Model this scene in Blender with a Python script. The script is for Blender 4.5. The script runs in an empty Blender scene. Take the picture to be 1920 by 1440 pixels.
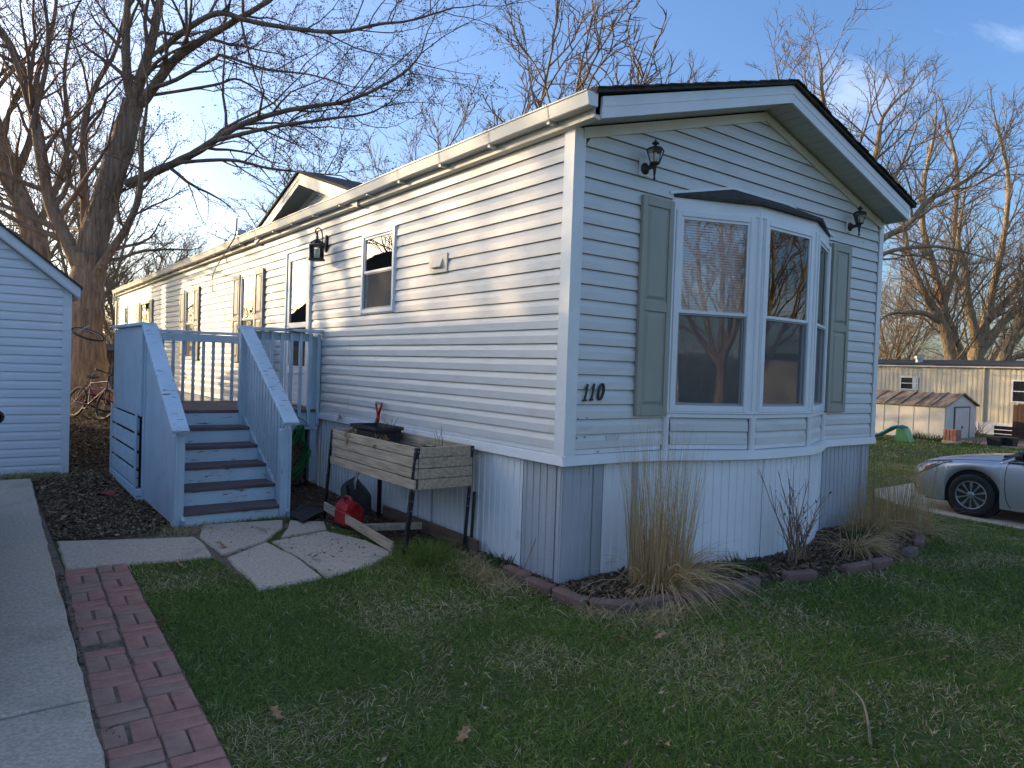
import bpy, bmesh, math, random
import numpy as np
from mathutils import Vector, Matrix

# ---------------------------------------------------------------- camera, sky, sun, exposure
sc = bpy.context.scene
COL = sc.collection
CAM = Vector((-3.4705, -3.9108, 1.5872))
cam_d = bpy.data.cameras.new('camera')
cam = bpy.data.objects.new('camera', cam_d)
COL.objects.link(cam)
_yaw, _pit, _rol = math.radians(37.2124), math.radians(-1.2688), math.radians(1.9577)
_f = Vector((math.sin(_yaw) * math.cos(_pit), math.cos(_yaw) * math.cos(_pit), math.sin(_pit)))
_r0 = Vector((math.cos(_yaw), -math.sin(_yaw), 0))
_u0 = _r0.cross(_f)
_r = math.cos(_rol) * _r0 + math.sin(_rol) * _u0
_u = -math.sin(_rol) * _r0 + math.cos(_rol) * _u0
cam.matrix_world = Matrix(((_r.x, _u.x, -_f.x, CAM.x), (_r.y, _u.y, -_f.y, CAM.y), (_r.z, _u.z, -_f.z, CAM.z), (0, 0, 0, 1)))
cam_d.sensor_width = 36.0
cam_d.lens = 1333.6 / 1920 * 36
cam_d.clip_end = 2000
cam_d.clip_start = 0.05
sc.camera = cam

SUN_DIR = Vector((-1.0, 1.70, 0.50)).normalized()       # towards the sun
SUN_EL = math.asin(SUN_DIR.z)
SUN_AZ = math.atan2(SUN_DIR.x, SUN_DIR.y)
world = bpy.data.worlds.new('World')
sc.world = world
world.use_nodes = True
wn, wl = world.node_tree.nodes, world.node_tree.links
wn.clear()
w_out = wn.new('ShaderNodeOutputWorld')
w_bg = wn.new('ShaderNodeBackground')
w_bg.inputs['Strength'].default_value = 0.15
w_sky = wn.new('ShaderNodeTexSky')
w_sky.sky_type = 'NISHITA'
w_sky.sun_disc = False
w_sky.sun_elevation = SUN_EL
w_sky.sun_rotation = SUN_AZ
w_sky.air_density = 1.0
w_sky.dust_density = 3.0
w_sky.ozone_density = 3.4
w_tc = wn.new('ShaderNodeTexCoord')
w_sep = wn.new('ShaderNodeSeparateXYZ')
wl.new(w_tc.outputs['Generated'], w_sep.inputs[0])
def wmath(op, a, b=None, clamp=False):
    n = wn.new('ShaderNodeMath'); n.operation = op; n.use_clamp = clamp
    for i, s in enumerate((a, b)):
        if s is None: continue
        if isinstance(s, (int, float)): n.inputs[i].default_value = s
        else: wl.new(s, n.inputs[i])
    return n.outputs[0]
w_den = wmath('ADD', wmath('MAXIMUM', w_sep.outputs[2], 0.0), 0.13)
w_cmb = wn.new('ShaderNodeCombineXYZ')
wl.new(wmath('DIVIDE', w_sep.outputs[0], w_den), w_cmb.inputs[0])
wl.new(wmath('DIVIDE', w_sep.outputs[1], w_den), w_cmb.inputs[1])
w_map = wn.new('ShaderNodeMapping'); w_map.inputs['Scale'].default_value = (0.55, 1.0, 1.0); w_map.inputs['Rotation'].default_value = (0, 0, 0.7)
wl.new(w_cmb.outputs[0], w_map.inputs[0])
w_noise = wn.new('ShaderNodeTexNoise'); w_noise.inputs['Scale'].default_value = 0.9; w_noise.inputs['Detail'].default_value = 8; w_noise.inputs['Roughness'].default_value = 0.58; w_noise.inputs['Distortion'].default_value = 0.35
wl.new(w_map.outputs[0], w_noise.inputs['Vector'])
w_ramp = wn.new('ShaderNodeValToRGB')
w_ramp.color_ramp.elements[0].position = 0.54; w_ramp.color_ramp.elements[0].color = (0, 0, 0, 1)
w_ramp.color_ramp.elements[1].position = 0.80; w_ramp.color_ramp.elements[1].color = (1, 1, 1, 1)
wl.new(w_noise.outputs[0], w_ramp.inputs[0])
w_mix = wn.new('ShaderNodeMixRGB')
w_mix.inputs[2].default_value = (5.6, 5.9, 6.8, 1)
wl.new(wmath('MULTIPLY', w_ramp.outputs[0], 0.75), w_mix.inputs[0])
w_hs = wn.new('ShaderNodeHueSaturation'); w_hs.inputs['Saturation'].default_value = 1.12; w_hs.inputs['Hue'].default_value = 0.507
wl.new(w_sky.outputs[0], w_hs.inputs['Color']); wl.new(w_hs.outputs[0], w_mix.inputs[1])
wl.new(w_mix.outputs[0], w_bg.inputs['Color'])
wl.new(w_bg.outputs[0], w_out.inputs[0])

sun_d = bpy.data.lights.new('sun', 'SUN')
sun_d.energy = 2.15
sun_d.angle = math.radians(0.5)
sun_d.color = (1.0, 0.72, 0.42)
sun = bpy.data.objects.new('sun', sun_d)
COL.objects.link(sun)
sun.rotation_euler = SUN_DIR.to_track_quat('Z', 'Y').to_euler()
sun.location = (-20, 30, 15)

sc.view_settings.view_transform = 'Standard'
sc.view_settings.look = 'None'
sc.view_settings.gamma = 1.0
sc.view_settings.use_curve_mapping = False
sc.view_settings.exposure = 1.18

rnd = random.Random(7)
rng = np.random.default_rng(11)

# ---------------------------------------------------------------- terrain
def sstep(a, b, x):
    t = np.clip((np.asarray(x, dtype=float) - a) / (b - a), 0, 1)
    return t * t * (3 - 2 * t)
def g(x, y):
    x = np.asarray(x, dtype=float); y = np.asarray(y, dtype=float)
    h = 0.34 * sstep(2.0, 20.0, y) * (1 - sstep(4.0, 10.0, x))
    h = h - 0.52 * sstep(3.6, 8.6, x) - 0.13 * sstep(9, 27, x)
    h = h + 0.012 * np.sin(x * 1.7 + 0.3 * y) * np.sin(y * 1.3 + 1.0) * sstep(-2.3, -1.5, x)
    return h
def gz(x, y): return float(g(x, y))

# ---------------------------------------------------------------- helpers
class MB:
    """collects geometry; build() links it as one mesh object"""
    def __init__(s, T=None):
        s.v = []; s.f = []; s.T = T
    def add(s, verts, faces):
        o = len(s.v)
        if s.T is not None:
            O, U, N, W = s.T
            verts = [tuple(O[i] + U[i] * p[0] + N[i] * p[1] + W[i] * p[2] for i in range(3)) for p in verts]
        s.v.extend([tuple(p) for p in verts]); s.f.extend([tuple(i + o for i in q) for q in faces])
        return s
    def box(s, x0, x1, y0, y1, z0, z1, ch=0.0):
        if ch <= 0:
            v = [(x, y, z) for x in (x0, x1) for y in (y0, y1) for z in (z0, z1)]
            return s.add(v, [(0, 1, 3, 2), (4, 6, 7, 5), (0, 4, 5, 1), (2, 3, 7, 6), (0, 2, 6, 4), (1, 5, 7, 3)])
        lo = (x0, y0, z0); hi = (x1, y1, z1); v = []; idx = {}
        for c in range(8):
            sg = [(c >> k) & 1 for k in range(3)]
            for k in range(3):
                p = []
                for m in range(3):
                    full = hi[m] if sg[m] else lo[m]
                    p.append(full if m == k else full + (-ch if sg[m] else ch))
                idx[c, k] = len(v); v.append(tuple(p))
        f = [(idx[c, 0], idx[c, 1], idx[c, 2]) for c in range(8)]
        for k in range(3):
            a, b = [m for m in range(3) if m != k]
            for sg in (0, 1):
                q = [(sg << k) | (i << a) | (j << b) for i, j in ((0, 0), (1, 0), (1, 1), (0, 1))]
                f.append(tuple(idx[c, k] for c in q))
        for m in range(3):
            k, l = [q for q in range(3) if q != m]
            for c in range(8):
                if (c >> m) & 1: continue
                d = c | (1 << m)
                f.append((idx[c, k], idx[d, k], idx[d, l], idx[c, l]))
        return s.add(v, f)
    def obox(s, p, q, w, h, up=(0, 0, 1), ch=0.0):
        """bar from p to q, width w (sideways), height h (along up)"""
        p = Vector(p); q = Vector(q); d = q - p; L = d.length; d.normalize()
        side = d.cross(Vector(up)).normalized(); u = side.cross(d).normalized()
        t = MB(); t.box(0, L, -w / 2, w / 2, -h / 2, h / 2, ch)
        return s.add([tuple(p + d * a + side * b + u * c) for a, b, c in t.v], t.f)
    def prism(s, poly, vec):
        n = len(poly); vec = Vector(vec)
        v = [tuple(Vector(p)) for p in poly] + [tuple(Vector(p) + vec) for p in poly]
        return s.add(v, [tuple(range(n))[::-1], tuple(range(n, 2 * n))] + [(i, (i + 1) % n, n + (i + 1) % n, n + i) for i in range(n)])
    def strip(s, prof, A, B):
        """extrude an open profile: prof points are (vector) offsets given as two lists of points A and B"""
        n = len(A)
        return s.add(list(A) + list(B), [(i, i + 1, n + i + 1, n + i) for i in range(n - 1)])
    def tube(s, pts, r, n=6, caps=True):
        pts = [Vector(p) for p in pts]
        rr = r if isinstance(r, (list, tuple, np.ndarray)) else [r] * len(pts)
        V = []; F = []; side = None
        for i, p in enumerate(pts):
            d = (pts[min(i + 1, len(pts) - 1)] - pts[max(i - 1, 0)])
            d = d.normalized() if d.length > 1e-9 else Vector((0, 0, 1))
            if side is None:
                side = d.cross(Vector((0, 0, 1)))
                if side.length < 1e-3: side = d.cross(Vector((1, 0, 0)))
            side = (side - d * side.dot(d))
            side.normalize(); up = d.cross(side)
            for k in range(n):
                a = 2 * math.pi * k / n
                V.append(tuple(p + (side * math.cos(a) + up * math.sin(a)) * rr[i]))
        for i in range(len(pts) - 1):
            for k in range(n):
                F.append((i * n + k, i * n + (k + 1) % n, (i + 1) * n + (k + 1) % n, (i + 1) * n + k))
        if caps:
            F.append(tuple(range(n))[::-1]); F.append(tuple((len(pts) - 1) * n + k for k in range(n)))
        return s.add(V, F)
    def lathe(s, prof, c=(0, 0, 0), n=16, axis='z', rot0=0.0):
        V = []; F = []; c = Vector(c)
        for r, z in prof:
            for k in range(n):
                a = 2 * math.pi * k / n + rot0
                x, y = r * math.cos(a), r * math.sin(a)
                p = {'z': (x, y, z), 'x': (z, x, y), 'y': (x, z, y)}[axis]
                V.append(tuple(c + Vector(p)))
        for i in range(len(prof) - 1):
            for k in range(n):
                F.append((i * n + k, i * n + (k + 1) % n, (i + 1) * n + (k + 1) % n, (i + 1) * n + k))
        if prof[0][0] > 1e-6: F.append(tuple(range(n))[::-1])
        if prof[-1][0] > 1e-6: F.append(tuple((len(prof) - 1) * n + k for k in range(n)))
        return s.add(V, F)
    def ring(s, c, axis, R, r, n=28, m=6):
        c = Vector(c); ax = Vector(axis).normalized()
        e1 = ax.cross(Vector((0, 0, 1)));
        if e1.length < 1e-3: e1 = ax.cross(Vector((1, 0, 0)))
        e1.normalize(); e2 = ax.cross(e1)
        V = []; F = []
        for i in range(n):
            a = 2 * math.pi * i / n; rad = e1 * math.cos(a) + e2 * math.sin(a)
            for j in range(m):
                b = 2 * math.pi * j / m
                V.append(tuple(c + rad * (R + r * math.cos(b)) + ax * (r * math.sin(b))))
        for i in range(n):
            for j in range(m):
                F.append((i * m + j, ((i + 1) % n) * m + j, ((i + 1) % n) * m + (j + 1) % m, i * m + (j + 1) % m))
        return s.add(V, F)
    def mesh(s, name, mat, smooth=False, normals=True):
        me = bpy.data.meshes.new(name)
        me.from_pydata(s.v, [], s.f)
        if normals and len(s.f) < 20000:
            bm = bmesh.new(); bm.from_mesh(me); bmesh.ops.recalc_face_normals(bm, faces=bm.faces); bm.to_mesh(me); bm.free()
        if mat: me.materials.append(mat)
        if smooth: me.polygons.foreach_set('use_smooth', [True] * len(me.polygons))
        me.update()
        return me
    def build(s, name, mat, parent=None, smooth=False, label=None):
        o = bpy.data.objects.new(name, s.mesh(name, mat, smooth))
        link(o, parent)
        if label: o['label'] = label
        return o

def link(o, parent=None):
    COL.objects.link(o)
    if parent is not None:
        o.parent = parent
        o.matrix_parent_inverse = world_of(parent).inverted()
def world_of(o):
    m = Matrix.LocRotScale(o.location, o.rotation_euler, o.scale)
    if o.parent is not None: return world_of(o.parent) @ o.matrix_parent_inverse @ m
    return m
def tag(o, label=None, cat=None, group=None, kind=None):
    if label: o['label'] = label
    if cat: o['category'] = cat
    if group: o['group'] = group
    if kind: o['kind'] = kind
    return o
def thing(name, label, cat, loc=(0, 0, 0), group=None):
    o = bpy.data.objects.new(name, None); o.empty_display_size = 0.2
    o.location = loc; COL.objects.link(o)
    return tag(o, label, cat, group)
def copy_tree(o, parent=None):
    c = o.copy(); COL.objects.link(c)
    if parent is not None: c.parent = parent
    for ch in list(o.children): copy_tree(ch, c)
    return c
def share(name, mesh, parent, loc=(0, 0, 0), rot=(0, 0, 0), scale=(1, 1, 1)):
    o = bpy.data.objects.new(name, mesh); o.location = loc; o.rotation_euler = rot; o.scale = scale
    COL.objects.link(o)
    if parent is not None:
        o.parent = parent; o.matrix_parent_inverse = world_of(parent).inverted()
    return o
def np_mesh(name, verts, quads, mat, parent=None, attr=None, smooth=False):
    """big mesh from numpy arrays; quads is (n,k) index array; attr = per-face float"""
    me = bpy.data.meshes.new(name)
    nv, nf, k = len(verts), len(quads), quads.shape[1]
    me.vertices.add(nv); me.vertices.foreach_set('co', np.ascontiguousarray(verts, dtype=np.float32).ravel())
    me.loops.add(nf * k); me.loops.foreach_set('vertex_index', np.ascontiguousarray(quads, dtype=np.int32).ravel())
    me.polygons.add(nf); me.polygons.foreach_set('loop_start', np.arange(0, nf * k, k, dtype=np.int32))
    if smooth: me.polygons.foreach_set('use_smooth', np.ones(nf, dtype=bool))
    if attr is not None:
        a = me.attributes.new('tint', 'FLOAT', 'FACE'); a.data.foreach_set('value', np.asarray(attr, dtype=np.float32))
    me.materials.append(mat); me.update(calc_edges=True)
    o = bpy.data.objects.new(name, me); link(o, parent)
    return o

# ---------------------------------------------------------------- materials
def mat(name, col, rough=0.6, var=0.15, scale=4.0, stretch=(1, 1, 1), bump=0.0, bscale=60.0, metal=0.0, spec=0.5, col2=None, lo=0.35, hi=0.65, detail=5, coat=0.0, dirt=None, dirt_scale=1.5, dirt_lo=0.55, dirt_hi=0.75, dirt_stretch=(1, 1, 1), bstretch=None, bdist=0.01):
    m = bpy.data.materials.new(name); m.use_nodes = True
    n, l = m.node_tree.nodes, m.node_tree.links
    b = n['Principled BSDF']
    tc = n.new('ShaderNodeTexCoord')
    def noise(sc_, st, det):
        mp = n.new('ShaderNodeMapping'); mp.inputs['Scale'].default_value = st; l.new(tc.outputs['Object'], mp.inputs[0])
        t = n.new('ShaderNodeTexNoise'); t.inputs['Scale'].default_value = sc_; t.inputs['Detail'].default_value = det; t.inputs['Roughness'].default_value = 0.6
        l.new(mp.outputs[0], t.inputs['Vector']); return t
    t = noise(scale, stretch, detail)
    r = n.new('ShaderNodeValToRGB'); r.color_ramp.elements[0].position = lo; r.color_ramp.elements[1].position = hi
    c1 = tuple(max(0, c * (1 - var)) for c in col)
    c2 = col2 if col2 else tuple(min(1, c * (1 + var)) for c in col)
    r.color_ramp.elements[0].color = (*c1, 1); r.color_ramp.elements[1].color = (*c2, 1)
    l.new(t.outputs[0], r.inputs[0]); out = r.outputs[0]
    if dirt:
        t2 = noise(dirt_scale, dirt_stretch, 8)
        r2 = n.new('ShaderNodeValToRGB'); r2.color_ramp.elements[0].position = dirt_lo; r2.color_ramp.elements[1].position = dirt_hi
        r2.color_ramp.elements[0].color = (0, 0, 0, 1); r2.color_ramp.elements[1].color = (1, 1, 1, 1)
        l.new(t2.outputs[0], r2.inputs[0])
        mx = n.new('ShaderNodeMixRGB'); mx.inputs[2].default_value = (*dirt, 1); l.new(r2.outputs[0], mx.inputs[0]); l.new(out, mx.inputs[1]); out = mx.outputs[0]
    l.new(out, b.inputs['Base Color'])
    b.inputs['Roughness'].default_value = rough; b.inputs['Metallic'].default_value = metal
    b.inputs['Specular IOR Level'].default_value = spec
    if coat: b.inputs['Coat Weight'].default_value = coat; b.inputs['Coat Roughness'].default_value = 0.06
    if bump:
        t3 = noise(bscale, bstretch or stretch, 4)
        bp = n.new('ShaderNodeBump'); bp.inputs['Strength'].default_value = bump; bp.inputs['Distance'].default_value = bdist
        l.new(t3.outputs[0], bp.inputs['Height']); l.new(bp.outputs[0], b.inputs['Normal'])
    return m
def tint_mat(name, stops, rough=0.7, trans=0.0):
    """colour picked per piece from the face attribute 'tint'"""
    m = bpy.data.materials.new(name); m.use_nodes = True
    n, l = m.node_tree.nodes, m.node_tree.links; b = n['Principled BSDF']
    a = n.new('ShaderNodeAttribute'); a.attribute_name = 'tint'
    r = n.new('ShaderNodeValToRGB')
    while len(r.color_ramp.elements) < len(stops): r.color_ramp.elements.new(0.5)
    for e, (p, c) in zip(r.color_ramp.elements, stops): e.position = p; e.color = (*c, 1)
    l.new(a.outputs['Fac'], r.inputs[0]); l.new(r.outputs[0], b.inputs['Base Color'])
    b.inputs['Roughness'].default_value = rough; b.inputs['Specular IOR Level'].default_value = 0.25
    if trans:
        tr = n.new('ShaderNodeBsdfTranslucent'); l.new(r.outputs[0], tr.inputs[0])
        mx = n.new('ShaderNodeMixShader'); mx.inputs[0].default_value = trans
        l.new(b.outputs[0], mx.inputs[1]); l.new(tr.outputs[0], mx.inputs[2]); l.new(mx.outputs[0], n['Material Output'].inputs[0])
    return m
def glass_mat(name, tint=(0.85, 0.88, 0.88), refl=0.06, gain=1.6, wave=0.0):
    m = bpy.data.materials.new(name); m.use_nodes = True
    n, l = m.node_tree.nodes, m.node_tree.links; n.remove(n['Principled BSDF'])
    tr = n.new('ShaderNodeBsdfTransparent'); tr.inputs[0].default_value = (*tint, 1)
    gl = n.new('ShaderNodeBsdfGlossy'); gl.inputs['Roughness'].default_value = 0.0
    fr = n.new('ShaderNodeFresnel'); fr.inputs[0].default_value = 1.5
    ma = n.new('ShaderNodeMath'); ma.operation = 'MULTIPLY_ADD'; ma.use_clamp = True; ma.inputs[1].default_value = gain; ma.inputs[2].default_value = refl
    mx = n.new('ShaderNodeMixShader')
    l.new(fr.outputs[0], ma.inputs[0]); l.new(ma.outputs[0], mx.inputs[0]); l.new(tr.outputs[0], mx.inputs[1]); l.new(gl.outputs[0], mx.inputs[2])
    if wave:
        tc = n.new('ShaderNodeTexCoord'); t = n.new('ShaderNodeTexNoise'); t.inputs['Scale'].default_value = 2.2; t.inputs['Detail'].default_value = 1
        l.new(tc.outputs['Object'], t.inputs['Vector'])
        bp = n.new('ShaderNodeBump'); bp.inputs['Strength'].default_value = wave; bp.inputs['Distance'].default_value = 0.02
        l.new(t.outputs[0], bp.inputs['Height']); l.new(bp.outputs[0], gl.inputs['Normal'])
    l.new(mx.outputs[0], n['Material Output'].inputs[0])
    return m

def mesh_mat(name, col, cover):
    m = bpy.data.materials.new(name); m.use_nodes = True
    n, l = m.node_tree.nodes, m.node_tree.links; b = n['Principled BSDF']
    tc = n.new('ShaderNodeTexCoord'); t = n.new('ShaderNodeTexNoise'); t.inputs['Scale'].default_value = 3.0; l.new(tc.outputs['Object'], t.inputs['Vector'])
    ma = n.new('ShaderNodeMath'); ma.operation = 'MULTIPLY_ADD'; ma.inputs[1].default_value = 0.10; ma.inputs[2].default_value = cover - 0.05; l.new(t.outputs[0], ma.inputs[0])
    b.inputs['Base Color'].default_value = (*col, 1); b.inputs['Roughness'].default_value = 0.8
    tr = n.new('ShaderNodeBsdfTransparent'); mx = n.new('ShaderNodeMixShader'); l.new(ma.outputs[0], mx.inputs[0]); l.new(tr.outputs[0], mx.inputs[1]); l.new(b.outputs[0], mx.inputs[2]); l.new(mx.outputs[0], n['Material Output'].inputs[0])
    return m

M = {}
M['vinyl'] = mat('white_vinyl_siding', (0.62, 0.605, 0.575), 0.45, 0.05, 2.0, (1, 1, 6), bump=0.04, bscale=30, dirt=(0.50, 0.48, 0.42), dirt_scale=2.5, dirt_lo=0.56, dirt_hi=0.85, dirt_stretch=(1, 1, 3))
M['trim'] = mat('white_trim', (0.72, 0.72, 0.71), 0.4, 0.05, 3, dirt=(0.55, 0.54, 0.50), dirt_scale=3, dirt_lo=0.6, dirt_hi=0.85)
M['cream'] = mat('cream_trim', (0.66, 0.61, 0.49), 0.5, 0.06, 3, dirt=(0.45, 0.40, 0.30), dirt_scale=4, dirt_lo=0.62, dirt_hi=0.85)
M['gutter'] = mat('painted_gutter', (0.68, 0.66, 0.60), 0.4, 0.05, 3, dirt=(0.42, 0.38, 0.30), dirt_scale=4, dirt_lo=0.64, dirt_hi=0.88, dirt_stretch=(2, 1, 2))
M['soffit'] = mat('soffit_vinyl', (0.50, 0.49, 0.45), 0.6, 0.06, 3)
M['fascia'] = mat('grey_fascia', (0.42, 0.41, 0.40), 0.6, 0.10, 6)
M['shingle'] = mat('dark_shingle', (0.055, 0.048, 0.045), 0.9, 0.35, 25, bump=0.6, bscale=180)
M['shutter'] = mat('sage_shutter', (0.31, 0.305, 0.25), 0.5, 0.06, 4, (1, 1, 0.3), bump=0.05, bscale=120)
M['frame'] = mat('window_vinyl', (0.74, 0.75, 0.76), 0.35, 0.03, 3, dirt=(0.50, 0.49, 0.46), dirt_scale=5, dirt_lo=0.62, dirt_hi=0.9)
M['screen'] = mat('insect_screen_frame', (0.30, 0.31, 0.31), 0.5, 0.05, 3)
M['glass'] = glass_mat('window_glass', tint=(0.97, 0.97, 0.97), refl=0.03, gain=1.1, wave=0.05)
M['glass_dark'] = glass_mat('lower_window_glass', tint=(0.9, 0.91, 0.91), refl=0.04, gain=1.4, wave=0.05)
M['mesh'] = mesh_mat('insect_screen', (0.17, 0.17, 0.17), 0.42)
M['blind'] = mat('blind_slats', (0.86, 0.78, 0.80), 0.6, 0.04, 3)
M['curtain'] = mat('grey_curtain', (0.32, 0.34, 0.31), 0.9, 0.1, 2, (8, 8, 0.3))
M['inside'] = mat('dim_room', (0.34, 0.30, 0.27), 0.9, 0.15, 1.5)
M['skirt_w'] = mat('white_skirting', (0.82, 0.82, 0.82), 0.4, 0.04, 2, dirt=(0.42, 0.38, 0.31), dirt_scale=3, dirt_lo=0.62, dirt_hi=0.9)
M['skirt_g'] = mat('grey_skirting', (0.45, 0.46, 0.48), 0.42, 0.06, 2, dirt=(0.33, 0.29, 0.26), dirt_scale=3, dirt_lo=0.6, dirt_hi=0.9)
M['black'] = mat('black_metal', (0.018, 0.017, 0.017), 0.45, 0.3, 10, spec=0.5)
M['bronze'] = mat('dark_bronze', (0.035, 0.024, 0.018), 0.5, 0.4, 12, bump=0.1, bscale=200)
M['lampglass'] = glass_mat('lantern_glass', tint=(0.95, 0.95, 0.92), refl=0.03, gain=1.0)
M['blue'] = mat('pale_blue_paint', (0.45, 0.56, 0.64), 0.6, 0.07, 3, (1, 1, 1), bump=0.25, bscale=45, bstretch=(6, 6, 0.6), dirt=(0.17, 0.15, 0.13), dirt_scale=11, dirt_lo=0.66, dirt_hi=0.72, dirt_stretch=(2.5, 2.5, 0.5))
M['blue_h'] = mat('pale_blue_paint_worn', (0.53, 0.66, 0.75), 0.6, 0.07, 3, bump=0.25, bscale=45, bstretch=(0.6, 6, 6), dirt=(0.10, 0.09, 0.085), dirt_scale=9, dirt_lo=0.60, dirt_hi=0.66, dirt_stretch=(0.7, 4, 4))
M['tread'] = mat('weathered_tread', (0.135, 0.098, 0.095), 0.75, 0.35, 5, (0.5, 9, 4), bump=0.4, bscale=30, bstretch=(0.5, 9, 4))
M['greywood'] = mat('weathered_plank', (0.44, 0.345, 0.24), 0.8, 0.28, 6, (5, 0.5, 7), bump=0.4, bscale=30, dirt=(0.15, 0.12, 0.09), dirt_scale=6, dirt_lo=0.62, dirt_hi=0.78, dirt_stretch=(1, 0.8, 1.6))
M['brownwood'] = mat('brown_board', (0.16, 0.105, 0.07), 0.85, 0.3, 6, (5, 0.5, 7), bump=0.4, bscale=30)
M['dirt'] = mat('trodden_dirt', (0.15, 0.11, 0.075), 0.95, 0.4, 25, bump=0.8, bscale=60)
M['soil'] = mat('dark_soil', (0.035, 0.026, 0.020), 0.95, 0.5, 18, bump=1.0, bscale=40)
M['concrete'] = mat('old_concrete', (0.54, 0.43, 0.32), 0.9, 0.30, 55, bump=0.5, bscale=120, dirt=(0.11, 0.09, 0.07), dirt_scale=1.1, dirt_lo=0.54, dirt_hi=0.85, detail=10, lo=.3, hi=.7)
M['slab'] = mat('patio_concrete', (0.50, 0.40, 0.30), 0.9, 0.22, 45, bump=0.35, bscale=140, dirt=(0.13, 0.105, 0.08), dirt_scale=3.2, dirt_lo=0.58, dirt_hi=0.82, detail=9)
M['brick1'] = mat('red_paver', (0.42, 0.20, 0.145), 0.9, 0.25, 6, bump=0.5, bscale=120, dirt=(0.27, 0.20, 0.15), dirt_scale=6, dirt_lo=0.55, dirt_hi=0.8)
M['brick2'] = mat('dusty_paver', (0.37, 0.215, 0.155), 0.9, 0.25, 6, bump=0.5, bscale=120, dirt=(0.26, 0.195, 0.145), dirt_scale=5, dirt_lo=0.5, dirt_hi=0.75)
M['edger'] = mat('brown_edging_block', (0.20, 0.115, 0.09), 0.9, 0.25, 6, bump=0.5, bscale=90, dirt=(0.09, 0.08, 0.07), dirt_scale=5, dirt_lo=0.5, dirt_hi=0.8)
M['bark'] = mat('maple_bark', (0.30, 0.20, 0.13), 0.95, 0.5, 3.0, (5, 5, 0.6), bump=1.0, bscale=3.2, bstretch=(5, 5, 0.55), lo=0.3, hi=0.7, bdist=.10)
M['bark2'] = mat('grey_bark', (0.34, 0.245, 0.14), 0.95, 0.4, 4, (4, 4, 0.8), bump=0.8, bscale=2.2, bstretch=(4, 4, 0.5), bdist=.12)
M['twig'] = mat('twig', (0.23, 0.155, 0.11), 0.9, 0.3, 3)
M['twig2'] = mat('pale_twig', (0.28, 0.20, 0.13), 0.9, 0.3, 3)
M['red'] = mat('red_plastic', (0.42, 0.018, 0.02), 0.4, 0.08, 4)
M['plastic'] = mat('black_plastic', (0.022, 0.022, 0.025), 0.55, 0.2, 6)
M['steel'] = mat('worn_steel', (0.085, 0.075, 0.065), 0.55, 0.35, 6, metal=0.5)
M['hose'] = mat('green_hose', (0.02, 0.16, 0.035), 0.45, 0.12, 5)
M['lattice'] = mat('brown_lattice', (0.17, 0.115, 0.075), 0.85, 0.25, 8)
M['galv'] = mat('galvanised', (0.45, 0.46, 0.47), 0.4, 0.1, 5, metal=0.7)
M['paint_w'] = mat('white_garage_vinyl', (0.67, 0.69, 0.71), 0.45, 0.04, 2, (1, 1, 5))
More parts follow.
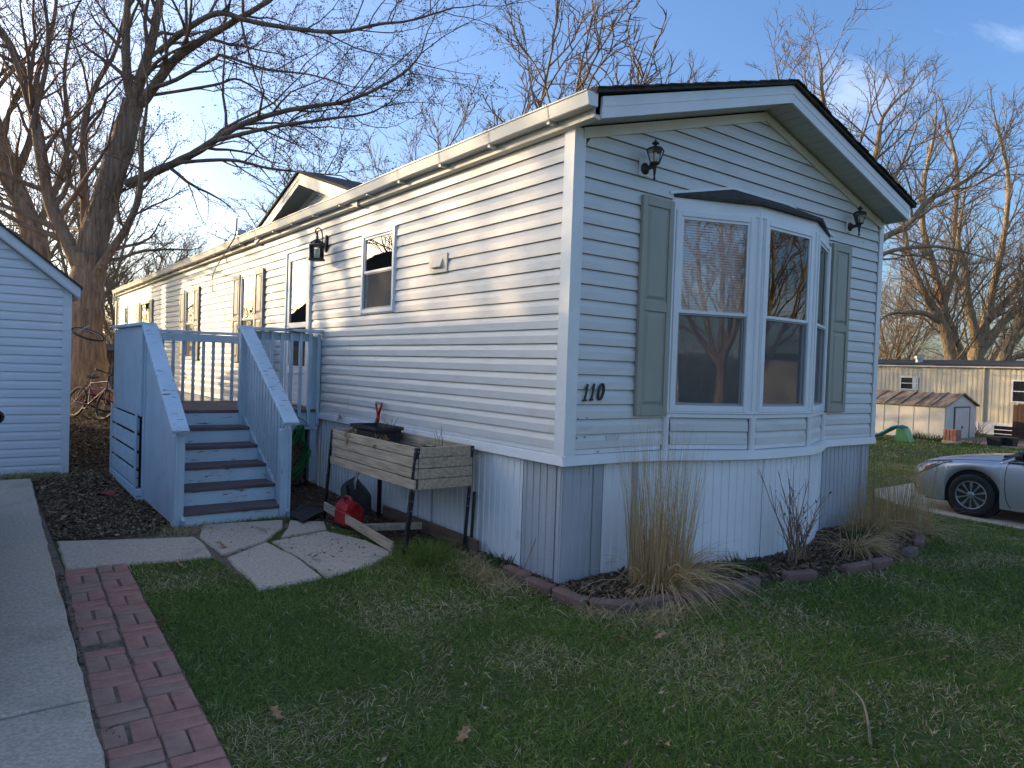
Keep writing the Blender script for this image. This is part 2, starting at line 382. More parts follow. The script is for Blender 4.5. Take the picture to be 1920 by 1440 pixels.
MAPLE = [([(-1.3,15.12,-0.0),(-1.35,15.18,0.76),(-1.39,15.23,1.63),(-1.4,15.26,2.37),(-1.38,15.27,3.11),(-1.32,15.24,3.86)],0.47,0.36),([(-1.38,15.26,3.05),(-1.33,15.3,3.67),(-1.22,15.28,4.49),(-0.98,15.18,5.5),(-0.72,15.06,6.65),(-0.55,15.01,7.54)],0.345,0.24),([(-0.55,15.01,7.54),(-0.65,15.15,8.06),(-0.69,15.26,8.95),(-0.66,15.31,9.98),(-0.62,15.36,11.14),(-0.58,15.42,12.56)],0.1292,0.038000000000000006),([(-0.55,15.01,7.54),(-0.37,14.82,8.28),(-0.22,14.65,9.07),(-0.09,14.51,10.1),(0.05,14.36,11.31),(0.26,14.16,12.64)],0.1444,0.038000000000000006),([(-0.4,14.89,7.49),(-0.18,14.54,7.88),(0.17,14.1,8.45),(0.61,13.57,8.83),(1.05,13.05,9.14),(1.57,12.47,9.51),(1.98,11.97,9.86),(2.57,11.34,10.45)],0.1292,0.0304),([(-0.15,14.36,8.59),(0.31,13.74,9.04),(0.82,13.08,9.32),(1.32,12.4,9.05),(2.09,11.53,8.81),(2.74,10.75,8.68),(3.28,10.07,8.77),(3.71,9.46,8.76),(4.29,8.74,8.94)],0.07600000000000001,0.0152),([(-0.66,14.91,5.58),(-0.09,14.22,5.88),(0.44,13.54,6.19),(0.76,13.03,6.44),(1.07,12.52,6.68),(1.47,11.95,6.86),(2.04,11.25,7.01),(2.68,10.49,7.09),(3.11,9.89,7.28),(3.53,9.3,7.6),(3.68,8.92,7.9)],0.0988,0.0152),([(0.72,12.88,6.4),(1.23,12.25,6.54),(1.81,11.56,6.67),(2.56,10.75,6.79),(3.1,10.08,6.85),(3.41,9.61,7.05)],0.053200000000000004,0.0114),([(0.21,13.76,6.01),(1.06,12.81,6.04),(1.64,12.04,5.82),(2.12,11.36,5.69),(2.75,10.56,5.57)],0.0456,0.0114),([(-1.38,15.26,2.86),(-1.52,15.28,3.53),(-1.84,15.43,4.3),(-2.13,15.56,5.12),(-2.37,15.67,6.55),(-2.63,15.8,7.72),(-2.93,15.94,8.51),(-3.28,16.1,9.05),(-3.76,16.39,9.94)],0.1824,0.053200000000000004),([(-2.48,15.57,6.62),(-2.26,15.29,7.9),(-2.24,15.13,8.68),(-2.35,15.09,9.55),(-2.47,15.05,10.65)],0.0608,0.0228),([(-1.35,15.39,3.62),(-1.39,15.64,4.26),(-1.41,15.92,5.94),(-1.39,16.14,7.26),(-1.12,16.18,8.24),(-0.8,16.16,8.97),(-0.63,16.26,9.84)],0.1216,0.0304),([(-1.32,15.1,3.23),(-1.11,14.75,3.71),(-0.73,14.28,4.49),(-0.54,13.96,5.24),(-0.55,13.79,6.27),(-0.5,13.58,7.05)],0.11399999999999999,0.0304),([(-1.27,15.36,4.87),(-1.0,15.44,5.8),(-0.88,15.62,6.62)],0.0988,0.038000000000000006),([(-0.24,14.53,7.8),(0.15,13.96,7.92),(0.77,13.24,8.34),(0.9,12.86,8.32),(1.59,12.06,7.97),(2.26,11.27,7.8),(2.82,10.57,7.51)],0.053200000000000004,0.0114),([(-0.27,14.67,7.65),(0.87,13.6,7.88),(1.31,13.05,7.96),(1.94,12.33,7.31),(2.36,11.78,6.79)],0.038000000000000006,0.00912)]
STEM2 = [([(-2.09,18.32,2.98),(-2.26,18.49,4.63),(-2.69,18.85,6.0),(-2.98,19.1,7.1),(-3.33,19.4,8.33),(-3.57,19.63,9.85),(-3.7,19.78,11.51)],0.3,0.09),([(-2.69,18.85,6.0),(-2.31,18.76,7.3),(-2.21,18.89,8.89),(-1.88,18.84,10.37),(-1.78,18.95,11.86)],0.10640000000000001,0.0304),([(-2.26,18.49,4.63),(-1.73,18.35,6.08),(-1.51,18.44,7.41),(-1.62,18.79,9.02),(-1.4,18.89,10.83)],0.0988,0.0304)]
TREE_R1 = [([(40.45,12.97,1.25),(40.38,13.06,2.74),(40.07,13.35,4.53),(39.7,13.66,5.47),(39.23,14.03,6.29),(38.79,14.4,7.47),(38.28,14.83,9.25),(38.01,15.11,11.64)],0.36,0.1),([(39.66,13.68,5.11),(38.91,13.94,5.43),(37.93,14.37,5.46),(36.85,14.87,5.31),(36.13,15.09,4.92)],0.18000000000000002,0.054),([(41.48,12.81,1.26),(41.39,12.92,2.78),(40.96,13.29,4.28),(40.6,13.6,5.48),(40.42,13.77,6.53),(40.03,14.1,8.18),(39.51,14.56,10.59),(39.6,14.58,13.33),(39.93,14.38,15.47)],0.36,0.09),([(40.5,13.69,5.93),(41.18,13.44,8.25),(41.57,13.42,10.74),(41.97,13.39,12.94)],0.198,0.054)]
TREE_R2 = [([(43.65,13.05,1.27),(43.68,13.07,2.85),(43.81,12.99,3.8)],0.48,0.4),([(43.81,12.99,3.8),(43.49,13.28,5.36),(43.25,13.51,6.77),(43.1,13.67,8.49),(42.62,14.1,10.68),(42.7,14.12,13.83),(42.29,14.5,16.33)],0.3,0.08),([(43.86,12.96,3.8),(44.38,12.82,5.41),(44.76,12.78,6.7),(45.22,12.68,8.64),(45.76,12.56,11.24),(46.04,12.64,14.18),(45.68,13.2,17.1)],0.3,0.08),([(43.92,12.91,3.49),(44.42,12.31,4.76),(44.85,11.76,5.71),(45.47,11.06,6.66),(46.2,10.31,8.53),(46.4,9.99,11.59)],0.3,0.08),([(44.19,12.75,5.39),(45.1,12.4,6.23),(46.01,12.05,7.24),(47.03,11.65,9.39),(47.67,11.57,12.67)],0.225,0.06300000000000001)]
TREE_R3 = [([(40.16,10.68,1.35),(40.37,10.56,2.78),(40.74,10.32,4.08),(41.06,10.1,5.09),(41.57,9.74,6.25),(42.44,9.14,8.57),(42.96,8.84,12.01)],0.36,0.1),([(40.8,10.26,3.94),(40.97,9.74,4.65),(41.56,8.89,5.64),(42.25,7.98,6.76)],0.225,0.07200000000000001),([(40.6,10.38,2.5),(40.54,10.02,3.13),(40.93,9.31,3.38),(41.63,8.38,3.96)],0.162,0.054)]
TREE_H = [([(18.12,7.3,0.8),(18.21,7.31,3.44),(18.26,7.3,4.6)],0.42,0.34),([(18.26,7.3,4.6),(18.69,6.83,5.86),(19.19,6.29,6.35),(19.54,5.86,7.08),(19.81,5.48,7.34),(20.25,4.99,7.76),(20.5,4.62,8.14),(20.51,4.45,8.49)],0.117,0.027),([(18.26,7.3,4.6),(18.17,7.42,6.41),(17.75,7.8,8.37),(17.4,8.11,10.0),(17.31,8.21,11.32)],0.18000000000000002,0.027),([(18.17,7.42,6.41),(18.84,7.18,8.46),(19.19,7.16,9.86),(19.95,6.82,10.79)],0.12600000000000003,0.027),([(18.26,7.31,4.76),(18.59,6.6,5.47),(19.22,5.66,5.65),(19.57,4.92,5.48),(20.02,4.1,5.14)],0.081,0.018000000000000002),([(17.75,7.8,8.37),(17.24,8.42,9.39),(16.71,9.06,10.42),(16.64,9.35,11.49)],0.09000000000000001,0.018000000000000002),([(18.26,7.32,5.09),(18.86,7.12,6.8),(19.67,6.75,8.37),(20.23,6.58,9.79)],0.108,0.018000000000000002)]
# ================================================================= SETTING: ground, drives, paths
def ground_mat():
    m = bpy.data.materials.new('lawn_soil'); m.use_nodes = True
    n, l = m.node_tree.nodes, m.node_tree.links; b = n['Principled BSDF']
    tc = n.new('ShaderNodeTexCoord')
    def nz(s, d=6):
        t = n.new('ShaderNodeTexNoise'); t.inputs['Scale'].default_value = s; t.inputs['Detail'].default_value = d; l.new(tc.outputs['Object'], t.inputs['Vector']); return t.outputs[0]
    def ramp(src, stops):
        r = n.new('ShaderNodeValToRGB')
        while len(r.color_ramp.elements) < len(stops): r.color_ramp.elements.new(0.5)
        for e, (p, c) in zip(r.color_ramp.elements, stops): e.position = p; e.color = (*c, 1)
        l.new(src, r.inputs[0]); return r.outputs[0]
    fine = ramp(nz(35, 8), [(0.3, (0.045, 0.068, 0.014)), (0.52, (0.085, 0.12, 0.028)), (0.72, (0.15, 0.15, 0.058))])
    soil = ramp(nz(18, 8), [(0.3, (0.05, 0.037, 0.025)), (0.55, (0.115, 0.086, 0.058)), (0.75, (0.20, 0.15, 0.10))])
    mx = n.new('ShaderNodeMixRGB'); l.new(fine, mx.inputs[1]); l.new(soil, mx.inputs[2])
    at = n.new('ShaderNodeAttribute'); at.attribute_name = 'bare'
    l.new(at.outputs['Fac'], mx.inputs[0])
    l.new(mx.outputs[0], b.inputs['Base Color']); b.inputs['Roughness'].default_value = 0.95; b.inputs['Specular IOR Level'].default_value = 0.15
    bp = n.new('ShaderNodeBump'); bp.inputs['Strength'].default_value = 0.9; bp.inputs['Distance'].default_value = 0.03
    l.new(nz(60, 6), bp.inputs['Height']); l.new(bp.outputs[0], b.inputs['Normal'])
    return m
BED = [(-0.17, 0.62), (-0.19, 0.20), (-0.21, -0.40), (-0.12, -0.58), (0.10, -0.71), (0.75, -0.80), (1.45, -0.80), (1.95, -0.92), (2.6, -1.05), (3.3, -1.02), (4.0, -0.80), (4.7, -0.45), (5.05, 0.1), (5.0, 0.8)]
def inpoly(x, y, poly):
    x = np.asarray(x); y = np.asarray(y); r = np.zeros(x.shape, bool); n = len(poly)
    for i in range(n):
        x0, y0 = poly[i]; x1, y1 = poly[(i + 1) % n]
        c = ((y0 > y) != (y1 > y)) & (x < (x1 - x0) * (y - y0) / (y1 - y0 + 1e-12) + x0)
        r ^= c
    return r
BEDPOLY = BED + [(4.4, 0.5), (4.4, 0.3), (0.3, 0.3), (0.3, 0.62)]
LITTER = [(-2.95, 3.02), (-1.9, 2.66), (-1.75, 3.1), (-1.7, 6.9), (0.3, 6.9), (0.3, 14.2), (-2.6, 14.2), (-2.6, 6.8), (-3.0, 6.5)]
GRAVEL = [(-0.95, 2.9), (-0.7, 2.6), (-0.45, 1.45), (-0.15, 0.6), (0.1, 0.6), (0.1, 4.7), (-0.95, 4.7)]
def bare(x, y):
    return np.maximum.reduce([inpoly(x, y, BEDPOLY) * 1.0, inpoly(x, y, LITTER) * 1.0, inpoly(x, y, GRAVEL) * 1.0, ((x < -2.58 + .038 * (y - 1.94)) & (x > -3.1) & (y < 2.1)) * 1.0])
xs = np.concatenate([np.linspace(-260, -12, 24), np.linspace(-11, -6, 10), np.arange(-5.6, 7.0, 0.14), np.linspace(7.2, 34, 60), np.linspace(36, 320, 30)])
ys = np.concatenate([np.linspace(-200, -14, 20), np.linspace(-12, -5, 10), np.arange(-4.8, 8.0, 0.14), np.linspace(8.3, 34, 60), np.linspace(36, 420, 34)])
GX, GY = np.meshgrid(xs, ys)
GZ = g(GX, GY)
GV = np.stack([GX.ravel(), GY.ravel(), GZ.ravel()], 1)
nx, ny = len(xs), len(ys)
ii = (np.arange(ny - 1)[:, None] * nx + np.arange(nx - 1)[None, :]).ravel()
GQ = np.stack([ii, ii + 1, ii + nx + 1, ii + nx], 1)
ground = np_mesh('ground', GV, GQ, ground_mat(), smooth=True)
ba = ground.data.attributes.new('bare', 'FLOAT', 'POINT')
ba.data.foreach_set('value', bare(GX.ravel(), GY.ravel()).astype(np.float32))
tag(ground, kind='structure')

def poly_slab(poly, z, t, jitter=0.0):
    mb = MB(); n = len(poly)
    cx = sum(p[0] for p in poly) / n; cy = sum(p[1] for p in poly) / n
    ins = []
    for x, y in poly:
        d = math.hypot(x - cx, y - cy); k = 1 - 0.012 / d; ins.append((cx + (x - cx) * k, cy + (y - cy) * k))
    v = [(x, y, z + gz(x, y)) for x, y in ins] + [(x, y, z + gz(x, y) - 0.012) for x, y in poly] + [(x, y, z + gz(x, y) - t) for x, y in poly]
    f = [tuple(range(n))] + [(i, (i + 1) % n, n + (i + 1) % n, n + i) for i in range(n)] + [(n + i, n + (i + 1) % n, 2 * n + (i + 1) % n, 2 * n + i) for i in range(n)]
    return mb.add(v, f)
def rough_poly(poly, amp=0.012, step=0.14, seed=1):
    r = random.Random(seed); out = []
    for i in range(len(poly)):
        a = Vector(poly[i]); b = Vector(poly[(i + 1) % len(poly)]); n = max(1, int((b - a).length / step))
        for k in range(n):
            p = a.lerp(b, k / n)
            if k: p = p + Vector((r.uniform(-amp, amp), r.uniform(-amp, amp)))
            out.append((p.x, p.y))
    return out
# left driveway, three slabs in the frame and two beside them
driveway = tag(poly_slab([(-7.4, -9), (-2.97, -9), (-2.90, 6.2), (-7.4, 6.3)], -0.02, 0.10).build('driveway', M['dirt']), kind='structure')
for k, (a, b) in enumerate([(-8.6, -4.2), (-4.17, -0.315), (-0.275, 3.10), (3.14, 6.15)]):
    for x0, x1 in ((-2.93, -5.1), (-5.12, -7.3)):
        e0 = -3.02 - 0.0 if x0 > -3 else x0
        xa = (-3.05 + 0.021 * (a + 1)) if x0 > -3 else x0
        xb = (-3.05 + 0.021 * (b + 1)) if x0 > -3 else x0
        poly_slab(rough_poly([(x1, a), (xa, a), (xb, b), (x1, b)], 0.006, 0.16, 40 + k), 0.05, 0.08).build('slab', M['concrete'], driveway)
# patio of broken slabs at the foot of the steps
patio = tag(poly_slab([(-2.85, 2.95), (-0.85, 2.8), (-0.7, 1.5), (-1.85, 1.05), (-1.95, 2.1), (-2.88, 2.15)], 0.004, 0.05).build('patio', M['dirt']), kind='structure')
for k, p in enumerate([
    [(-2.89, 3.05), (-1.90, 2.67), (-1.885, 2.45), (-1.93, 1.95), (-2.91, 2.12)],
    [(-1.865, 2.65), (-1.74, 3.06), (-1.03, 2.93), (-1.14, 2.62), (-1.42, 2.24), (-1.86, 1.95)],
    [(-1.85, 1.85), (-1.45, 2.16), (-1.385, 1.60), (-1.41, 1.02), (-1.89, 0.95)],
    [(-1.385, 2.19), (-0.84, 2.33), (-0.66, 1.85), (-0.64, 1.36), (-0.95, 1.16), (-1.375, 1.02), (-1.35, 1.55)],
    [(-1.10, 2.60), (-0.98, 2.88), (-0.70, 2.70), (-0.80, 2.40), (-1.28, 2.27)]]):
    poly_slab(rough_poly(p, 0.008, 0.13, k + 3), 0.016 + 0.004 * (k % 3), 0.06).build('paving_slab', M['slab'], patio)
# basket-weave brick strip
path = tag(poly_slab([(-2.95, 2.06), (-2.53, 1.99), (-2.745, -3.6), (-3.16, -3.6)], 0.019, 0.06).build('brick_path', M['dirt']), kind='structure')
BR = [MB().box(-0.0945, 0.0945, -0.0445, 0.0445, -0.03, 0.03, 0.005).mesh('brick', M['brick1']), MB().box(-0.0945, 0.0945, -0.0445, 0.0445, -0.03, 0.03, 0.005).mesh('brick', M['brick2'])]
ax = Vector((-0.038, -1, 0)).normalized(); sd = Vector((1, -0.038, 0)).normalized()
p0 = Vector((-2.735, 1.94, 0)); th = math.atan2(sd.y, sd.x)
for row in range(28):
    for c in range(2):
        ctr = p0 + ax * (row * 0.2005) + sd * ((c - 0.5) * 0.2005)
        for h in range(2):
            if (row + c) % 2 == 0: q = ctr + ax * ((h - 0.5) * 0.1); rot = th
            else: q = ctr + sd * ((h - 0.5) * 0.1); rot = th + math.pi / 2
            if rnd.random() < 0.012 and row > 3: continue
            share('brick', BR[0 if rnd.random() < (0.75 if c else 0.4) else 1], path, (q.x + rnd.uniform(-.004, .004), q.y + rnd.uniform(-.004, .004), gz(q.x, q.y) + rnd.uniform(-0.003, 0.005) - 0.004 * (1 - c)),
                  (rnd.gauss(0, .012), rnd.gauss(0, .012), rot + rnd.gauss(0, .022)))
# parking strip under the car
pk = [(8.60, -6), (8.72, -0.6), (8.78, 0.6), (9.05, 1.55), (9.5, 2.25), (10.4, 2.7), (15.5, 2.9), (15.5, -6)]
parking = tag(poly_slab(rough_poly(pk, 0.006, 0.3, 9), 0.03, 0.10).build('parking_pad', M['concrete']), kind='structure')
# street on the right beyond the car and in front
# ================================================================= MOBILE HOME
ZB, ZS, ZT, W, L = 0.955, 1.0, 3.352, 4.60, 20.2
EX = 0.112
home = thing('mobile_home', 'white lap-sided mobile home with bay window, sage shutters and number 110', 'mobile home', (W / 2, 0, 0))
TL = ((0, 0, 0), (0, 1, 0), (-1, 0, 0), (0, 0, 1))
TF = ((0, 0, 0), (1, 0, 0), (0, -1, 0), (0, 0, 1))
def siding(parent, T, z0, e, rows, openings, umin, umax, m, split=3.66, name='siding_course', clip=None, seed=0):
    r = random.Random(seed); cnt = 0
    for i in range(rows):
        a, b = z0 + i * e, z0 + (i + 1) * e
        segs = [(umin, umax)]
        for (u0, u1, o0, o1) in openings:
            if min(b, o1) - max(a, o0) > 0.6 * e:
                ns = []
                for s0, s1 in segs:
                    if u1 <= s0 or u0 >= s1: ns.append((s0, s1)); continue
                    if u0 > s0: ns.append((s0, u0))
                    if u1 < s1: ns.append((u1, s1))
                segs = ns
        fin = []
        for s0, s1 in segs:
            cuts = [c for c in [umin + split * (k + (0.35 * (i // 2 % 3))) for k in range(1, 12)] if s0 + 0.4 < c < s1 - 0.4]
            pts = [s0] + cuts + [s1]
            for k in range(len(pts) - 1): fin.append((pts[k], pts[k + 1], k))
        for s0, s1, k in fin:
            if clip:
                lo0, hi0 = clip(a); lo1, hi1 = clip(b)
                if hi0 - lo0 < 0.02: continue
                if hi1 < lo1: hi1 = lo1 = (hi1 + lo1) / 2
            else: lo0 = lo1 = -1e9; hi0 = hi1 = 1e9
            dj = 0.0016 * (k % 2); jit = r.uniform(-0.0012, 0.0012)
            prof = [(-0.002, a + 0.003), (0.0180 + dj, a + 0.0008 + jit), (0.0180 + dj, a + 0.003 + jit), (0.0162 + dj, a + 0.060 + jit), (0.0010 + dj, b - 0.0034)]
            A = []; B = []
            for o, z in prof:
                t = min(1, max(0, (z - a) / e))
                A.append((max(s0, lo0 + (lo1 - lo0) * t), o, z)); B.append((min(s1 + 0.012 * (len(fin) > 1), hi0 + (hi1 - hi0) * t) if clip else s1, o, z))
            MB(T).strip(None, A, B).build(name, m, parent); cnt += 1
    return cnt
def wall_sheet(T, u0, u1, z0, z1, openings, b=-0.004, t=0.05):
    mb = MB(T); cuts = sorted(openings)
    u = u0
    for (a, c, o0, o1) in cuts:
        if a > u: mb.box(u, a, b - t, b, z0, z1)
        if o0 > z0: mb.box(a, c, b - t, b, z0, o0)
        if o1 < z1: mb.box(a, c, b - t, b, o1, z1)
        u = c
    if u1 > u: mb.box(u, u1, b - t, b, z0, z1)
    return mb
WIN_L = [(2.69, 3.465, 2.135, 3.015), (7.21, 7.95, 1.545, 2.945), (10.97, 11.71, 1.545, 2.955), (15.38, 16.62, 1.545, 2.965), (18.54, 18.97, 2.10, 2.97)]
DOOR = (4.955, 5.855, 1.045, 3.105)
OPL = WIN_L + [DOOR]
BAYO = (1.09, 3.51, 1.0, 3.06)
wall_sheet(TL, 0.03, L, 0.97, 3.42, OPL).build('wall', M['inside'], home)
wall_sheet(TF, 0.03, W - 0.03, 0.97, 3.34, [BAYO]).build('wall', M['inside'], home)
MB().prism([(0.03, 0.01, 3.34), (W - 0.03, 0.01, 3.34), (W / 2, 0.01, 3.98)], (0, 0.05, 0)).build('wall', M['inside'], home)
MB().box(W - 0.05, W, 0.02, L, 0.1, 3.42).box(0.06, W - 0.05, L - 0.05, L, 0.1, 3.42).build('wall', M['vinyl'], home)
MB().prism([(0.03, L - 0.05, 3.42), (W, L - 0.05, 3.42), (W / 2, L - 0.05, 4.05)], (0, 0.05, 0)).build('wall', M['vinyl'], home)
siding(home, TL, ZS, EX, 21, OPL, 0.09, L - 0.08, M['vinyl'], seed=1)
SLOPE = 0.2925
siding(home, TF, ZS, EX, 28, [(1.07, 3.53, 0.9, 3.05)], 0.09, W - 0.07, M['vinyl'], split=9, seed=2, clip=lambda z: (max(0.09, (z - 3.30) / SLOPE), min(W - 0.07, W - (z - 3.30) / SLOPE)))
# interior: floor, partitions, ceiling
MB().box(0.06, W - 0.06, 0.07, L - 0.06, 0.95, 0.99).box(0.06, W - 0.06, 0.07, L - 0.06, 3.30, 3.33).box(0.06, W - 0.06, 3.95, 4.0, 0.99, 3.30).box(0.06, W - 0.06, 9.0, 9.05, 0.99, 3.30).box(0.06, W - 0.06, 14.0, 14.05, 0.99, 3.30).box(1.8, 1.85, 4.0, L - 0.1, 0.99, 3.30).build('room', M['inside'], home)
# corner posts and base trim
for T, u in ((TL, 0), (TF, 0), (TF, W)):
    pass
MB().box(-0.026, 0.085, -0.026, -0.006, ZB, ZT + 0.0).box(-0.026, -0.006, -0.006, 0.085, ZB, ZT).build('corner_post', M['trim'], home)
MB().box(W - 0.06, W + 0.026, -0.026, -0.006, ZB, ZT).box(W + 0.006, W + 0.026, -0.006, 0.085, ZB, ZT).build('corner_post', M['trim'], home)
MB().box(-0.026, -0.006, L - 0.08, L + 0.026, ZB, ZT).build('corner_post', M['trim'], home)
# starter strip + base band on the long side
MB(TL).box(0.085, L - 0.08, 0.0, 0.012, 0.962, 0.999).build('starter_strip', M['trim'], home)
def band_profile(z): return [(0.012, z + 0.075), (0.030, z + 0.068), (0.040, z + 0.0), (0.030, z - 0.005), (0.0, z - 0.005)]
ZBAND = 0.884
A = [(-0.0445, o, z) for o, z in band_profile(ZBAND)]; B = [(L, o, z) for o, z in band_profile(ZBAND)]
MB(TL).strip(None, A, B).build('base_band', M['trim'], home)
# path of the front skirting, bowing out under the bay
V1, V2, BX0, BX1 = (1.86, -0.305), (2.74, -0.305), 1.09, 3.51
ctrl = [(0.0, 0.0), (0.35, 0.0), (0.70, -0.015), (1.10, -0.10), (1.48, -0.24), (1.88, -0.335), (2.30, -0.355), (2.72, -0.335), (3.10, -0.22), (3.45, -0.06), (3.66, 0.0), (4.1, 0.0), (4.6, 0.0)]
def crom(P, n=8):
    out = []
    for i in range(len(P) - 1):
        a = Vector(P[max(i - 1, 0)]); b = Vector(P[i]); c = Vector(P[i + 1]); d = Vector(P[min(i + 2, len(P) - 1)])
        for k in range(n):
            t = k / n
            out.append(0.5 * ((2 * b) + (c - a) * t + (2 * a - 5 * b + 4 * c - d) * t * t + (3 * b - a - 3 * c + d) * t ** 3))
    out.append(Vector(P[-1])); return out
FP = crom(ctrl)
def path_sweep(pts, prof, name, m, parent):
    n = len(pts); mb = MB(); rows = []
    for i, p in enumerate(pts):
        d = (pts[min(i + 1, n - 1)] - pts[max(i - 1, 0)]).normalized(); nrm = Vector((d.y, -d.x))
        rows.append([(p.x + nrm.x * o, p.y + nrm.y * o, z) for o, z in prof])
    k = len(prof); v = [q for r_ in rows for q in r_]
    f = [(i * k + j, i * k + j + 1, (i + 1) * k + j + 1, (i + 1) * k + j) for i in range(n - 1) for j in range(k - 1)]
    return mb.add(v, f).build(name, m, parent)
FPb = [Vector((-0.040, -0.0))] + FP[1:] + [Vector((W + 0.04, 0.0))]
path_sweep(FPb, band_profile(ZBAND), 'base_band', M['trim'], home)
MB(TF).box(0.085, 1.04, 0.0, 0.012, 0.962, 0.999).build('starter_strip', M['trim'], home)
MB(TF).box(3.55, W - 0.06, 0.0, 0.012, 0.962, 0.999).build('starter_strip', M['trim'], home)
# ribbed skirting panels
perf = mat('perforated_vent', (0.34, 0.35, 0.37), 0.5, 0.05, 3)
n_, l_ = perf.node_tree.nodes, perf.node_tree.links
tc_ = n_.new('ShaderNodeTexCoord'); ck = n_.new('ShaderNodeTexVoronoi'); ck.voronoi_dimensions = '2D'; ck.inputs['Scale'].default_value = 75; ck.inputs['Randomness'].default_value = 0.0
sp_ = n_.new('ShaderNodeSeparateXYZ'); ad_ = n_.new('ShaderNodeMath'); cb_ = n_.new('ShaderNodeCombineXYZ'); l_.new(tc_.outputs['Object'], sp_.inputs[0]); l_.new(sp_.outputs[0], ad_.inputs[0]); l_.new(sp_.outputs[1], ad_.inputs[1]); l_.new(ad_.outputs[0], cb_.inputs[0]); l_.new(sp_.outputs[2], cb_.inputs[1])
mp_ = n_.new('ShaderNodeMapping'); mp_.inputs['Rotation'].default_value = (0, 0, 0.785); l_.new(cb_.outputs[0], mp_.inputs[0]); l_.new(mp_.outputs[0], ck.inputs['Vector'])
rp = n_.new('ShaderNodeValToRGB'); rp.color_ramp.elements[0].position = 0.35; rp.color_ramp.elements[0].color = (0.26, 0.27, 0.28, 1); rp.color_ramp.elements[1].position = 0.5; rp.color_ramp.elements[1].color = (0.60, 0.61, 0.63, 1)
l_.new(ck.outputs['Distance'], rp.inputs[0]); l_.new(rp.outputs[0], n_['Principled BSDF'].inputs['Base Color'])
def skirt_panel(pts2, m, parent, vent=None, z_top=0.89, seed=0):
    """pts2: (x,y,nx,ny,s) samples along the wall; ribs from s"""
    mb = MB(); vv = []; per = 0.082
    for x, y, nx_, ny_, s in pts2:
        t = (s % per) / per
        o = 0.006 if 0.18 < t < 0.62 else (-0.001)
        vv.append((x + nx_ * o, y + ny_ * o))
    v = [(x, y, z_top) for x, y in vv] + [(x, y, gz(x, y) - 0.06) for x, y in vv]; k = len(vv)
    mb.add(v, [(i, i + 1, k + i + 1, k + i) for i in range(k - 1)])
    o = mb.build('skirt_panel', m, parent)
    if vent is not None:
        a = min(range(k), key=lambda i: abs(pts2[i][4] - vent)); b = min(range(k), key=lambda i: abs(pts2[i][4] - vent - 0.05))
        if b > a:
            (xa, ya), (xb, yb) = vv[a], vv[b]; nx_, ny_ = pts2[a][2], pts2[a][3]
            MB().add([(xa + nx_ * .013, ya + ny_ * .013, 0.87), (xb + nx_ * .013, yb + ny_ * .013, 0.87), (xb + nx_ * .013, yb + ny_ * .013, 0.02), (xa + nx_ * .013, ya + ny_ * .013, 0.02)], [(0, 1, 2, 3)]).build('vent_strip', perf, o)
def skirt_run(P2, m_of, vents, parent, plen=0.41):
    S = [0.0]
    for i in range(1, len(P2)): S.append(S[-1] + (P2[i] - P2[i - 1]).length)
    def at(s):
        i = max(0, min(len(P2) - 2, int(np.searchsorted(S, s)) - 1)); t = (s - S[i]) / (S[i + 1] - S[i] + 1e-9)
        p = P2[i].lerp(P2[i + 1], t); d = (P2[i + 1] - P2[i]).normalized(); return p.x, p.y, d.y, -d.x, s
    per = 0.082; n = int(S[-1] / plen)
    offs = []
    for j in range(n + 1):
        s0, s1 = j * plen, min(S[-1], (j + 1) * plen)
        if s1 - s0 < 0.03: continue
        ss = sorted(set([s0, s1] + [q for k in range(int(s0 / per) - 1, int(s1 / per) + 2) for q in (k * per + 0.175 * per, k * per + 0.21 * per, k * per + 0.59 * per, k * per + 0.625 * per) if s0 < q < s1]))
        sub = [at(s) for s in ss]
        d = 0.004 * (j % 2)
        sub = [(x + nx_ * d, y + ny_ * d, nx_, ny_, s) for x, y, nx_, ny_, s in sub]
        v = next((q for q in vents if s0 <= q < s1), None)
        skirt_panel(sub, m_of((s0 + s1) / 2), parent, v)
off = 0.0
FPs = [p + Vector((0, 0.022)) for p in FP]; FPs[0].x = 0.022; FPs[-1].x = W - 0.02
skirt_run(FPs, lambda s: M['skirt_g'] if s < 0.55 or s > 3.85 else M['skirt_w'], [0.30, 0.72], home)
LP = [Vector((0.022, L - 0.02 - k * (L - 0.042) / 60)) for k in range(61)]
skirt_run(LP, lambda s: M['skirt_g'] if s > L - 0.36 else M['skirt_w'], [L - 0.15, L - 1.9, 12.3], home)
MB().box(W - 0.03, W - 0.01, 0.02, L, -0.7, 0.95).box(0.02, W, L - 0.03, L - 0.01, 0.0, 0.95).build('skirt_back', M['skirt_g'], home)

plate = MB(); pp = [p for p in FP if 0.62 <= p.x <= 3.68]; k = len(pp)
plate.add([(p.x, p.y - 0.012, 0.9565) for p in pp] + [(p.x, 0.02, 0.9565) for p in pp], [(i, i + 1, k + i + 1, k + i) for i in range(k - 1)]).build('drip_ledge', M['trim'], home)
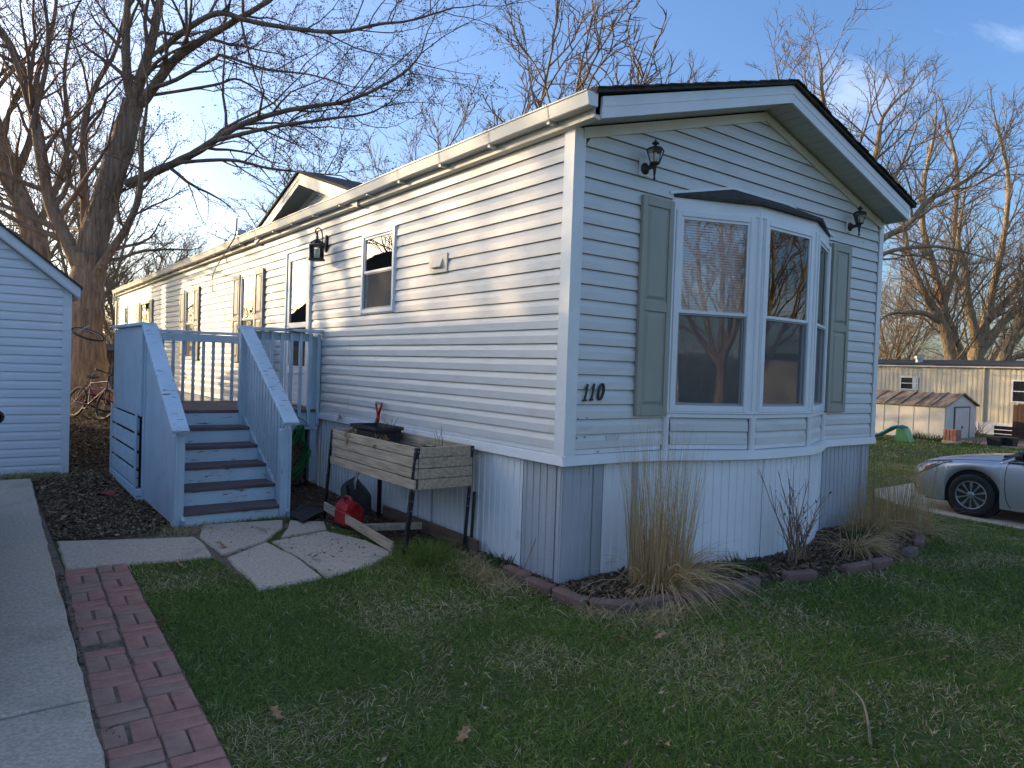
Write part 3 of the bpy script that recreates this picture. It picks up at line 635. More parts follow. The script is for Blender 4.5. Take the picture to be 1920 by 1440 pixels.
# ---- windows
def window(parent, T, u0, u1, z0, z1, split=None, blind=None, curtain=None, fw=0.045, proud=0.036, glass2='glass_dark', screen=True, back=0.0, depth3=True):
    mb = MB(T)
    mb.box(u0, u0 + fw, back - 0.03, proud, z0, z1, .004).box(u1 - fw, u1, back - 0.03, proud, z0, z1, .004)
    mb.box(u0 + fw, u1 - fw, back - 0.03, proud - .001, z1 - fw, z1, .004).box(u0 + fw, u1 - fw, back - 0.03, proud - .001, z0, z0 + fw, .004)
    # outer flange step
    mb.box(u0 - 0.012, u0 + 0.008, -0.0, proud - 0.014, z0 - 0.012, z1 + 0.012, .003).box(u1 - 0.008, u1 + 0.012, 0.0, proud - 0.014, z0 - 0.012, z1 + 0.012, .003)
    mb.box(u0, u1, 0.0, proud - 0.015, z1 - .008, z1 + 0.0115, .003).box(u0, u1, 0.0, proud - 0.015, z0 - 0.0115, z0 + .008, .003)
    win = mb.build('window', M['frame'], parent)
    a0, a1, c0, c1 = u0 + fw, u1 - fw, z0 + fw, z1 - fw
    def sash(b0, b1, lo, hi, w_):
        q = MB(T); q.box(a0, a0 + w_, b0, b1, lo, hi).box(a1 - w_, a1, b0, b1, lo, hi).box(a0 + w_, a1 - w_, b0, b1 - .001, lo, lo + w_).box(a0 + w_, a1 - w_, b0, b1 - .001, hi - w_, hi)
        return q
    s = split if split else c0
    if split:
        sash(0.000, 0.024, s - 0.022, c1, 0.022).build('sash', M['frame'], win)
        sash(-0.024, -0.002, c0, s + 0.020, 0.022).build('sash', M['frame'], win)
        MB(T).box(a0 + .02, a1 - .02, 0.010, 0.013, s + 0.0, c1 - .02).build('pane', M['glass'], win)
        MB(T).box(a0 + .02, a1 - .02, -0.016, -0.013, c0 + .02, s).build('pane', M[glass2], win)
        if screen:
            sf = sash(0.002, 0.016, c0, s - 0.022, 0.016).build('screen_frame', M['screen'], win); MB(T).add([(a0 + .015, .009, c0 + .015), (a1 - .015, .009, c0 + .015), (a1 - .015, .009, s - .036), (a0 + .015, .009, s - .036)], [(0, 1, 2, 3)]).build('screen_mesh', M['mesh'], win if depth3 else sf)
    else:
        sash(0.0, 0.024, c0, c1, 0.02).build('sash', M['frame'], win)
        MB(T).box(a0 + .018, a1 - .018, 0.010, 0.013, c0 + .018, c1 - .018).build('pane', M['glass'], win)
    if blind is not None:
        q = MB(T); z = c1 - 0.01
        q.box(a0 - .01, a1 + .01, -0.07, -0.035, c1 - 0.02, c1 + .02)
        while z > blind:
            q.add([(a0 - .01, -0.040, z - 0.021), (a1 + .01, -0.040, z - 0.021), (a1 + .01, -0.052, z), (a0 - .01, -0.052, z)], [(0, 1, 2, 3)]); z -= 0.0215
        q.box(a0 - .01, a1 + .01, -0.056, -0.038, z - 0.02, z)
        q.build('blind', M['blind'], win)
    if curtain is not None:
        q = MB(T); n = 60; A = []; B = []
        for i in range(n + 1):
            u = curtain[0] + (curtain[1] - curtain[0]) * i / n; o = -0.10 + 0.022 * math.sin(i * 1.15) + 0.01 * math.sin(i * 0.37)
            A.append((u, o, c1)); B.append((u, o, c0))
        q.strip(None, A, B).build('curtain', M['curtain'], win)
    return win
def shutter(parent, T, u0, u1, z0, z1, split=None):
    mb = MB(T); b = 0.018; s = split or (z0 + z1) / 2
    mb.box(u0, u1, b, b + 0.022, z0, z1, .004)
    fr = 0.055
    for (x0, x1, y0, y1) in ((u0, u0 + fr, z0, z1), (u1 - fr, u1, z0, z1), (u0 + fr, u1 - fr, z0, z0 + .075), (u0 + fr, u1 - fr, z1 - .075, z1), (u0 + fr, u1 - fr, s - .04, s + .04)):
        mb.box(x0, x1, b + 0.020, b + 0.034, y0, y1, .004)
    sh = mb.build('shutter', M['shutter'], parent)
    for lo, hi in ((z0 + .075, s - .04), (s + .04, z1 - .075)):
        i = 0.028; x0, x1 = u0 + fr + 0.012, u1 - fr - 0.012; y0, y1 = lo + .014, hi - .014
        MB(T).add([(x0, b + .021, y0), (x1, b + .021, y0), (x1, b + .021, y1), (x0, b + .021, y1), (x0 + i, b + .033, y0 + i), (x1 - i, b + .033, y0 + i), (x1 - i, b + .033, y1 - i), (x0 + i, b + .033, y1 - i)],
                  [(0, 1, 5, 4), (1, 2, 6, 5), (2, 3, 7, 6), (3, 0, 4, 7), (4, 5, 6, 7)]).build('raised_panel', M['shutter'], sh)
window(home, TL, *WIN_L[0], split=2.60)
window(home, TL, *WIN_L[1], split=2.24, curtain=(7.25, 7.92))
window(home, TL, *WIN_L[2], split=2.28, curtain=(11.2, 11.7))
window(home, TL, *WIN_L[3], split=2.28)
window(home, TL, *WIN_L[4], split=2.5)
for u0, u1 in ((7.965, 8.32), (6.80, 7.18), (11.73, 12.09), (10.57, 10.95), (16.66, 17.05), (15.02, 15.36)):
    shutter(home, TL, u0, u1, 1.53, 2.95)
for u0, u1 in ((0.695, 1.065), (3.545, 3.905)):
    shutter(home, TF, u0, u1, 1.245, 2.985, 2.12)
# ---- side door: white storm door with two big lites
mb = MB(TL); u0, u1, z0, z1 = DOOR
mb.box(u0, u0 + .05, -.03, .045, z0, z1, .004).box(u1 - .05, u1, -.03, .045, z0, z1, .004).box(u0 + .05, u1 - .05, -.03, .044, z1 - .055, z1, .004).box(u0 - .02, u1 + .02, 0.0, .06, z0 - .04, z0, .004)
door = mb.build('door', M['frame'], home)
mb = MB(TL); a0, a1 = u0 + .055, u1 - .055
for (x0, x1, y0, y1) in ((a0, a0 + .085, z0 + .01, z1 - .06), (a1 - .085, a1, z0 + .01, z1 - .06), (a0 + .085, a1 - .085, z1 - .17, z1 - .06), (a0 + .085, a1 - .085, 2.03, 2.10), (a0 + .085, a1 - .085, 1.42, 1.52), (a0 + .085, a1 - .085, z0 + .01, 1.16)):
    mb.box(x0, x1, .002, .030, y0, y1, .003)
mb.box(a0 + .085, a1 - .085, .004, .016, 1.16, 1.42)
mb.build('door_leaf', M['frame'], door)
MB(TL).box(a0 + .08, a1 - .08, .010, .013, 2.10, z1 - .165).build('pane', M['glass'], door)
MB(TL).box(a0 + .08, a1 - .08, .010, .013, 1.515, 2.035).build('pane', M['glass'], door)
MB(TL).box(a0 + .05, a1 - .05, -.05, -.04, z0 + .02, z1 - .1).build('inner_door', mat('pale_inner_door', (0.42, 0.43, 0.40), 0.6), door)
MB(TL).tube([(a1 - .045, .030, 1.96), (a1 - .045, .065, 1.96), (a1 - .045, .065, 2.06), (a1 - .045, .030, 2.06)], .007, 6).build('door_handle', M['galv'], door)
# ---- bay window
bay = bpy.data.objects.new('bay_window', MB().add([(BX0, -0.01, 0.975), (V1[0], V1[1], 0.975), (V2[0], V2[1], 0.975), (BX1, -0.01, 0.975), (BX0, -0.01, 1.0), (V1[0], V1[1], 1.0), (V2[0], V2[1], 1.0), (BX1, -0.01, 1.0)],
      [(0, 1, 2, 3), (4, 5, 6, 7), (0, 1, 5, 4), (1, 2, 6, 5), (2, 3, 7, 6)]).mesh('bay_window', M['inside']))
link(bay, home)
def facet(a, b):
    a = Vector((*a, 0)); b = Vector((*b, 0)); d = (b - a); Ln = d.length; d.normalize()
    return ((a.x, a.y, 0), (d.x, d.y, 0), (d.y, -d.x, 0), (0, 0, 1)), Ln
fac = [facet((BX0, 0), V1), facet(V1, V2), facet(V2, (BX1, 0))]
for k, (T, Ln) in enumerate(fac):
    siding(bay, T, ZS + 0.002, EX, 2, [], 0.045 if k else 0.05, Ln - 0.045, M['vinyl'], split=9, seed=20 + k)
    MB(T).box(0.0, Ln, -0.05, -0.002, 1.0, 1.29).build('knee_wall', M['inside'], bay)
    MB(T).box(0.04, Ln - 0.04, 0.0, 0.013, 0.962, 1.001).build('starter_strip', M['trim'], bay)
    MB(T).box(0.0, Ln, 0.0, 0.030, 1.226, 1.262, .004).box(0.0, Ln, -.03, 0.040, 1.262, 1.276, .004).build('sill', M['frame'], bay)
    MB(T).box(-0.01, Ln + .01, -0.04, 0.012, 2.935, 3.065).box(-.005, Ln + .005, 0.0, 0.020, 2.935, 2.955).build('header_board', M['frame'], bay)
    in0, in1 = (0.028, Ln - 0.055) if k == 0 else ((0.055, Ln - 0.055) if k == 1 else (0.055, Ln - 0.028))
    w_ = window(home, T, in0, in1, 1.278, 2.933, split=2.115, blind=(2.13 if k == 0 else 2.42 if k == 1 else 2.6), fw=0.05, proud=0.034)
    w_.parent = bay; w_.matrix_parent_inverse = world_of(bay).inverted()
    # blank strips beside the windows
    MB(T).box(0.0, in0, -0.03, 0.010, 1.276, 2.935).box(in1, Ln, -0.03, 0.010, 1.276, 2.935).build('mullion_post', M['frame'], bay)
for (x, y), (nx_, ny_) in ((V1, (-0.19, -0.98)), (V2, (0.19, -0.98)), ((BX0, -0.012), (-.5, -.7)), ((BX1, -0.012), (.5, -.7))):
    MB().lathe([(0.031, 0.945), (0.031, 1.235)], (x + nx_ * .008, y + ny_ * .008, 0), 8, rot0=.39).build('corner_bead', M['trim'], bay)
    MB().lathe([(0.022, 1.27), (0.022, 2.94)], (x + nx_ * .004, y + ny_ * .004, 0), 8, rot0=.39).build('corner_bead', M['frame'], bay)
# bay roof
eo = 0.055
def offp(p, d): return (p[0] + d[0], p[1] + d[1])
E_ = [(BX0 - 0.045, -0.0), (V1[0] - 0.025, V1[1] - eo), (V2[0] + 0.025, V2[1] - eo), (BX1 + 0.045, -0.0)]
zt_, zb_ = 3.065, 3.035
v = [(*E_[i], zt_) for i in range(4)] + [(1.86, -0.022, 3.232), (2.74, -0.022, 3.232)] + [(*E_[i], zb_) for i in range(4)]
broof = MB().add(v, [(0, 1, 4), (1, 2, 5, 4), (2, 3, 5), (0, 6, 7, 1), (1, 7, 8, 2), (2, 8, 9, 3), (6, 9, 8, 7)]).build('bay_roof', M['shingle'], bay)
mb = MB(TF)
for p, q in (((1.03, 3.06), (1.86, 3.243)), ((1.86, 3.243), (2.74, 3.243)), ((2.74, 3.243), (3.57, 3.06))):
    mb.obox((p[0], 0.022, p[1]), (q[0], 0.022, q[1]), 0.016, 0.022)
mb.build('roof_flashing', M['trim'], bay)
# ---- house number, data plate, screws
def digit(kind, x, z, h, sl=0.22):
    mb = MB()
    def P(u, w): return (x + u * h + sl * w * h, -0.030, z + w * h)
    if kind == '1':
        mb.tube([P(.10, .98), P(.10, .5), P(.10, .03)], [.0085, .0085, .009], 6).tube([P(-.03, .72), P(.04, .80), P(.10, .98)], [.005, .006, .008], 6).tube([P(-.06, .03), P(.10, .035), P(.24, .05)], [.0065, .008, .0065], 6)
    else:
        pts = [P(.24 + .20 * math.sin(t), .5 + .47 * math.cos(t)) for t in np.linspace(0, 2 * math.pi, 25)]
        mb.tube(pts, [.0075 + .0035 * abs(math.sin(t)) for t in np.linspace(0, 2 * math.pi, 25)], 6)
    return mb
num = digit('1', 0.146, 1.362, 0.128).build('house_number', M['bronze'], home)
digit('1', 0.214, 1.366, 0.128).build('digit', M['bronze'], num)
digit('0', 0.280, 1.368, 0.128).build('digit', M['bronze'], num)
MB(TF).box(0.415, 0.555, 0.016, 0.019, 1.058, 1.096).build('data_plate', mat('aluminium_plate', (0.55, 0.56, 0.55), 0.45, 0.25, 60), home)
for (u, z) in ((0.11, 1.23), (0.20, 1.235), (0.105, 1.085), (0.19, 1.09), (2.0, 0.974), (0.33, 0.975), (4.2, 3.08)):
    MB(TF).lathe([(0.006, 0.0135), (0.006, 0.0185), (0.0, 0.0195)], (u, 0, z), 6, axis='y').build('screw', M['black'], home)
# ---- dryer vent
mb = MB(TL); mb.box(1.665, 1.99, .012, .030, 2.45, 2.625, .004)
vent = mb.build('dryer_vent', M['cream'], home)
MB(TL).add([(1.74, .03, 2.585), (1.92, .03, 2.585), (1.92, .062, 2.50), (1.74, .062, 2.50), (1.74, .03, 2.50), (1.92, .03, 2.50)], [(0, 1, 2, 3), (0, 3, 4), (1, 5, 2)]).build('vent_hood', M['cream'], vent)
# ---- spigot
MB(TL).tube([(3.90, .0, .943), (3.90, .07, .943), (3.90, .085, .915)], [.016, .018, .014], 8).lathe([(0.03, 0.05), (0.034, 0.06), (0.0, 0.07)], (3.90, 0, .965), 8, axis='y').build('spigot', M['galv'], home)
# ---- roof
ov = 0.295; RZ = 4.185; ex = -0.075; EZ = 3.495
def roof_slab(sgn, y0, y1, name, t=0.03):
    x0 = ex - 0.03 if sgn < 0 else W - ex + 0.03
    z0 = EZ - 0.008; zr = RZ + 0.002
    return MB().add([(x0, y0, z0), (W / 2, y0, zr), (W / 2, y1, zr), (x0, y1, z0), (x0, y0, z0 + t), (W / 2, y0, zr + t), (W / 2, y1, zr + t), (x0, y1, z0 + t)],
                    [(0, 1, 2, 3), (4, 5, 6, 7), (0, 1, 5, 4), (1, 2, 6, 5), (2, 3, 7, 6), (3, 0, 4, 7)]).build(name, M['shingle'], home)
roof = roof_slab(-1, -ov - 0.03, L + 0.25, 'roof')
r2 = roof_slab(1, -ov - 0.03, L + 0.25, 'roof')
# shingle courses: stepped rows showing along the front rake
for sgn in (-1, 1):
    for i in range(17):
        f0, f1 = i / 17, (i + 1.35) / 17
        f1 = min(1.0, f1)
        xe, xr = (ex - 0.03, W / 2) if sgn < 0 else (W - ex + 0.03, W / 2)
        za, zb = EZ + 0.022, RZ + 0.032
        xa, xb = xe + (xr - xe) * f0, xe + (xr - xe) * f1; zza, zzb = za + (zb - za) * f0 + 0.011, za + (zb - za) * f1 + 0.003
        y0, y1 = -ov - 0.042 - 0.006 * (i % 3), L + 0.26
        MB().add([(xa, y0, zza), (xb, y0, zzb), (xb, y1, zzb), (xa, y1, zza), (xa, y0, zza - .010), (xa, y1, zza - .010), (xb, y0, zzb - .01)], [(0, 1, 2, 3), (0, 3, 5, 4), (0, 1, 6, 4)]).build('shingle_course', M['shingle'], roof if sgn < 0 else r2)
# rake boards (two-step fascia)
for sgn in (-1, 1):
    x0 = 0.0 - 0.02 if sgn < 0 else W + 0.02
    for z0_, z1_, y_, nm in ((0.0, 0.072, -ov, 'rake_board'), (-0.078, 0.0, -ov + 0.004, 'rake_board')):
        A = (x0, RZ - 0.148 - 0.69 + 0.0, 0)
        zl, zp = 3.418, 4.107
        mb = MB().prism([(x0, y_, zl + z0_), (W / 2, y_, zp + z0_), (W / 2, y_, zp + z1_), (x0, y_, zl + z1_)], (0, 0.02, 0))
        mb.build(nm, M['trim'], home)
# soffit under front overhang: boards running from rake to wall
for sgn in (-1, 1):
    n = 22
    for i in range(n):
        f0, f1 = i / n, (i + 1) / n
        xa = (-0.01 if sgn < 0 else W + 0.01); xr = W / 2
        x_0, x_1 = xa + (xr - xa) * f0, xa + (xr - xa) * f1
        z_0, z_1 = 3.352 + 0.68 * f0, 3.352 + 0.68 * f1
        y0, y1 = -ov + 0.016, 0.0
        dz = 0.006; gap = 0.05
        xg, zg = x_0 + (x_1 - x_0) * (1 - gap), z_0 + (z_1 - z_0) * (1 - gap)
        MB().add([(x_0, y0, z_0), (xg, y0, zg), (xg, y1, zg), (x_0, y1, z_0), (xg, y0, zg + dz), (xg, y1, zg + dz), (x_1, y0, z_1 + dz), (x_1, y1, z_1 + dz)],
                 [(0, 1, 2, 3), (1, 4, 5, 2), (4, 6, 7, 5)]).build('soffit_board', perf if (i < 3) else M['soffit'], home)
# frieze on the wall below the soffit
for sgn in (-1, 1):
    xa = 0.06 if sgn < 0 else W - 0.035
    fa = (xa if sgn < 0 else W - xa) * SLOPE
    MB().prism([(xa, -0.034, 3.262 + fa), (W / 2, -0.034, 3.262 + W / 2 * SLOPE), (W / 2, -0.034, 3.342 + W / 2 * SLOPE), (xa, -0.034, 3.342 + fa)], (0, 0.030, 0)).build('frieze_board', M['cream'], home)
# eave fascia, trim and gutter on the long side
MB().box(-0.075, -0.055, -ov + 0.03, L + 0.2, 3.362, 3.497).build('eave_fascia', M['fascia'], home)
MB().prism([(-0.078, -ov + 0.02, 3.340), (-0.030, -ov + 0.02, 3.330), (0.0, -ov + 0.02, 3.345), (0.0, -ov + 0.02, 3.365), (-0.078, -ov + 0.02, 3.362)], (0, L + 0.45, 0)).build('eave_trim', M['cream'], home)
MB().box(W + 0.055, W + 0.075, -ov + 0.03, L + 0.2, 3.342, 3.497).build('eave_fascia', M['trim'], home)
gp = [(-0.076, 3.495), (-0.076, 3.400), (-0.150, 3.396), (-0.160, 3.402), (-0.176, 3.484), (-0.184, 3.490), (-0.184, 3.499), (-0.170, 3.499), (-0.166, 3.486), (-0.152, 3.408), (-0.084, 3.408)]
def gprof(y): return [(x, y, z) for x, z in gp]
ys_g = [-ov - 0.01 + k * (L + 0.45) / 24 for k in range(25)]
mb = MB()
for k in range(24):
    sag = lambda y: 0.006 * math.sin(y * 1.1) + 0.004 * math.sin(y * 2.7 + 1)
    mb.strip(None, [(x, y, z + sag(ys_g[k])) for x, y, z in gprof(ys_g[k])], [(x, y, z + sag(ys_g[k + 1])) for x, y, z in gprof(ys_g[k + 1])])
gut = mb.build('gutter', M['gutter'], home)
MB().prism([(x, -ov - 0.012, z) for x, z in gp[:6]], (0, 0.004, 0)).build('end_cap', M['trim'], gut)
MB().prism([(x, L + 0.14, z) for x, z in gp[:6]], (0, 0.004, 0)).build('end_cap', M['trim'], gut)
hp = [(-0.078, 3.382), (-0.154, 3.389), (-0.166, 3.400), (-0.182, 3.482), (-0.190, 3.490), (-0.190, 3.505), (-0.17, 3.506)]
def hang(y): return [(x, y, z) for x, z in hp]
k = 0; y = 0.12
while y < L:
    mb = MB()
    for dy in (0, 0.020): mb.strip(None, hang(y + dy), hang(y + dy + 0.010))
    mb.box(-0.150, -0.076, y, y + .03, 3.376, 3.397)
    mb.build('gutter_hanger', M['gutter'], gut); y += 0.70 + 0.12 * rnd.random()
MB().tube([(-0.13, L + 0.05, 3.40), (-0.12, L + 0.07, 3.30), (-0.05, L + 0.09, 3.18), (-0.045, L + 0.09, 0.45), (-0.12, L + 0.09, 0.36)], 0.04, 4).build('downspout', M['gutter'], gut)
# roof pipe vent
MB().lathe([(0.075, 3.55), (0.075, 3.86), (0.095, 3.87), (0.095, 3.93), (0.07, 3.96), (0, 3.965)], (0.45, 9.66, 0), 14).build('roof_vent', M['galv'], home, smooth=False)
# ---- decorative dormer over the door
DX, DYC, DHW, DPZ, DBZ = -0.10, 5.28, 1.80, 4.05, 3.47
def dz(y): return DPZ - (DPZ - DBZ) * abs(y - DYC) / DHW
dorm = MB().prism([(0.16, DYC - DHW + .25, DBZ - .02), (0.16, DYC + DHW - .25, DBZ - .02), (0.16, DYC, DPZ - .10)], (0.05, 0, 0)).build('dormer', M['inside'], home)
siding(dorm, ((0.16, 0, 0), (0, 1, 0), (-1, 0, 0), (0, 0, 1)), 3.46, EX, 5, [], DYC - DHW, DYC + DHW, M['vinyl'], split=9, seed=31, clip=lambda z: (DYC - DHW + (z - DBZ + .13) * DHW / (DPZ - DBZ), DYC + DHW - (z - DBZ + .13) * DHW / (DPZ - DBZ)))
for sgn in (-1, 1):
    ye = DYC + sgn * DHW
    MB().prism([(DX, ye, DBZ - .155), (DX, DYC, DPZ - .155), (DX, DYC, DPZ - .082), (DX, ye, DBZ - .082)], (0.02, 0, 0)).build('rake_board', M['cream'], dorm)
    MB().prism([(DX - .005, ye, DBZ - .082), (DX - .005, DYC, DPZ - .082), (DX - .005, DYC, DPZ - .01), (DX - .005, ye, DBZ - .01)], (0.02, 0, 0)).build('rake_board', M['cream'], dorm)
    MB().add([(DX + .01, ye, DBZ - .15), (DX + .01, DYC, DPZ - .15), (0.17, DYC, DPZ - .15), (0.17, ye, DBZ - .15)], [(0, 1, 2, 3)]).build('soffit_board', M['soffit'], dorm)
    MB().prism([(0.135, ye, DBZ - .235), (0.135, DYC, DPZ - .235), (0.135, DYC, DPZ - .15), (0.135, ye, DBZ - .15)], (0.02, 0, 0)).build('frieze_board', M['cream'], dorm)
    xr_ = 1.75
    t = 0.03
    MB().add([(DX - .03, ye + sgn * .02, DBZ - .008), (DX - .03, DYC, DPZ), (xr_, DYC, DPZ), (0.02, ye + sgn * .02, DBZ - .008)] + [(DX - .03, ye + sgn * .02, DBZ - .008 + t), (DX - .03, DYC, DPZ + t), (xr_, DYC, DPZ + t), (0.02, ye + sgn * .02, DBZ - .008 + t)],
             [(0, 1, 2, 3), (4, 5, 6, 7), (0, 1, 5, 4), (1, 2, 6, 5), (2, 3, 7, 6), (3, 0, 4, 7)]).build('dormer_roof', M['shingle'], dorm)
# ================================================================= WALL LANTERNS
def coach_lantern(x, z, label):
    t = thing('wall_lantern', label, 'wall lamp', (x, -0.02, z), 'black coach lanterns on the gable wall')
    y = -0.165
    MB().box(x - .075, x + .065, -.030, -.016, z - .085, z + .095, .003).build('mounting_block', M['trim'], t)
    MB().lathe([(0.0, -0.03), (0.058, -0.032), (0.060, -0.042), (0.046, -0.052), (0.030, -0.062), (0.022, -0.085), (0.020, -0.165)], (x, 0, z - .01), 14, axis='y').build('back_plate', M['bronze'], t, smooth=True)
    MB().lathe([(0.0, -.165), (.006, -.15), (.016, -.135), (.008, -.12), (.013, -.09), (.020, -.02), (.024, 0.0), (.050, .012), (.052, .026), (.0, .03)], (x, y, z + .0), 12).build('stem', M['bronze'], t, smooth=True)
    cage = MB()
    for k in range(6):
        a = math.pi / 6 + k * math.pi / 3
        cage.tube([(x + .050 * math.cos(a), y + .050 * math.sin(a), z + .025), (x + .092 * math.cos(a), y + .092 * math.sin(a), z + .150)], .0045, 5)
        b = a + math.pi / 3
        cage.tube([(x + .092 * math.cos(a), y + .092 * math.sin(a), z + .150), (x + .092 * math.cos(b), y + .092 * math.sin(b), z + .150)], .006, 5)
    cage.build('cage', M['black'], t)
    gl = MB()
    gl.lathe([(.047, .027), (.088, .149)], (x, y, z), 6, rot0=math.pi / 6); gl.f = [f for f in gl.f if len(f) == 4]
    gl.build('glass', M['lampglass'], t)
    MB().lathe([(.095, .148), (.075, .172), (.028, .192), (.012, .196), (.012, .204), (.038, .214), (.040, .222), (.012, .244), (.008, .256), (.0, .268)], (x, y, z), 6, rot0=math.pi / 6).build('cap', M['black'], t)
    MB().lathe([(0.0, .03), (.012, .04), (.014, .07), (.022, .10), (.018, .125), (0, .135)], (x, y, z), 10).build('bulb', mat('frosted_bulb', (.7, .7, .68), .3), t, smooth=True)
    t.scale = (.76, .76, .76)
coach_lantern(0.715, 3.195, 'black coach lantern on the gable wall above the near shutter')
coach_lantern(3.875, 3.205, 'black coach lantern on the gable wall above the far shutter')
t = thing('wall_lantern', 'large bronze scroll-arm lantern with clear glass beside the side door', 'wall lamp', (-0.02, 4.50, 3.0))
lx, ly, lz = -0.165, 4.44, 2.93
MB().lathe([(0.0, 0.0), (.052, .0), (.055, -.012), (.040, -.022), (.0, -.028)], (-.016, 4.50, 0), 10, axis='x').build('back_plate', M['bronze'], t)
t.children[0].scale = (1, 1, 1)
bp_ = MB(); bp_.lathe([(.048, -.0), (.05, -.015), (.03, -.026), (.0, -.03)], (-.016, 0, 0), 12, axis='x')
bp_.v = [(x, 4.50 + y * .9, 3.04 + z * 2.2) for x, y, z in bp_.v]
bpy.data.objects.remove(t.children[0]); bp_.build('back_plate', M['bronze'], t, smooth=True)
arm = [(-.04, 4.50, 3.03), (-.075, 4.485, 3.05), (-.085, 4.48, 3.13), (-.10, 4.47, 3.185), (-.135, 4.455, 3.208), (-.175, 4.437, 3.195), (-.192, 4.43, 3.16), (-.178, 4.436, 3.132), (-.160, 4.443, 3.145), (-.163, 4.441, 3.16)]
MB().tube(crom([Vector(p) for p in arm], 4), .008, 7).build('arm', M['bronze'], t, smooth=True)
MB().lathe([(0, .22), (.010, .205), (.014, .19), (.008, .178), (.02, .165), (.010, .15), (.026, .135), (.05, .10), (.058, .09)], (lx, ly, lz), 12).build('finial', M['bronze'], t, smooth=True)
dome = MB(); dome.lathe([(.03, .125), (.06, .105), (.085, .075), (.093, .06)], (lx, ly, lz), 8); dome.f = [f for f in dome.f if len(f) == 4]; dome.build('glass', M['lampglass'], t)
body = MB(); body.lathe([(.090, .055), (.086, -.10)], (lx, ly, lz), 8); body.f = [f for f in body.f if len(f) == 4]; body.build('glass', M['lampglass'], t)
cg = MB()
for k in range(8):
    a = k * math.pi / 4
    cg.tube([(lx + .094 * math.cos(a), ly + .094 * math.sin(a), lz + .058), (lx + .090 * math.cos(a), ly + .090 * math.sin(a), lz - .105)], .003, 5)
    cg.tube([(lx + .03 * math.cos(a), ly + .03 * math.sin(a), lz + .128), (lx + .066 * math.cos(a), ly + .066 * math.sin(a), lz + .103), (lx + .094 * math.cos(a), ly + .094 * math.sin(a), lz + .060)], .004, 5)
cg.build('cage', M['bronze'], t)
rg = MB(); rg.lathe([(.098, .050), (.102, .058), (.098, .066), (.090, .066), (.090, .050), (.098, .050)], (lx, ly, lz), 8); rg.lathe([(.094, -.100), (.106, -.108), (.104, -.118), (.06, -.124), (.0, -.124)], (lx, ly, lz), 8); rg.build('ring', M['bronze'], t)
MB().lathe([(.0, .02), (.030, .015), (.032, -.09), (0, -.095)], (lx, ly, lz), 10).build('candle_sleeve', mat('frosted_sleeve', (.75, .73, .66), .4), t, smooth=True)

# ================================================================= DECK WITH STEPS
deck = thing('deck', 'pale blue wooden deck with steps, railings and worn purple-brown treads', 'deck', (-1.0, 4.6, gz(-1, 4.6)))
DX0, DX1, DY0, DY1, DZ = -2.00, -0.03, 4.60, 6.46, 0.995
SX0, SX1 = -1.90, -0.955
for i in range(5):   # steps
    zt = 0.15 + 0.169 * i; yn = 3.09 + 0.297 * i
    MB().box(SX0, SX1, yn, yn + 0.325, zt - 0.036, zt, .006).build('tread', M['tread'], deck)
    MB().box(SX0 - .0, SX1 + .0, yn + 0.020, yn + 0.040, zt - (0.20 if i == 0 else 0.169), zt - 0.036).build('riser', M['blue_h'], deck)
MB().box(SX0, SX1, 4.575, 4.597, 0.826, 0.958).build('riser', M['blue_h'], deck)
nb = 13
for i in range(nb):  # deck boards along x
    y0 = DY0 - 0.02 + i * (DY1 - DY0 + .02) / nb
    MB().box(DX0 + .02, DX1, y0, y0 + (DY1 - DY0 + .02) / nb - 0.007, DZ - 0.036, DZ, .004).build('deck_board', M['tread'], deck)
for q in ((SX1 + .002, DX1, DY0 - .0, DY0 + .036, 0.745, DZ - .037), (DX0 + .02, DX1, DY1 - .036, DY1, .76, DZ - .037), (DX0 + .02, DX0 + .056, DY0 + .04, DY1 - .04, .76, DZ - .037)): MB().box(*q).build('rim_joist', M['blue'], deck)
def post(x, y, z0, z1, s=0.088): return MB().box(x - s / 2, x + s / 2, y - s / 2, y + s / 2, z0, z1, .006).build('post', M['blue'], deck)
post(-0.955, DY0 - .01, -.05 + gz(-.95, 4.6), 1.925); post(-1.955, DY0 - .02, 0.0, 1.90); post(-1.955, DY1 - .05, 0.05, 1.90); post(-.075, DY0 + .065, .1, 1.90); post(-.08, DY1 - .05, .1, 1.90)
post(-0.965, 3.13, -.05, 0.90, .095); post(-1.945, 3.15, -.05, 0.86, .095)
post(-0.10, DY1 - .3, 0.05, DZ - .04)
# front-right railing, cap and balusters
def rail_cap(p, q, w=0.14, h=0.036): return MB().obox(p, q, w, h, ch=.006).build('rail_cap', M['blue_h'], deck)
rail_cap((-1.02, DY0 - .02, 1.945), (-0.02, DY0 - .02, 1.962))
MB().box(-0.91, -0.12, DY0 - .001, DY0 + .034, 1.83, 1.925).build('top_rail', M['blue'], deck)
for i in range(8):
    x = -0.86 + i * 0.116
    MB().box(x - .019, x + .019, DY0 - .040, DY0 - .003, 0.80, 1.926, .003).build('baluster', M['blue'], deck)
# back railing
rail_cap((-1.98, DY1 - .03, 1.925), (-0.03, DY1 - .03, 1.935), .10)
MB().box(-1.91, -0.12, DY1 - .07, DY1 - .036, 1.80, 1.905).build('top_rail', M['blue'], deck)
for i in range(14):
    x = -1.84 + i * 0.128
    MB().box(x - .019, x + .019, DY1 - .034, DY1 + .003, .80, 1.905, .003).build('baluster', M['blue'], deck)
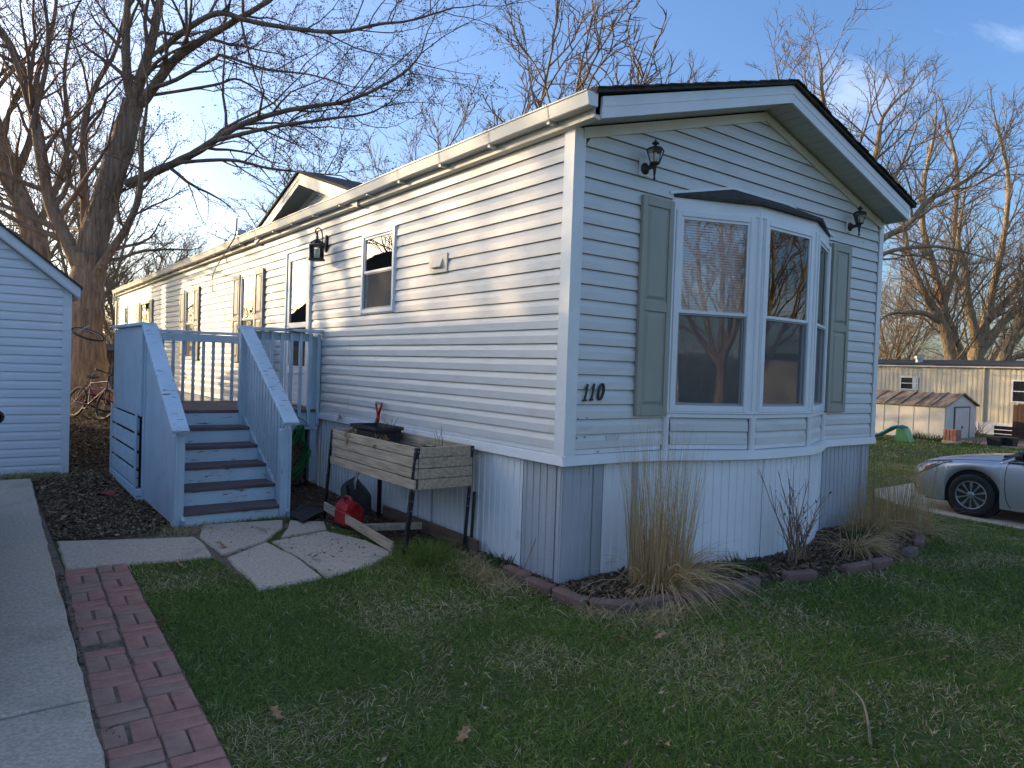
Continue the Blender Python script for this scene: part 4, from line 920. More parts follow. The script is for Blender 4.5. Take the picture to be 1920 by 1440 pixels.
# left side: solid vertical boards, cap, slatted apron
rail_cap((-1.985, DY0 - .05, 1.925), (-1.985, DY1 + .03, 1.940))
nbv = 13
for i in range(nbv):
    y0 = DY0 - .02 + i * (DY1 - DY0 + .02) / nbv
    MB().box(-2.022, -1.999, y0, y0 + (DY1 - DY0 + .02) / nbv - .006, .93, 1.905, .003).build('panel_board', M['blue'], deck)
for i in range(4):
    z0 = 0.16 + i * 0.195
    MB().box(-2.035, -2.012, DY0 + .08, DY1 - .02, z0, z0 + 0.165, .004).build('apron_board', M['blue_h'], deck)
MB().box(-2.050, -2.036, DY0 + .06, DY0 + .15, 0.10, 0.96, .003).build('apron_stile', M['blue'], deck)
MB().box(-2.050, -2.036, DY1 - .09, DY1 - .0, 0.12, 0.96, .003).build('apron_stile', M['blue'], deck)
MB().box(-2.045, -1.99, DY0 + .0, DY1 + .02, 0.03, 0.14, .004).build('base_board', M['blue_h'], deck)
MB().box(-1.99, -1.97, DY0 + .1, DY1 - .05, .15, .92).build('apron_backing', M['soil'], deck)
# stair railings: sloping caps with close vertical boards below
def stair_rail(x, pa, pb, sgn, nbd):
    MB().obox((x, pa[0], pa[1]), (x, pb[0], pb[1]), .15, .038, ch=.007).build('hand_rail', M['blue_h'], deck)
    for i in range(nbd):
        y = pa[0] + .10 + (pb[0] - pa[0] - .18) * i / (nbd - 1)
        zt = pa[1] + (pb[1] - pa[1]) * (y - pa[0]) / (pb[0] - pa[0]) - .03
        zb = (0.13 + (y - 3.15) * 0.56) - .20
        zb = max(zb, 0.02) if sgn > 0 else 0.03 + gz(x, y)
        MB().box(x + sgn * .018 - .010, x + sgn * .018 + .010, y - .042 if sgn < 0 else y - .030, y + .042 if sgn < 0 else y + .030, zb, zt, .003).build('baluster' if sgn > 0 else 'panel_board', M['blue'], deck)
stair_rail(-0.945, (2.98, 0.965), (4.56, 1.965), 1, 15)
stair_rail(-1.955, (3.02, 0.905), (4.60, 1.930), -1, 17)
for x in (SX0 - .012, SX1 + .012):
    MB().obox((x, 3.10, -.02), (x, 4.60, 0.83), .03, .24).build('stringer', M['blue'], deck)
# lattice under the deck, right front
lat = MB()
for k in range(-4, 9):
    for s in (1, -1):
        x0 = -0.62 + k * .075
        pts = []
        for tz in (0.06, 0.735):
            pts.append((x0 + s * (tz - .4) * .75, tz))
        (xa, za), (xb, zb) = pts
        def cl(xa, za, xb, zb):
            P = []
            for tt in np.linspace(0, 1, 41):
                xx, zz = xa + (xb - xa) * tt, za + (zb - za) * tt
                if -0.55 <= xx <= -0.15: P.append((xx, zz))
            return P
        P = cl(xa, za, xb, zb)
        if len(P) > 2: lat.obox((P[0][0], DY0 + (.085 if s > 0 else .093), P[0][1]), (P[-1][0], DY0 + (.085 if s > 0 else .093), P[-1][1]), .007, .042, up=(0, 1, 0.001)) if False else lat.obox((P[0][0], DY0 + (.085 if s > 0 else .094), P[0][1]), (P[-1][0], DY0 + (.085 if s > 0 else .094), P[-1][1]), .008, .042)
lat.build('lattice', M['lattice'], deck)
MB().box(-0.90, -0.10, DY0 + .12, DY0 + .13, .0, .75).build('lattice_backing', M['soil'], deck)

# garden hose hung on the deck corner
hose = thing('garden_hose', 'bright green garden hose hung in coils below the deck corner', 'hose', (-0.22, 4.55, 0.1))
for k in range(8):
    r = random.Random(k + 60); w_ = r.uniform(.08, .24); zb = r.uniform(.10, .34); pts = []
    for tt in np.linspace(0, 2 * math.pi, 26):
        u, v_ = math.sin(tt), math.cos(tt)
        pts.append(Vector((-0.23 - w_ * .55 + w_ * (0.9 * u if v_ < .2 else .35 * u) + .05 * v_, 4.545 + .011 * k - .04 + .015 * math.sin(3 * tt), (0.80 + zb) / 2 + (0.80 - zb) / 2 * v_)))
    MB().tube(crom(pts, 2), .0095, 6).build('coil', M['hose'], hose, smooth=True)
MB().tube([(-.30, 4.56, .90), (-.26, 4.52, .88), (-.21, 4.50, .83), (-.24, 4.52, .79)], .005, 5).build('hook', M['hose'], hose)

# ================================================================= PLANTER
pl = thing('raised_planter', 'weathered grey plank planter on tilted black slotted legs against the skirting', 'planter', (-0.37, 1.9, 0.03))
PX0, PX1, PY0, PY1, PZ0 = -0.642, -0.10, 1.035, 2.722, 0.583
hgt = 0.0865
for i in range(4):
    z0 = PZ0 + i * hgt; dx = 0.012 * (1 if i == 0 else 0)
    MB().box(PX0 - dx, PX0 + .022 - dx, PY0 + .008, PY1 - .004 + rnd.uniform(-.006, .006), z0 + .003, z0 + hgt - .003, .004).build('plank', M['greywood'], pl)
    MB().box(PX0 + .024, PX1 - .022, PY0, PY0 + .022, z0 + .002, z0 + hgt - .002, .004).build('plank', M['greywood'], pl)
    MB().box(PX1 - .020, PX1, PY0 + .004, PY1, z0 + .002, z0 + hgt - .002, .004).build('plank', M['greywood'], pl)
    MB().box(PX0 + .024, PX1 - .022, PY1 - .022, PY1, z0 + .002, z0 + hgt - .002, .004).build('plank', M['greywood'], pl)
MB().box(PX0 + .024, PX1 - .021, PY0 + .023, PY1 - .023, PZ0 + .005, PZ0 + .02).build('bottom', M['brownwood'], pl)
sv = []; nx_, ny_ = 14, 36
for j in range(ny_):
    for i in range(nx_):
        x = PX0 + .024 + (PX1 - PX0 - .046) * i / (nx_ - 1); y = PY0 + .023 + (PY1 - PY0 - .046) * j / (ny_ - 1)
        sv.append((x, y, .80 + .06 * math.exp(-((y - 1.55) / .28) ** 2) + rnd.uniform(-.012, .012)))
MB().add(sv, [(j * nx_ + i, j * nx_ + i + 1, (j + 1) * nx_ + i + 1, (j + 1) * nx_ + i) for j in range(ny_ - 1) for i in range(nx_ - 1)]).build('soil', M['soil'], pl)
slot = mat('slotted_angle', (0.02, 0.02, 0.022), 0.4, 0.2, 6)
def leg(x, y, sx, sy, lean=0.15):
    mb = MB(); zb = gz(x, y) - .03
    mb.prism([(x, y, .925), (x + sx * .034, y, .925), (x + sx * .034, y + sy * .003, .925), (x + sx * .003, y + sy * .003, .925), (x + sx * .003, y + sy * .034, .925), (x, y + sy * .034, .925)], (sx * -.012, lean, zb - .925))
    o = mb.build('leg', slot, pl)
    dots = MB()
    for k in range(7):
        f = .03 + k * .085; z = .925 + (zb - .925) * f
        dots.lathe([(.0055, 0.0), (.0055, .0016), (0, .002)], (x - sx * .0115 * f + sx * .018, y + lean * f - sy * .0022, z), 6, axis='y')
        dots.lathe([(.0055, 0.0), (.0055, -.0016), (0, -.002)], (x - sx * .012 * f - sx * .001, y + lean * f + sy * .018, z), 6, axis='x')
    dots.build('bolt_hole', M['galv'], o)
leg(PX0 - .006, PY0 - .006, 1, 1); leg(PX1 + .006, PY0 - .006, -1, 1, .10); leg(PX0 - .006, PY1 + .006, 1, -1, .13); leg(PX1 + .006, PY1 + .006, -1, -1, .02)
MB().obox((-0.66, 2.80, .155), (-0.655, 1.36, .062), .022, .085, ch=.003).build('lower_brace', M['greywood'], pl)
MB().obox((-0.655, 2.06, .085), (-0.13, 1.80, .10), .05, .06, ch=.003).build('lower_brace', M['greywood'], pl)
MB().obox((-0.06, 2.70, .07), (-0.06, 0.98, .075), .03, .11, ch=.003).build('lower_brace', M['brownwood'], pl)
# things in and under the planter
tr = MB(); A_ = [(-.46, 2.14), (-.16, 2.14), (-.16, 2.70), (-.46, 2.70)]; B_ = [(-.44, 2.17), (-.18, 2.17), (-.18, 2.67), (-.44, 2.67)]
tr.add([(*p, .985) for p in A_] + [(*p, .955) for p in A_] + [(*p, .955) for p in B_] + [(x * 1.0, y, .80) for x, y in B_] + [(p[0] + (.012 if p[0] < -.3 else -.012), p[1] + (.012 if p[1] < 2.4 else -.012), .985) for p in A_] + [(p[0] + (.02 if p[0] < -.3 else -.02), p[1] + (.02 if p[1] < 2.4 else -.02), .93) for p in A_],
       [(i, (i + 1) % 4, 4 + (i + 1) % 4, 4 + i) for i in range(4)] + [(4 + i, 4 + (i + 1) % 4, 8 + (i + 1) % 4, 8 + i) for i in range(4)] + [(8 + i, 8 + (i + 1) % 4, 12 + (i + 1) % 4, 12 + i) for i in range(4)] + [(i, (i + 1) % 4, 16 + (i + 1) % 4, 16 + i) for i in range(4)] + [(16 + i, 16 + (i + 1) % 4, 20 + (i + 1) % 4, 20 + i) for i in range(4)] + [(20, 21, 22, 23)])
tag(tr.build('plant_trough', M['plastic']), 'black plastic plant trough standing inside the plank planter', 'plant pot')
def dead_stalks(name, label, x, y, z, n, h, seed, m='twig', cat='dead plant', droop=0.3, leaves=0):
    r = random.Random(seed); mb = MB()
    for k in range(n):
        a = r.uniform(0, 6.28); hh = h * r.uniform(.5, 1); lean = r.uniform(0, droop)
        p = Vector((x + r.uniform(-.05, .05), y + r.uniform(-.05, .05), z)); pts = [p]
        for s in range(1, 6):
            p = p + Vector((math.cos(a) * lean * hh / 5 * s * .5 + r.uniform(-.012, .012), math.sin(a) * lean * hh / 5 * s * .5 + r.uniform(-.012, .012), hh / 5 * (1 - .35 * lean * s / 3)))
            pts.append(p)
        mb.tube(pts, [.0045, .004, .0035, .003, .0025, .002], 4)
    for k in range(leaves):
        a = r.uniform(0, 6.28); c = Vector((x + r.uniform(-.04, .04), y + r.uniform(-.05, .05), z + r.uniform(.02, h)))
        d = Vector((math.cos(a), math.sin(a), r.uniform(-2.2, -.6))).normalized() * r.uniform(.05, .10); s = Vector((-math.sin(a), math.cos(a), 0)) * .016
        mb.add([tuple(c), tuple(c + d * .5 + s), tuple(c + d), tuple(c + d * .5 - s)], [(0, 1, 2, 3)])
    return tag(mb.build(name, M[m]), label, cat)
M['straw'] = mat('dry_leaf', (0.30, 0.175, 0.075), 0.85, 0.3, 20)
dead_stalks('dead_plant', 'drooping tan dead plant at the left end of the plank planter', -.60, 2.36, .86, 3, .13, 1, 'straw', leaves=26)
dead_stalks('dead_plant', 'small brown withered plant behind the front planks, middle of planter', -.60, 1.72, .86, 2, .12, 2, 'straw', leaves=16)
dead_stalks('dead_plant', 'dry grey twigs rising from the soil near the planter end', -.22, 1.40, .84, 5, .24, 3, 'twig2')
dead_stalks('dead_plant', 'dark curled dead stems in the black plastic trough', -.26, 2.30, .93, 5, .17, 5, 'twig', droop=.9)
cl = MB(); r = random.Random(8)
for k in range(90):
    a = r.uniform(0, 6.28); c = Vector((r.uniform(-.58, -.16), r.gauss(1.55, .25), .845)); Ln = r.uniform(.05, .2)
    d = Vector((math.cos(a), math.sin(a), r.uniform(-.1, .25)))
    cl.tube([c, c + d * Ln * .5 + Vector((0, 0, .012)), c + d * Ln], [.003, .0025, .0015], 3)
tag(cl.build('dead_stem_heap', M['bark']), 'tangle of dark dead stems lying on the planter soil', 'dead plant')
# shovel
sh = thing('shovel', 'scoop shovel with red D handle standing behind the planter', 'shovel', (-0.09, 2.92, gz(-.09, 2.92)))
MB().tube([(-.235, 2.99, .40), (-.15, 2.93, .70), (-.07, 2.88, 1.02)], .017, 8).build('shaft', M['brownwood'], sh)
yk = MB().tube([(-.07, 2.885, .97), (-.07, 2.868, 1.05)], [.021, .019], 8).tube([(-.07, 2.868, 1.05), (-.07, 2.905, 1.11), (-.07, 2.925, 1.155), (-.07, 2.918, 1.18)], [.014, .013, .012, .012], 7).tube([(-.07, 2.868, 1.05), (-.07, 2.825, 1.11), (-.07, 2.80, 1.15), (-.07, 2.802, 1.175)], [.014, .013, .012, .012], 7)
yk.build('handle', M['red'], sh, smooth=True)
MB().tube([(-.07, 2.922, 1.178), (-.07, 2.798, 1.173)], .015, 8).build('grip', mat('worn_grip', (.33, .27, .22), .7), sh)
bl = MB(); nU, nV = 13, 11; V_ = []
for j in range(nV):
    v_ = j / (nV - 1)
    hw = .19 * (0.22 + .78 * min(1, (v_ / .28)) ** .55) * (1 - .04 * v_)
    for i in range(nU):
        u_ = -1 + 2 * i / (nU - 1)
        V_.append((-.245 - .55 * u_ * hw - .03 * (u_ * u_) * min(1, v_ * 3), 2.985 - .04 * v_ + .83 * u_ * hw - .05 * (u_ * u_) * min(1, v_ * 3), .40 - .37 * v_ - (.05 * abs(u_) ** 1.6 if v_ < .35 else .05 * abs(u_) ** 1.6 * max(0, 1 - (v_ - .35) * 2)) + .025 * u_))
bl.add(V_, [(j * nU + i, j * nU + i + 1, (j + 1) * nU + i + 1, (j + 1) * nU + i) for j in range(nV - 1) for i in range(nU - 1)])
bl.build('blade', M['steel'], sh, smooth=True)
MB().tube([(-.225, 2.985, .46), (-.252, 2.985, .34), (-.262, 2.975, .26)], [.017, .02, .006], 8).build('socket', M['galv'], sh)
# gas can
gc = thing('gas_can', 'red plastic fuel can on the ground under the planter', 'fuel can', (-.60, 2.42, .04))
cx, cy, zb = -.575, 2.42, .03
MB().box(cx - .10, cx + .10, cy - .15, cy + .13, zb, zb + .17, .03).build('body', M['red'], gc, smooth=False)
MB().add([(cx - .095, cy - .145, zb + .165), (cx + .095, cy - .145, zb + .165), (cx + .095, cy + .125, zb + .165), (cx - .095, cy + .125, zb + .165), (cx - .055, cy - .10, zb + .215), (cx + .055, cy - .10, zb + .215), (cx + .055, cy + .10, zb + .235), (cx - .055, cy + .10, zb + .235)],
         [(0, 1, 5, 4), (1, 2, 6, 5), (2, 3, 7, 6), (3, 0, 4, 7), (4, 5, 6, 7)]).build('shoulder', M['red'], gc)
MB().tube([(cx, cy + .10, zb + .225), (cx, cy + .07, zb + .265), (cx, cy - .03, zb + .268), (cx, cy - .09, zb + .215)], [.018, .018, .017, .018], 8).build('handle', M['red'], gc, smooth=True)
MB().tube([(cx, cy - .12, zb + .20), (cx, cy - .13, zb + .235)], .026, 10).build('cap', M['red'], gc)
tag(MB().obox((-.30, 2.98, .03), (-.31, 3.05, .30), .022, .022).build('stake', M['plastic']), 'short black stake leaning beside the shovel blade', 'stake')
tag(MB().obox((-.035, 1.12, .02), (-.03, 1.10, .52), .016, .022).build('stake', mat('dark_green_post', (.02, .05, .035), .5)), 'dark green post standing behind the planter end leg', 'stake')
mt = MB(); 
for k in range(5):
    f0, f1 = k / 5, (k + .93) / 5
    a, b = Vector((-.95, 2.96, .040)), Vector((-.70, 3.36, .06)); c_, d_ = Vector((-.93, 2.66, .04)), Vector((-.58, 2.98, .045))
    p = [a.lerp(c_, f0), a.lerp(c_, f1), b.lerp(d_, f1), b.lerp(d_, f0)]
    mt.prism([(q.x, q.y, q.z + .008) for q in p], (0, 0, .014))
tag(mt.build('ribbed_mat', M['plastic']), 'black ribbed plastic mat lying beside the bottom step', 'mat')
tag(MB().add([(-1.98 + .09 * math.cos(a) * (1 + .25 * math.sin(3 * a)), 5.0 + .08 * math.sin(a), gz(-2.2, 5) + .03 + .02 * math.sin(2 * a)) for a in np.linspace(0, 6.28, 10)[:-1]] + [(-1.98, 5.0, gz(-2.2, 5) + .06)], [(i, (i + 1) % 9, 9) for i in range(9)]).build('cloth_scrap', mat('red_scrap', (.45, .06, .07), .8)), 'small red scrap lying in the leaves beside the deck', 'scrap')
bpy.data.objects['cloth_scrap'].location = (-.30, 0.0, 0.0)
# fallen stick caught on the gutter
fb = MB().tube(crom([Vector(p) for p in [(-.20, 7.66, 3.79), (-.205, 7.72, 3.52), (-.24, 8.02, 3.33), (-.26, 8.75, 3.0), (-.22, 8.9, 2.72)]], 4), [.012 - .0004 * i for i in range(17)], 5)
fb.tube([(-.245, 8.15, 3.27), (-.30, 7.75, 3.08), (-.3, 7.3, 2.95), (-.26, 7.0, 2.8)], [.006, .005, .004, .002], 4).tube([(-.24, 8.02, 3.33), (-.28, 7.8, 3.36), (-.3, 7.5, 3.22)], [.005, .004, .002], 4)
tag(fb.build('fallen_stick', M['twig']), 'bare fallen stick caught upright in the long gutter', 'stick')

# ================================================================= GARAGE ON THE LEFT
GX1, GY, GW, GL = -2.50, 6.65, 4.8, 6.5
ge, gsl = 2.345, 0.80
gg = gz(GX1, GY) - 0.03
gar = thing('garage', 'white lap-sided garage with steep gable at the left edge', 'garage', (GX1 - GW / 2, GY, gg))
GX0 = GX1 - GW; xm = (GX0 + GX1) / 2; gpk = ge + gsl * GW / 2
MB().prism([(GX0, GY, gg), (GX1, GY, gg), (GX1, GY, ge), (xm, GY, gpk), (GX0, GY, ge)], (0, GL, 0)).build('wall', M['paint_w'], gar)
TG = ((GX0, GY - .004, 0), (1, 0, 0), (0, -1, 0), (0, 0, 1))
siding(gar, TG, gg + .06, 0.1046, 40, [], 0.08, GW - 0.07, M['paint_w'], split=9, seed=50, clip=lambda z: (max(.08, (z - ge + .02) / gsl), min(GW - .07, GW - (z - ge + .02) / gsl)))
MB().box(GX1 - .075, GX1 + .02, GY - .028, GY - .004, gg, ge - .01).box(GX1 - .0, GX1 + .02, GY - .004, GY + .08, gg, ge - .01).build('corner_post', M['paint_w'], gar)
TG2 = ((GX1 + .003, GY, 0), (0, 1, 0), (1, 0, 0), (0, 0, 1))
siding(gar, TG2, gg + .06, 0.1046, 21, [], 0.08, GL - .05, M['paint_w'], split=20, seed=51)
for sgn in (-1, 1):
    xe = GX1 + .10 if sgn > 0 else GX0 - .10
    ze = ge - .10 * gsl + .02
    zr = gpk + .02
    MB().prism([(xe, GY - .13, ze - .0), (xm, GY - .13, zr - .0), (xm, GY - .13, zr + .12), (xe, GY - .13, ze + .12)], (0, .022, 0)).build('rake_board', M['paint_w'], gar)
    MB().prism([(xe, GY - .12, ze - .0), (xm, GY - .12, zr - .0), (xm, GY - .12, zr - .015), (xe, GY - .12, ze - .015)], (0, .125, 0)).build('soffit_board', M['paint_w'], gar)
    xo = xe + sgn * .02
    MB().prism([(xo, GY - .16, ze + .105), (xm, GY - .16, zr + .121), (xm, GY - .16, zr + .15), (xo, GY - .16, ze + .135)], (0, GL + .3, 0)).build('roof', M['shingle'], gar)
    MB().box(xe - .02 if sgn > 0 else xe, xe if sgn > 0 else xe + .02, GY - .12, GY + GL + .1, ze - .02, ze + .10).build('eave_board', M['paint_w'], gar)
# ================================================================= TREES
class Tubes:
    def __init__(s): s.V = []; s.F = []; s.n = 0
    def add(s, P, R, n):
        P = np.asarray(P, float); R = np.asarray(R, float); k = len(P)
        d = np.empty_like(P); d[1:-1] = P[2:] - P[:-2]; d[0] = P[1] - P[0]; d[-1] = P[-1] - P[-2]
        d /= (np.linalg.norm(d, axis=1, keepdims=True) + 1e-9)
        ref = np.array([0.31, 0.95, 0.05]) if abs(d[0][2]) > .6 else np.array([0.05, 0.1, 1.0])
        s1 = np.cross(d, ref); s1 /= (np.linalg.norm(s1, axis=1, keepdims=True) + 1e-9); s2 = np.cross(d, s1)
        a = np.arange(n) * 2 * np.pi / n
        ring = P[:, None, :] + (s1[:, None, :] * np.cos(a)[None, :, None] + s2[:, None, :] * np.sin(a)[None, :, None]) * R[:, None, None]
        s.V.append(ring.reshape(-1, 3))
        i = np.arange(k - 1)[:, None] * n; j = np.arange(n)[None, :]; j2 = (j + 1) % n
        s.F.append((np.stack([i + j, i + j2, i + n + j2, i + n + j], -1).reshape(-1, 4)) + s.n); s.n += k * n
    def build(s, name, m, parent=None, smooth=True):
        return np_mesh(name, np.concatenate(s.V), np.concatenate(s.F), m, parent, smooth=smooth)
    def mesh(s, name, m):
        o = s.build(name, m); me = o.data; bpy.data.objects.remove(o); return me
def unit(v): return v / (np.linalg.norm(v) + 1e-9)
def grow(tb, R, p, d, length, r0, level, spec, buds=None):
    """one branch and its children; spec[level] = (segments, wobble, lift, children, child len, child angle, sides)"""
    seg, wob, lift, nch, clen, cang, sides = spec[level]
    P = [p]; step = length / seg; dd = d.copy()
    for i in range(seg):
        dd = unit(dd + R.normal(0, wob, 3) + np.array([0, 0, lift])); P.append(P[-1] + dd * step)
    P = np.array(P); rad = r0 * (1 - np.linspace(0, 1, seg + 1) * 0.80)
    tb[min(level, len(tb) - 1)].add(P, rad, sides)
    if buds is not None and level >= len(spec) - 1: buds.append(P[-1]); buds.append(P[len(P) // 2])
    if level + 1 < len(spec): spawn(tb, R, P, rad, length, level, spec, nch, clen, cang, buds)
def spawn(tb, R, P, rad, length, level, spec, nch, clen, cang, buds=None, t0=0.22):
    n = int(nch + R.random())
    for k in range(n):
        t = t0 + (1 - t0) * (k + R.random()) / n; x = t * (len(P) - 1); i = min(int(x), len(P) - 2); f = x - i
        q = P[i] * (1 - f) + P[i + 1] * f; r = rad[i] * (1 - f) + rad[i + 1] * f; td = unit(P[i + 1] - P[i])
        ax = unit(np.cross(td, R.normal(0, 1, 3))); ang = cang * (0.7 + 0.6 * R.random())
        nd = unit(td * math.cos(ang) + ax * math.sin(ang))
        grow(tb, R, q, nd, length * clen * (1.15 - 0.6 * t) * (0.7 + 0.6 * R.random()), max(r * 0.55, spec_min[level + 1]), level + 1, spec, buds)
spec_min = [0.02, 0.014, 0.008, 0.0048, 0.0036]
def smooth_limb(P, n=4):
    return np.array([list(v) for v in crom([Vector(p) for p in P], n)])
def limb_tree(name, label, limbs, seed, spec, trunk_m, twig_m, ntrunk=1, per_m=1.1, c0=0.30, ang=0.85, bud=False, group=None, flare=True, mins=None, jit=0.03):
    global spec_min
    spec_min = mins or [0.02, 0.014, 0.008, 0.0048, 0.0036]
    R = np.random.default_rng(seed)
    base = limbs[0][0][0]
    t = thing(name, label, 'tree', (base[0], base[1], gz(base[0], base[1])), group)
    tk = Tubes(); tb = [Tubes(), Tubes()]; buds = [] if bud else None
    for li, (pts, r0, r1) in enumerate(limbs):
        P = smooth_limb(pts, 5); n = len(P); rad = np.linspace(r0, r1, n)
        if li == 0 and flare:
            rad = rad * (1 + 0.45 * np.exp(-np.arange(n) / 3.0))
        P[1:-1] += R.normal(0, jit * r0, (n - 2, 3))
        (tk if r0 > 0.1 else tb[0]).add(P, rad * (1 + R.normal(0, .03, n)), 12 if r0 > .2 else 8 if r0 > .08 else 6)
        Ln = np.linalg.norm(np.diff(P, axis=0), axis=1).sum()
        if li >= ntrunk:
            nch = max(2, int(Ln * per_m))
            for k in range(nch):
                tt = 0.12 + 0.88 * (k + R.random()) / nch; x = tt * (n - 1); i = min(int(x), n - 2); f = x - i
                q = P[i] * (1 - f) + P[i + 1] * f; td = unit(P[i + 1] - P[i]); axx = unit(np.cross(td, R.normal(0, 1, 3)))
                a = ang * (.6 + .7 * R.random()); nd = unit(td * math.cos(a) + axx * math.sin(a) + np.array([0, 0, .12]))
                rr = (rad[i] * (1 - f) + rad[i + 1] * f)
                grow(tb, R, q, nd, (1.0 + c0 * Ln * (1.1 - .6 * tt)) * (.6 + .7 * R.random()), min(max(rr * .5, spec_min[0] * .7), .07), 0, spec, buds)
            grow(tb, R, P[-1], unit(P[-1] - P[-2]), 1.0 + c0 * Ln * .5, max(r1, .012), 0, spec, buds)
    if tk.V: tk.build('trunk', trunk_m, t)
    cr = tb[0].build('crown', twig_m, t)
    if tb[1].V: tb[1].build('twigs', twig_m, t)['kind'] = 'stuff'
    if buds:
        B = np.array(buds); R2 = R
        rep = np.repeat(B, 2, 0) + R2.normal(0, .035, (len(B) * 2, 3)); n = len(rep)
        s = R2.uniform(.009, .020, (n, 1))
        offs = np.array([[1, 0, -.6], [-.5, .87, -.6], [-.5, -.87, -.6], [0, 0, 1.0]])
        V = (rep[:, None, :] + offs[None] * s[:, None, :]).reshape(-1, 3); b = np.arange(n)[:, None] * 4
        F = np.concatenate([b + np.array([[0, 1, 3]]), b + np.array([[1, 2, 3]]), b + np.array([[2, 0, 3]]), b + np.array([[0, 2, 1]])])
        o = np_mesh('buds', V, F, M['bud'], t); o['kind'] = 'stuff'
    return t
M['bud'] = mat('red_brown_bud', (0.085, 0.045, 0.035), 0.8, 0.3, 8)
SP_NEAR = [(7, .15, .02, 6.5, .50, .70, 4), (5, .2, .03, 4.6, .55, .7, 3), (4, .25, .05, 0, .5, .7, 3)]
limb_tree('maple_tree', 'large multi-stemmed maple with budding twigs standing behind the garage', MAPLE, 3, SP_NEAR, M['bark'], M['twig'], ntrunk=2, per_m=2.3, c0=.21, bud=True, mins=[.018, .007, .005, .004])
limb_tree('maple_tree', 'leaning brown tree stem rising just behind the garage roof', STEM2, 5, SP_NEAR, M['bark'], M['twig'], ntrunk=0, per_m=2.0, c0=.22, mins=[.02, .010, .007, .006], bud=True)
SP_MID = [(6, .14, .06, 6, .52, .7, 4), (5, .18, .06, 4.5, .55, .7, 3), (4, .2, .06, 0, .5, .7, 3)]
limb_tree('bare_tree', 'bare tree behind the home with a long limb sweeping right past the gable', TREE_H, 9, SP_MID, M['bark2'], M['twig2'], ntrunk=1, per_m=2.6, c0=.24, mins=[.02, .012, .009, .008])
SP_FAR = [(6, .13, .07, 6.5, .52, .65, 3), (5, .16, .07, 5, .55, .65, 3), (4, .2, .07, 0, .5, .7, 3)]
for nm, lb, dat, sd_ in (('bare_tree', 'twin-trunked bare tree behind the cream home, left of the big forked one', TREE_R1, 12), ('bare_tree', 'big forked bare tree spreading its limbs behind the cream home', TREE_R2, 13), ('bare_tree', 'bare tree leaning out at the right edge behind the cream home', TREE_R3, 14)):
    limb_tree(nm, lb, dat, sd_, SP_FAR, M['bark2'], M['twig2'], ntrunk=0 if sd_ != 13 else 1, per_m=2.1, c0=.22, mins=[.03, .018, .013, .012], flare=False)
# generic bare crowns, shared mesh data
def bare_tree_mesh(seed, H, nst, spread, spec, mins, trunk_h=.16, r0=.22):
    global spec_min
    spec_min = mins
    R = np.random.default_rng(seed); tk = Tubes(); tb = [Tubes()]
    P = np.array([[0, 0, -.3], [0.02, 0, H * trunk_h * .5], [0.05, .03, H * trunk_h]]); tk.add(P, [r0 * 1.3, r0, r0 * .85], 8)
    for k in range(nst):
        a = 2 * math.pi * (k + R.random() * .7) / nst; tilt = spread * (.35 + .8 * R.random())
        d = np.array([math.cos(a) * math.sin(tilt), math.sin(a) * math.sin(tilt), math.cos(tilt)])
        Ln = H * (1 - trunk_h) * (.75 + .3 * R.random()); q = P[-1].copy(); pts = [q - d * .1]; dd = d
        for i in range(8):
            dd = unit(dd + R.normal(0, .09, 3) + np.array([0, 0, .07])); pts.append(pts[-1] + dd * Ln / 8)
        pts = np.array(pts); rad = np.linspace(r0 * .55, .02, 9); tk.add(pts, rad, 6)
        spawn(tb, R, pts, rad, Ln, -1, spec, 15, .36, .6, t0=.12)
        grow(tb, R, pts[-1], dd, Ln * .15, .018, 1, spec)
    return tk, tb[0]
TM = []
for sd_, H, nst, spr in ((21, 12, 5, .62), (22, 13, 6, .75), (23, 10, 5, .55), (24, 12, 11, .95)):
    tk, tb = bare_tree_mesh(sd_, H, nst, spr, [(6, .13, .06, 6.5, .5, .62, 3), (5, .16, .06, 5.0, .55, .65, 3), (3, .2, .06, 0, .5, .7, 3)], [.03, .018, .013, .012])
    TM.append((tk.mesh('trunk', M['bark2']), tb.mesh('crown', M['twig2']), tb, H))
SHRUB = None
def far_tree(k, x, y, s, rz, label, sz=1.0, group='bare trees in the distance', name='bare_tree', z=None):
    t = thing(name, label, 'tree', (x, y, gz(x, y) if z is None else z), group)
    t.rotation_euler = (0, 0, rz); t.scale = (s, s, s * sz)
    for nm, me in (('trunk', TM[k][0]), ('crown', TM[k][1])):
        o = bpy.data.objects.new(nm, me); COL.objects.link(o); o.parent = t
    return t
# ---- distant trees, each where it stands
far_tree(3, 13.2, 16.1, 1.55, 0.3, 'broad bare tree crown rising behind the middle of the roof', 0.74)
far_tree(1, 18.9, 16.7, 1.02, 2.6, 'bare tree behind the roof, right of the broad crown', 0.95)
far_tree(3, 19.9, 36.2, 1.52, 1.1, 'bare crown behind the roof between the maple twigs and the broad tree', 1.0)
far_tree(2, 25.5, 39.5, 1.5, 2.2, 'slim bare tree low behind the roof beside the broad crown', 1.0)
far_tree(0, 1.2, 41.0, 1.15, 0.7, 'bare tree far behind the maple trunk', 1.0)
far_tree(1, -2.2, 34.0, 1.0, 2.0, 'bare tree behind the garage roof at the left edge', 1.0)
far_tree(2, 4.2, 44.0, 1.1, 4.0, 'bare tree far off beyond the end of the home', 0.9)
far_tree(0, 8.0, 50.0, 0.9, 5.1, 'low bare tree far off above the far end of the gutter', 0.85)
far_tree(1, -6.5, 47.0, 1.1, 1.4, 'bare tree far off at the left behind the garage gable', 1.0)
far_tree(2, 2.0, 33.0, 0.80, 3.2, 'small bare tree behind the tan shed', 0.9)
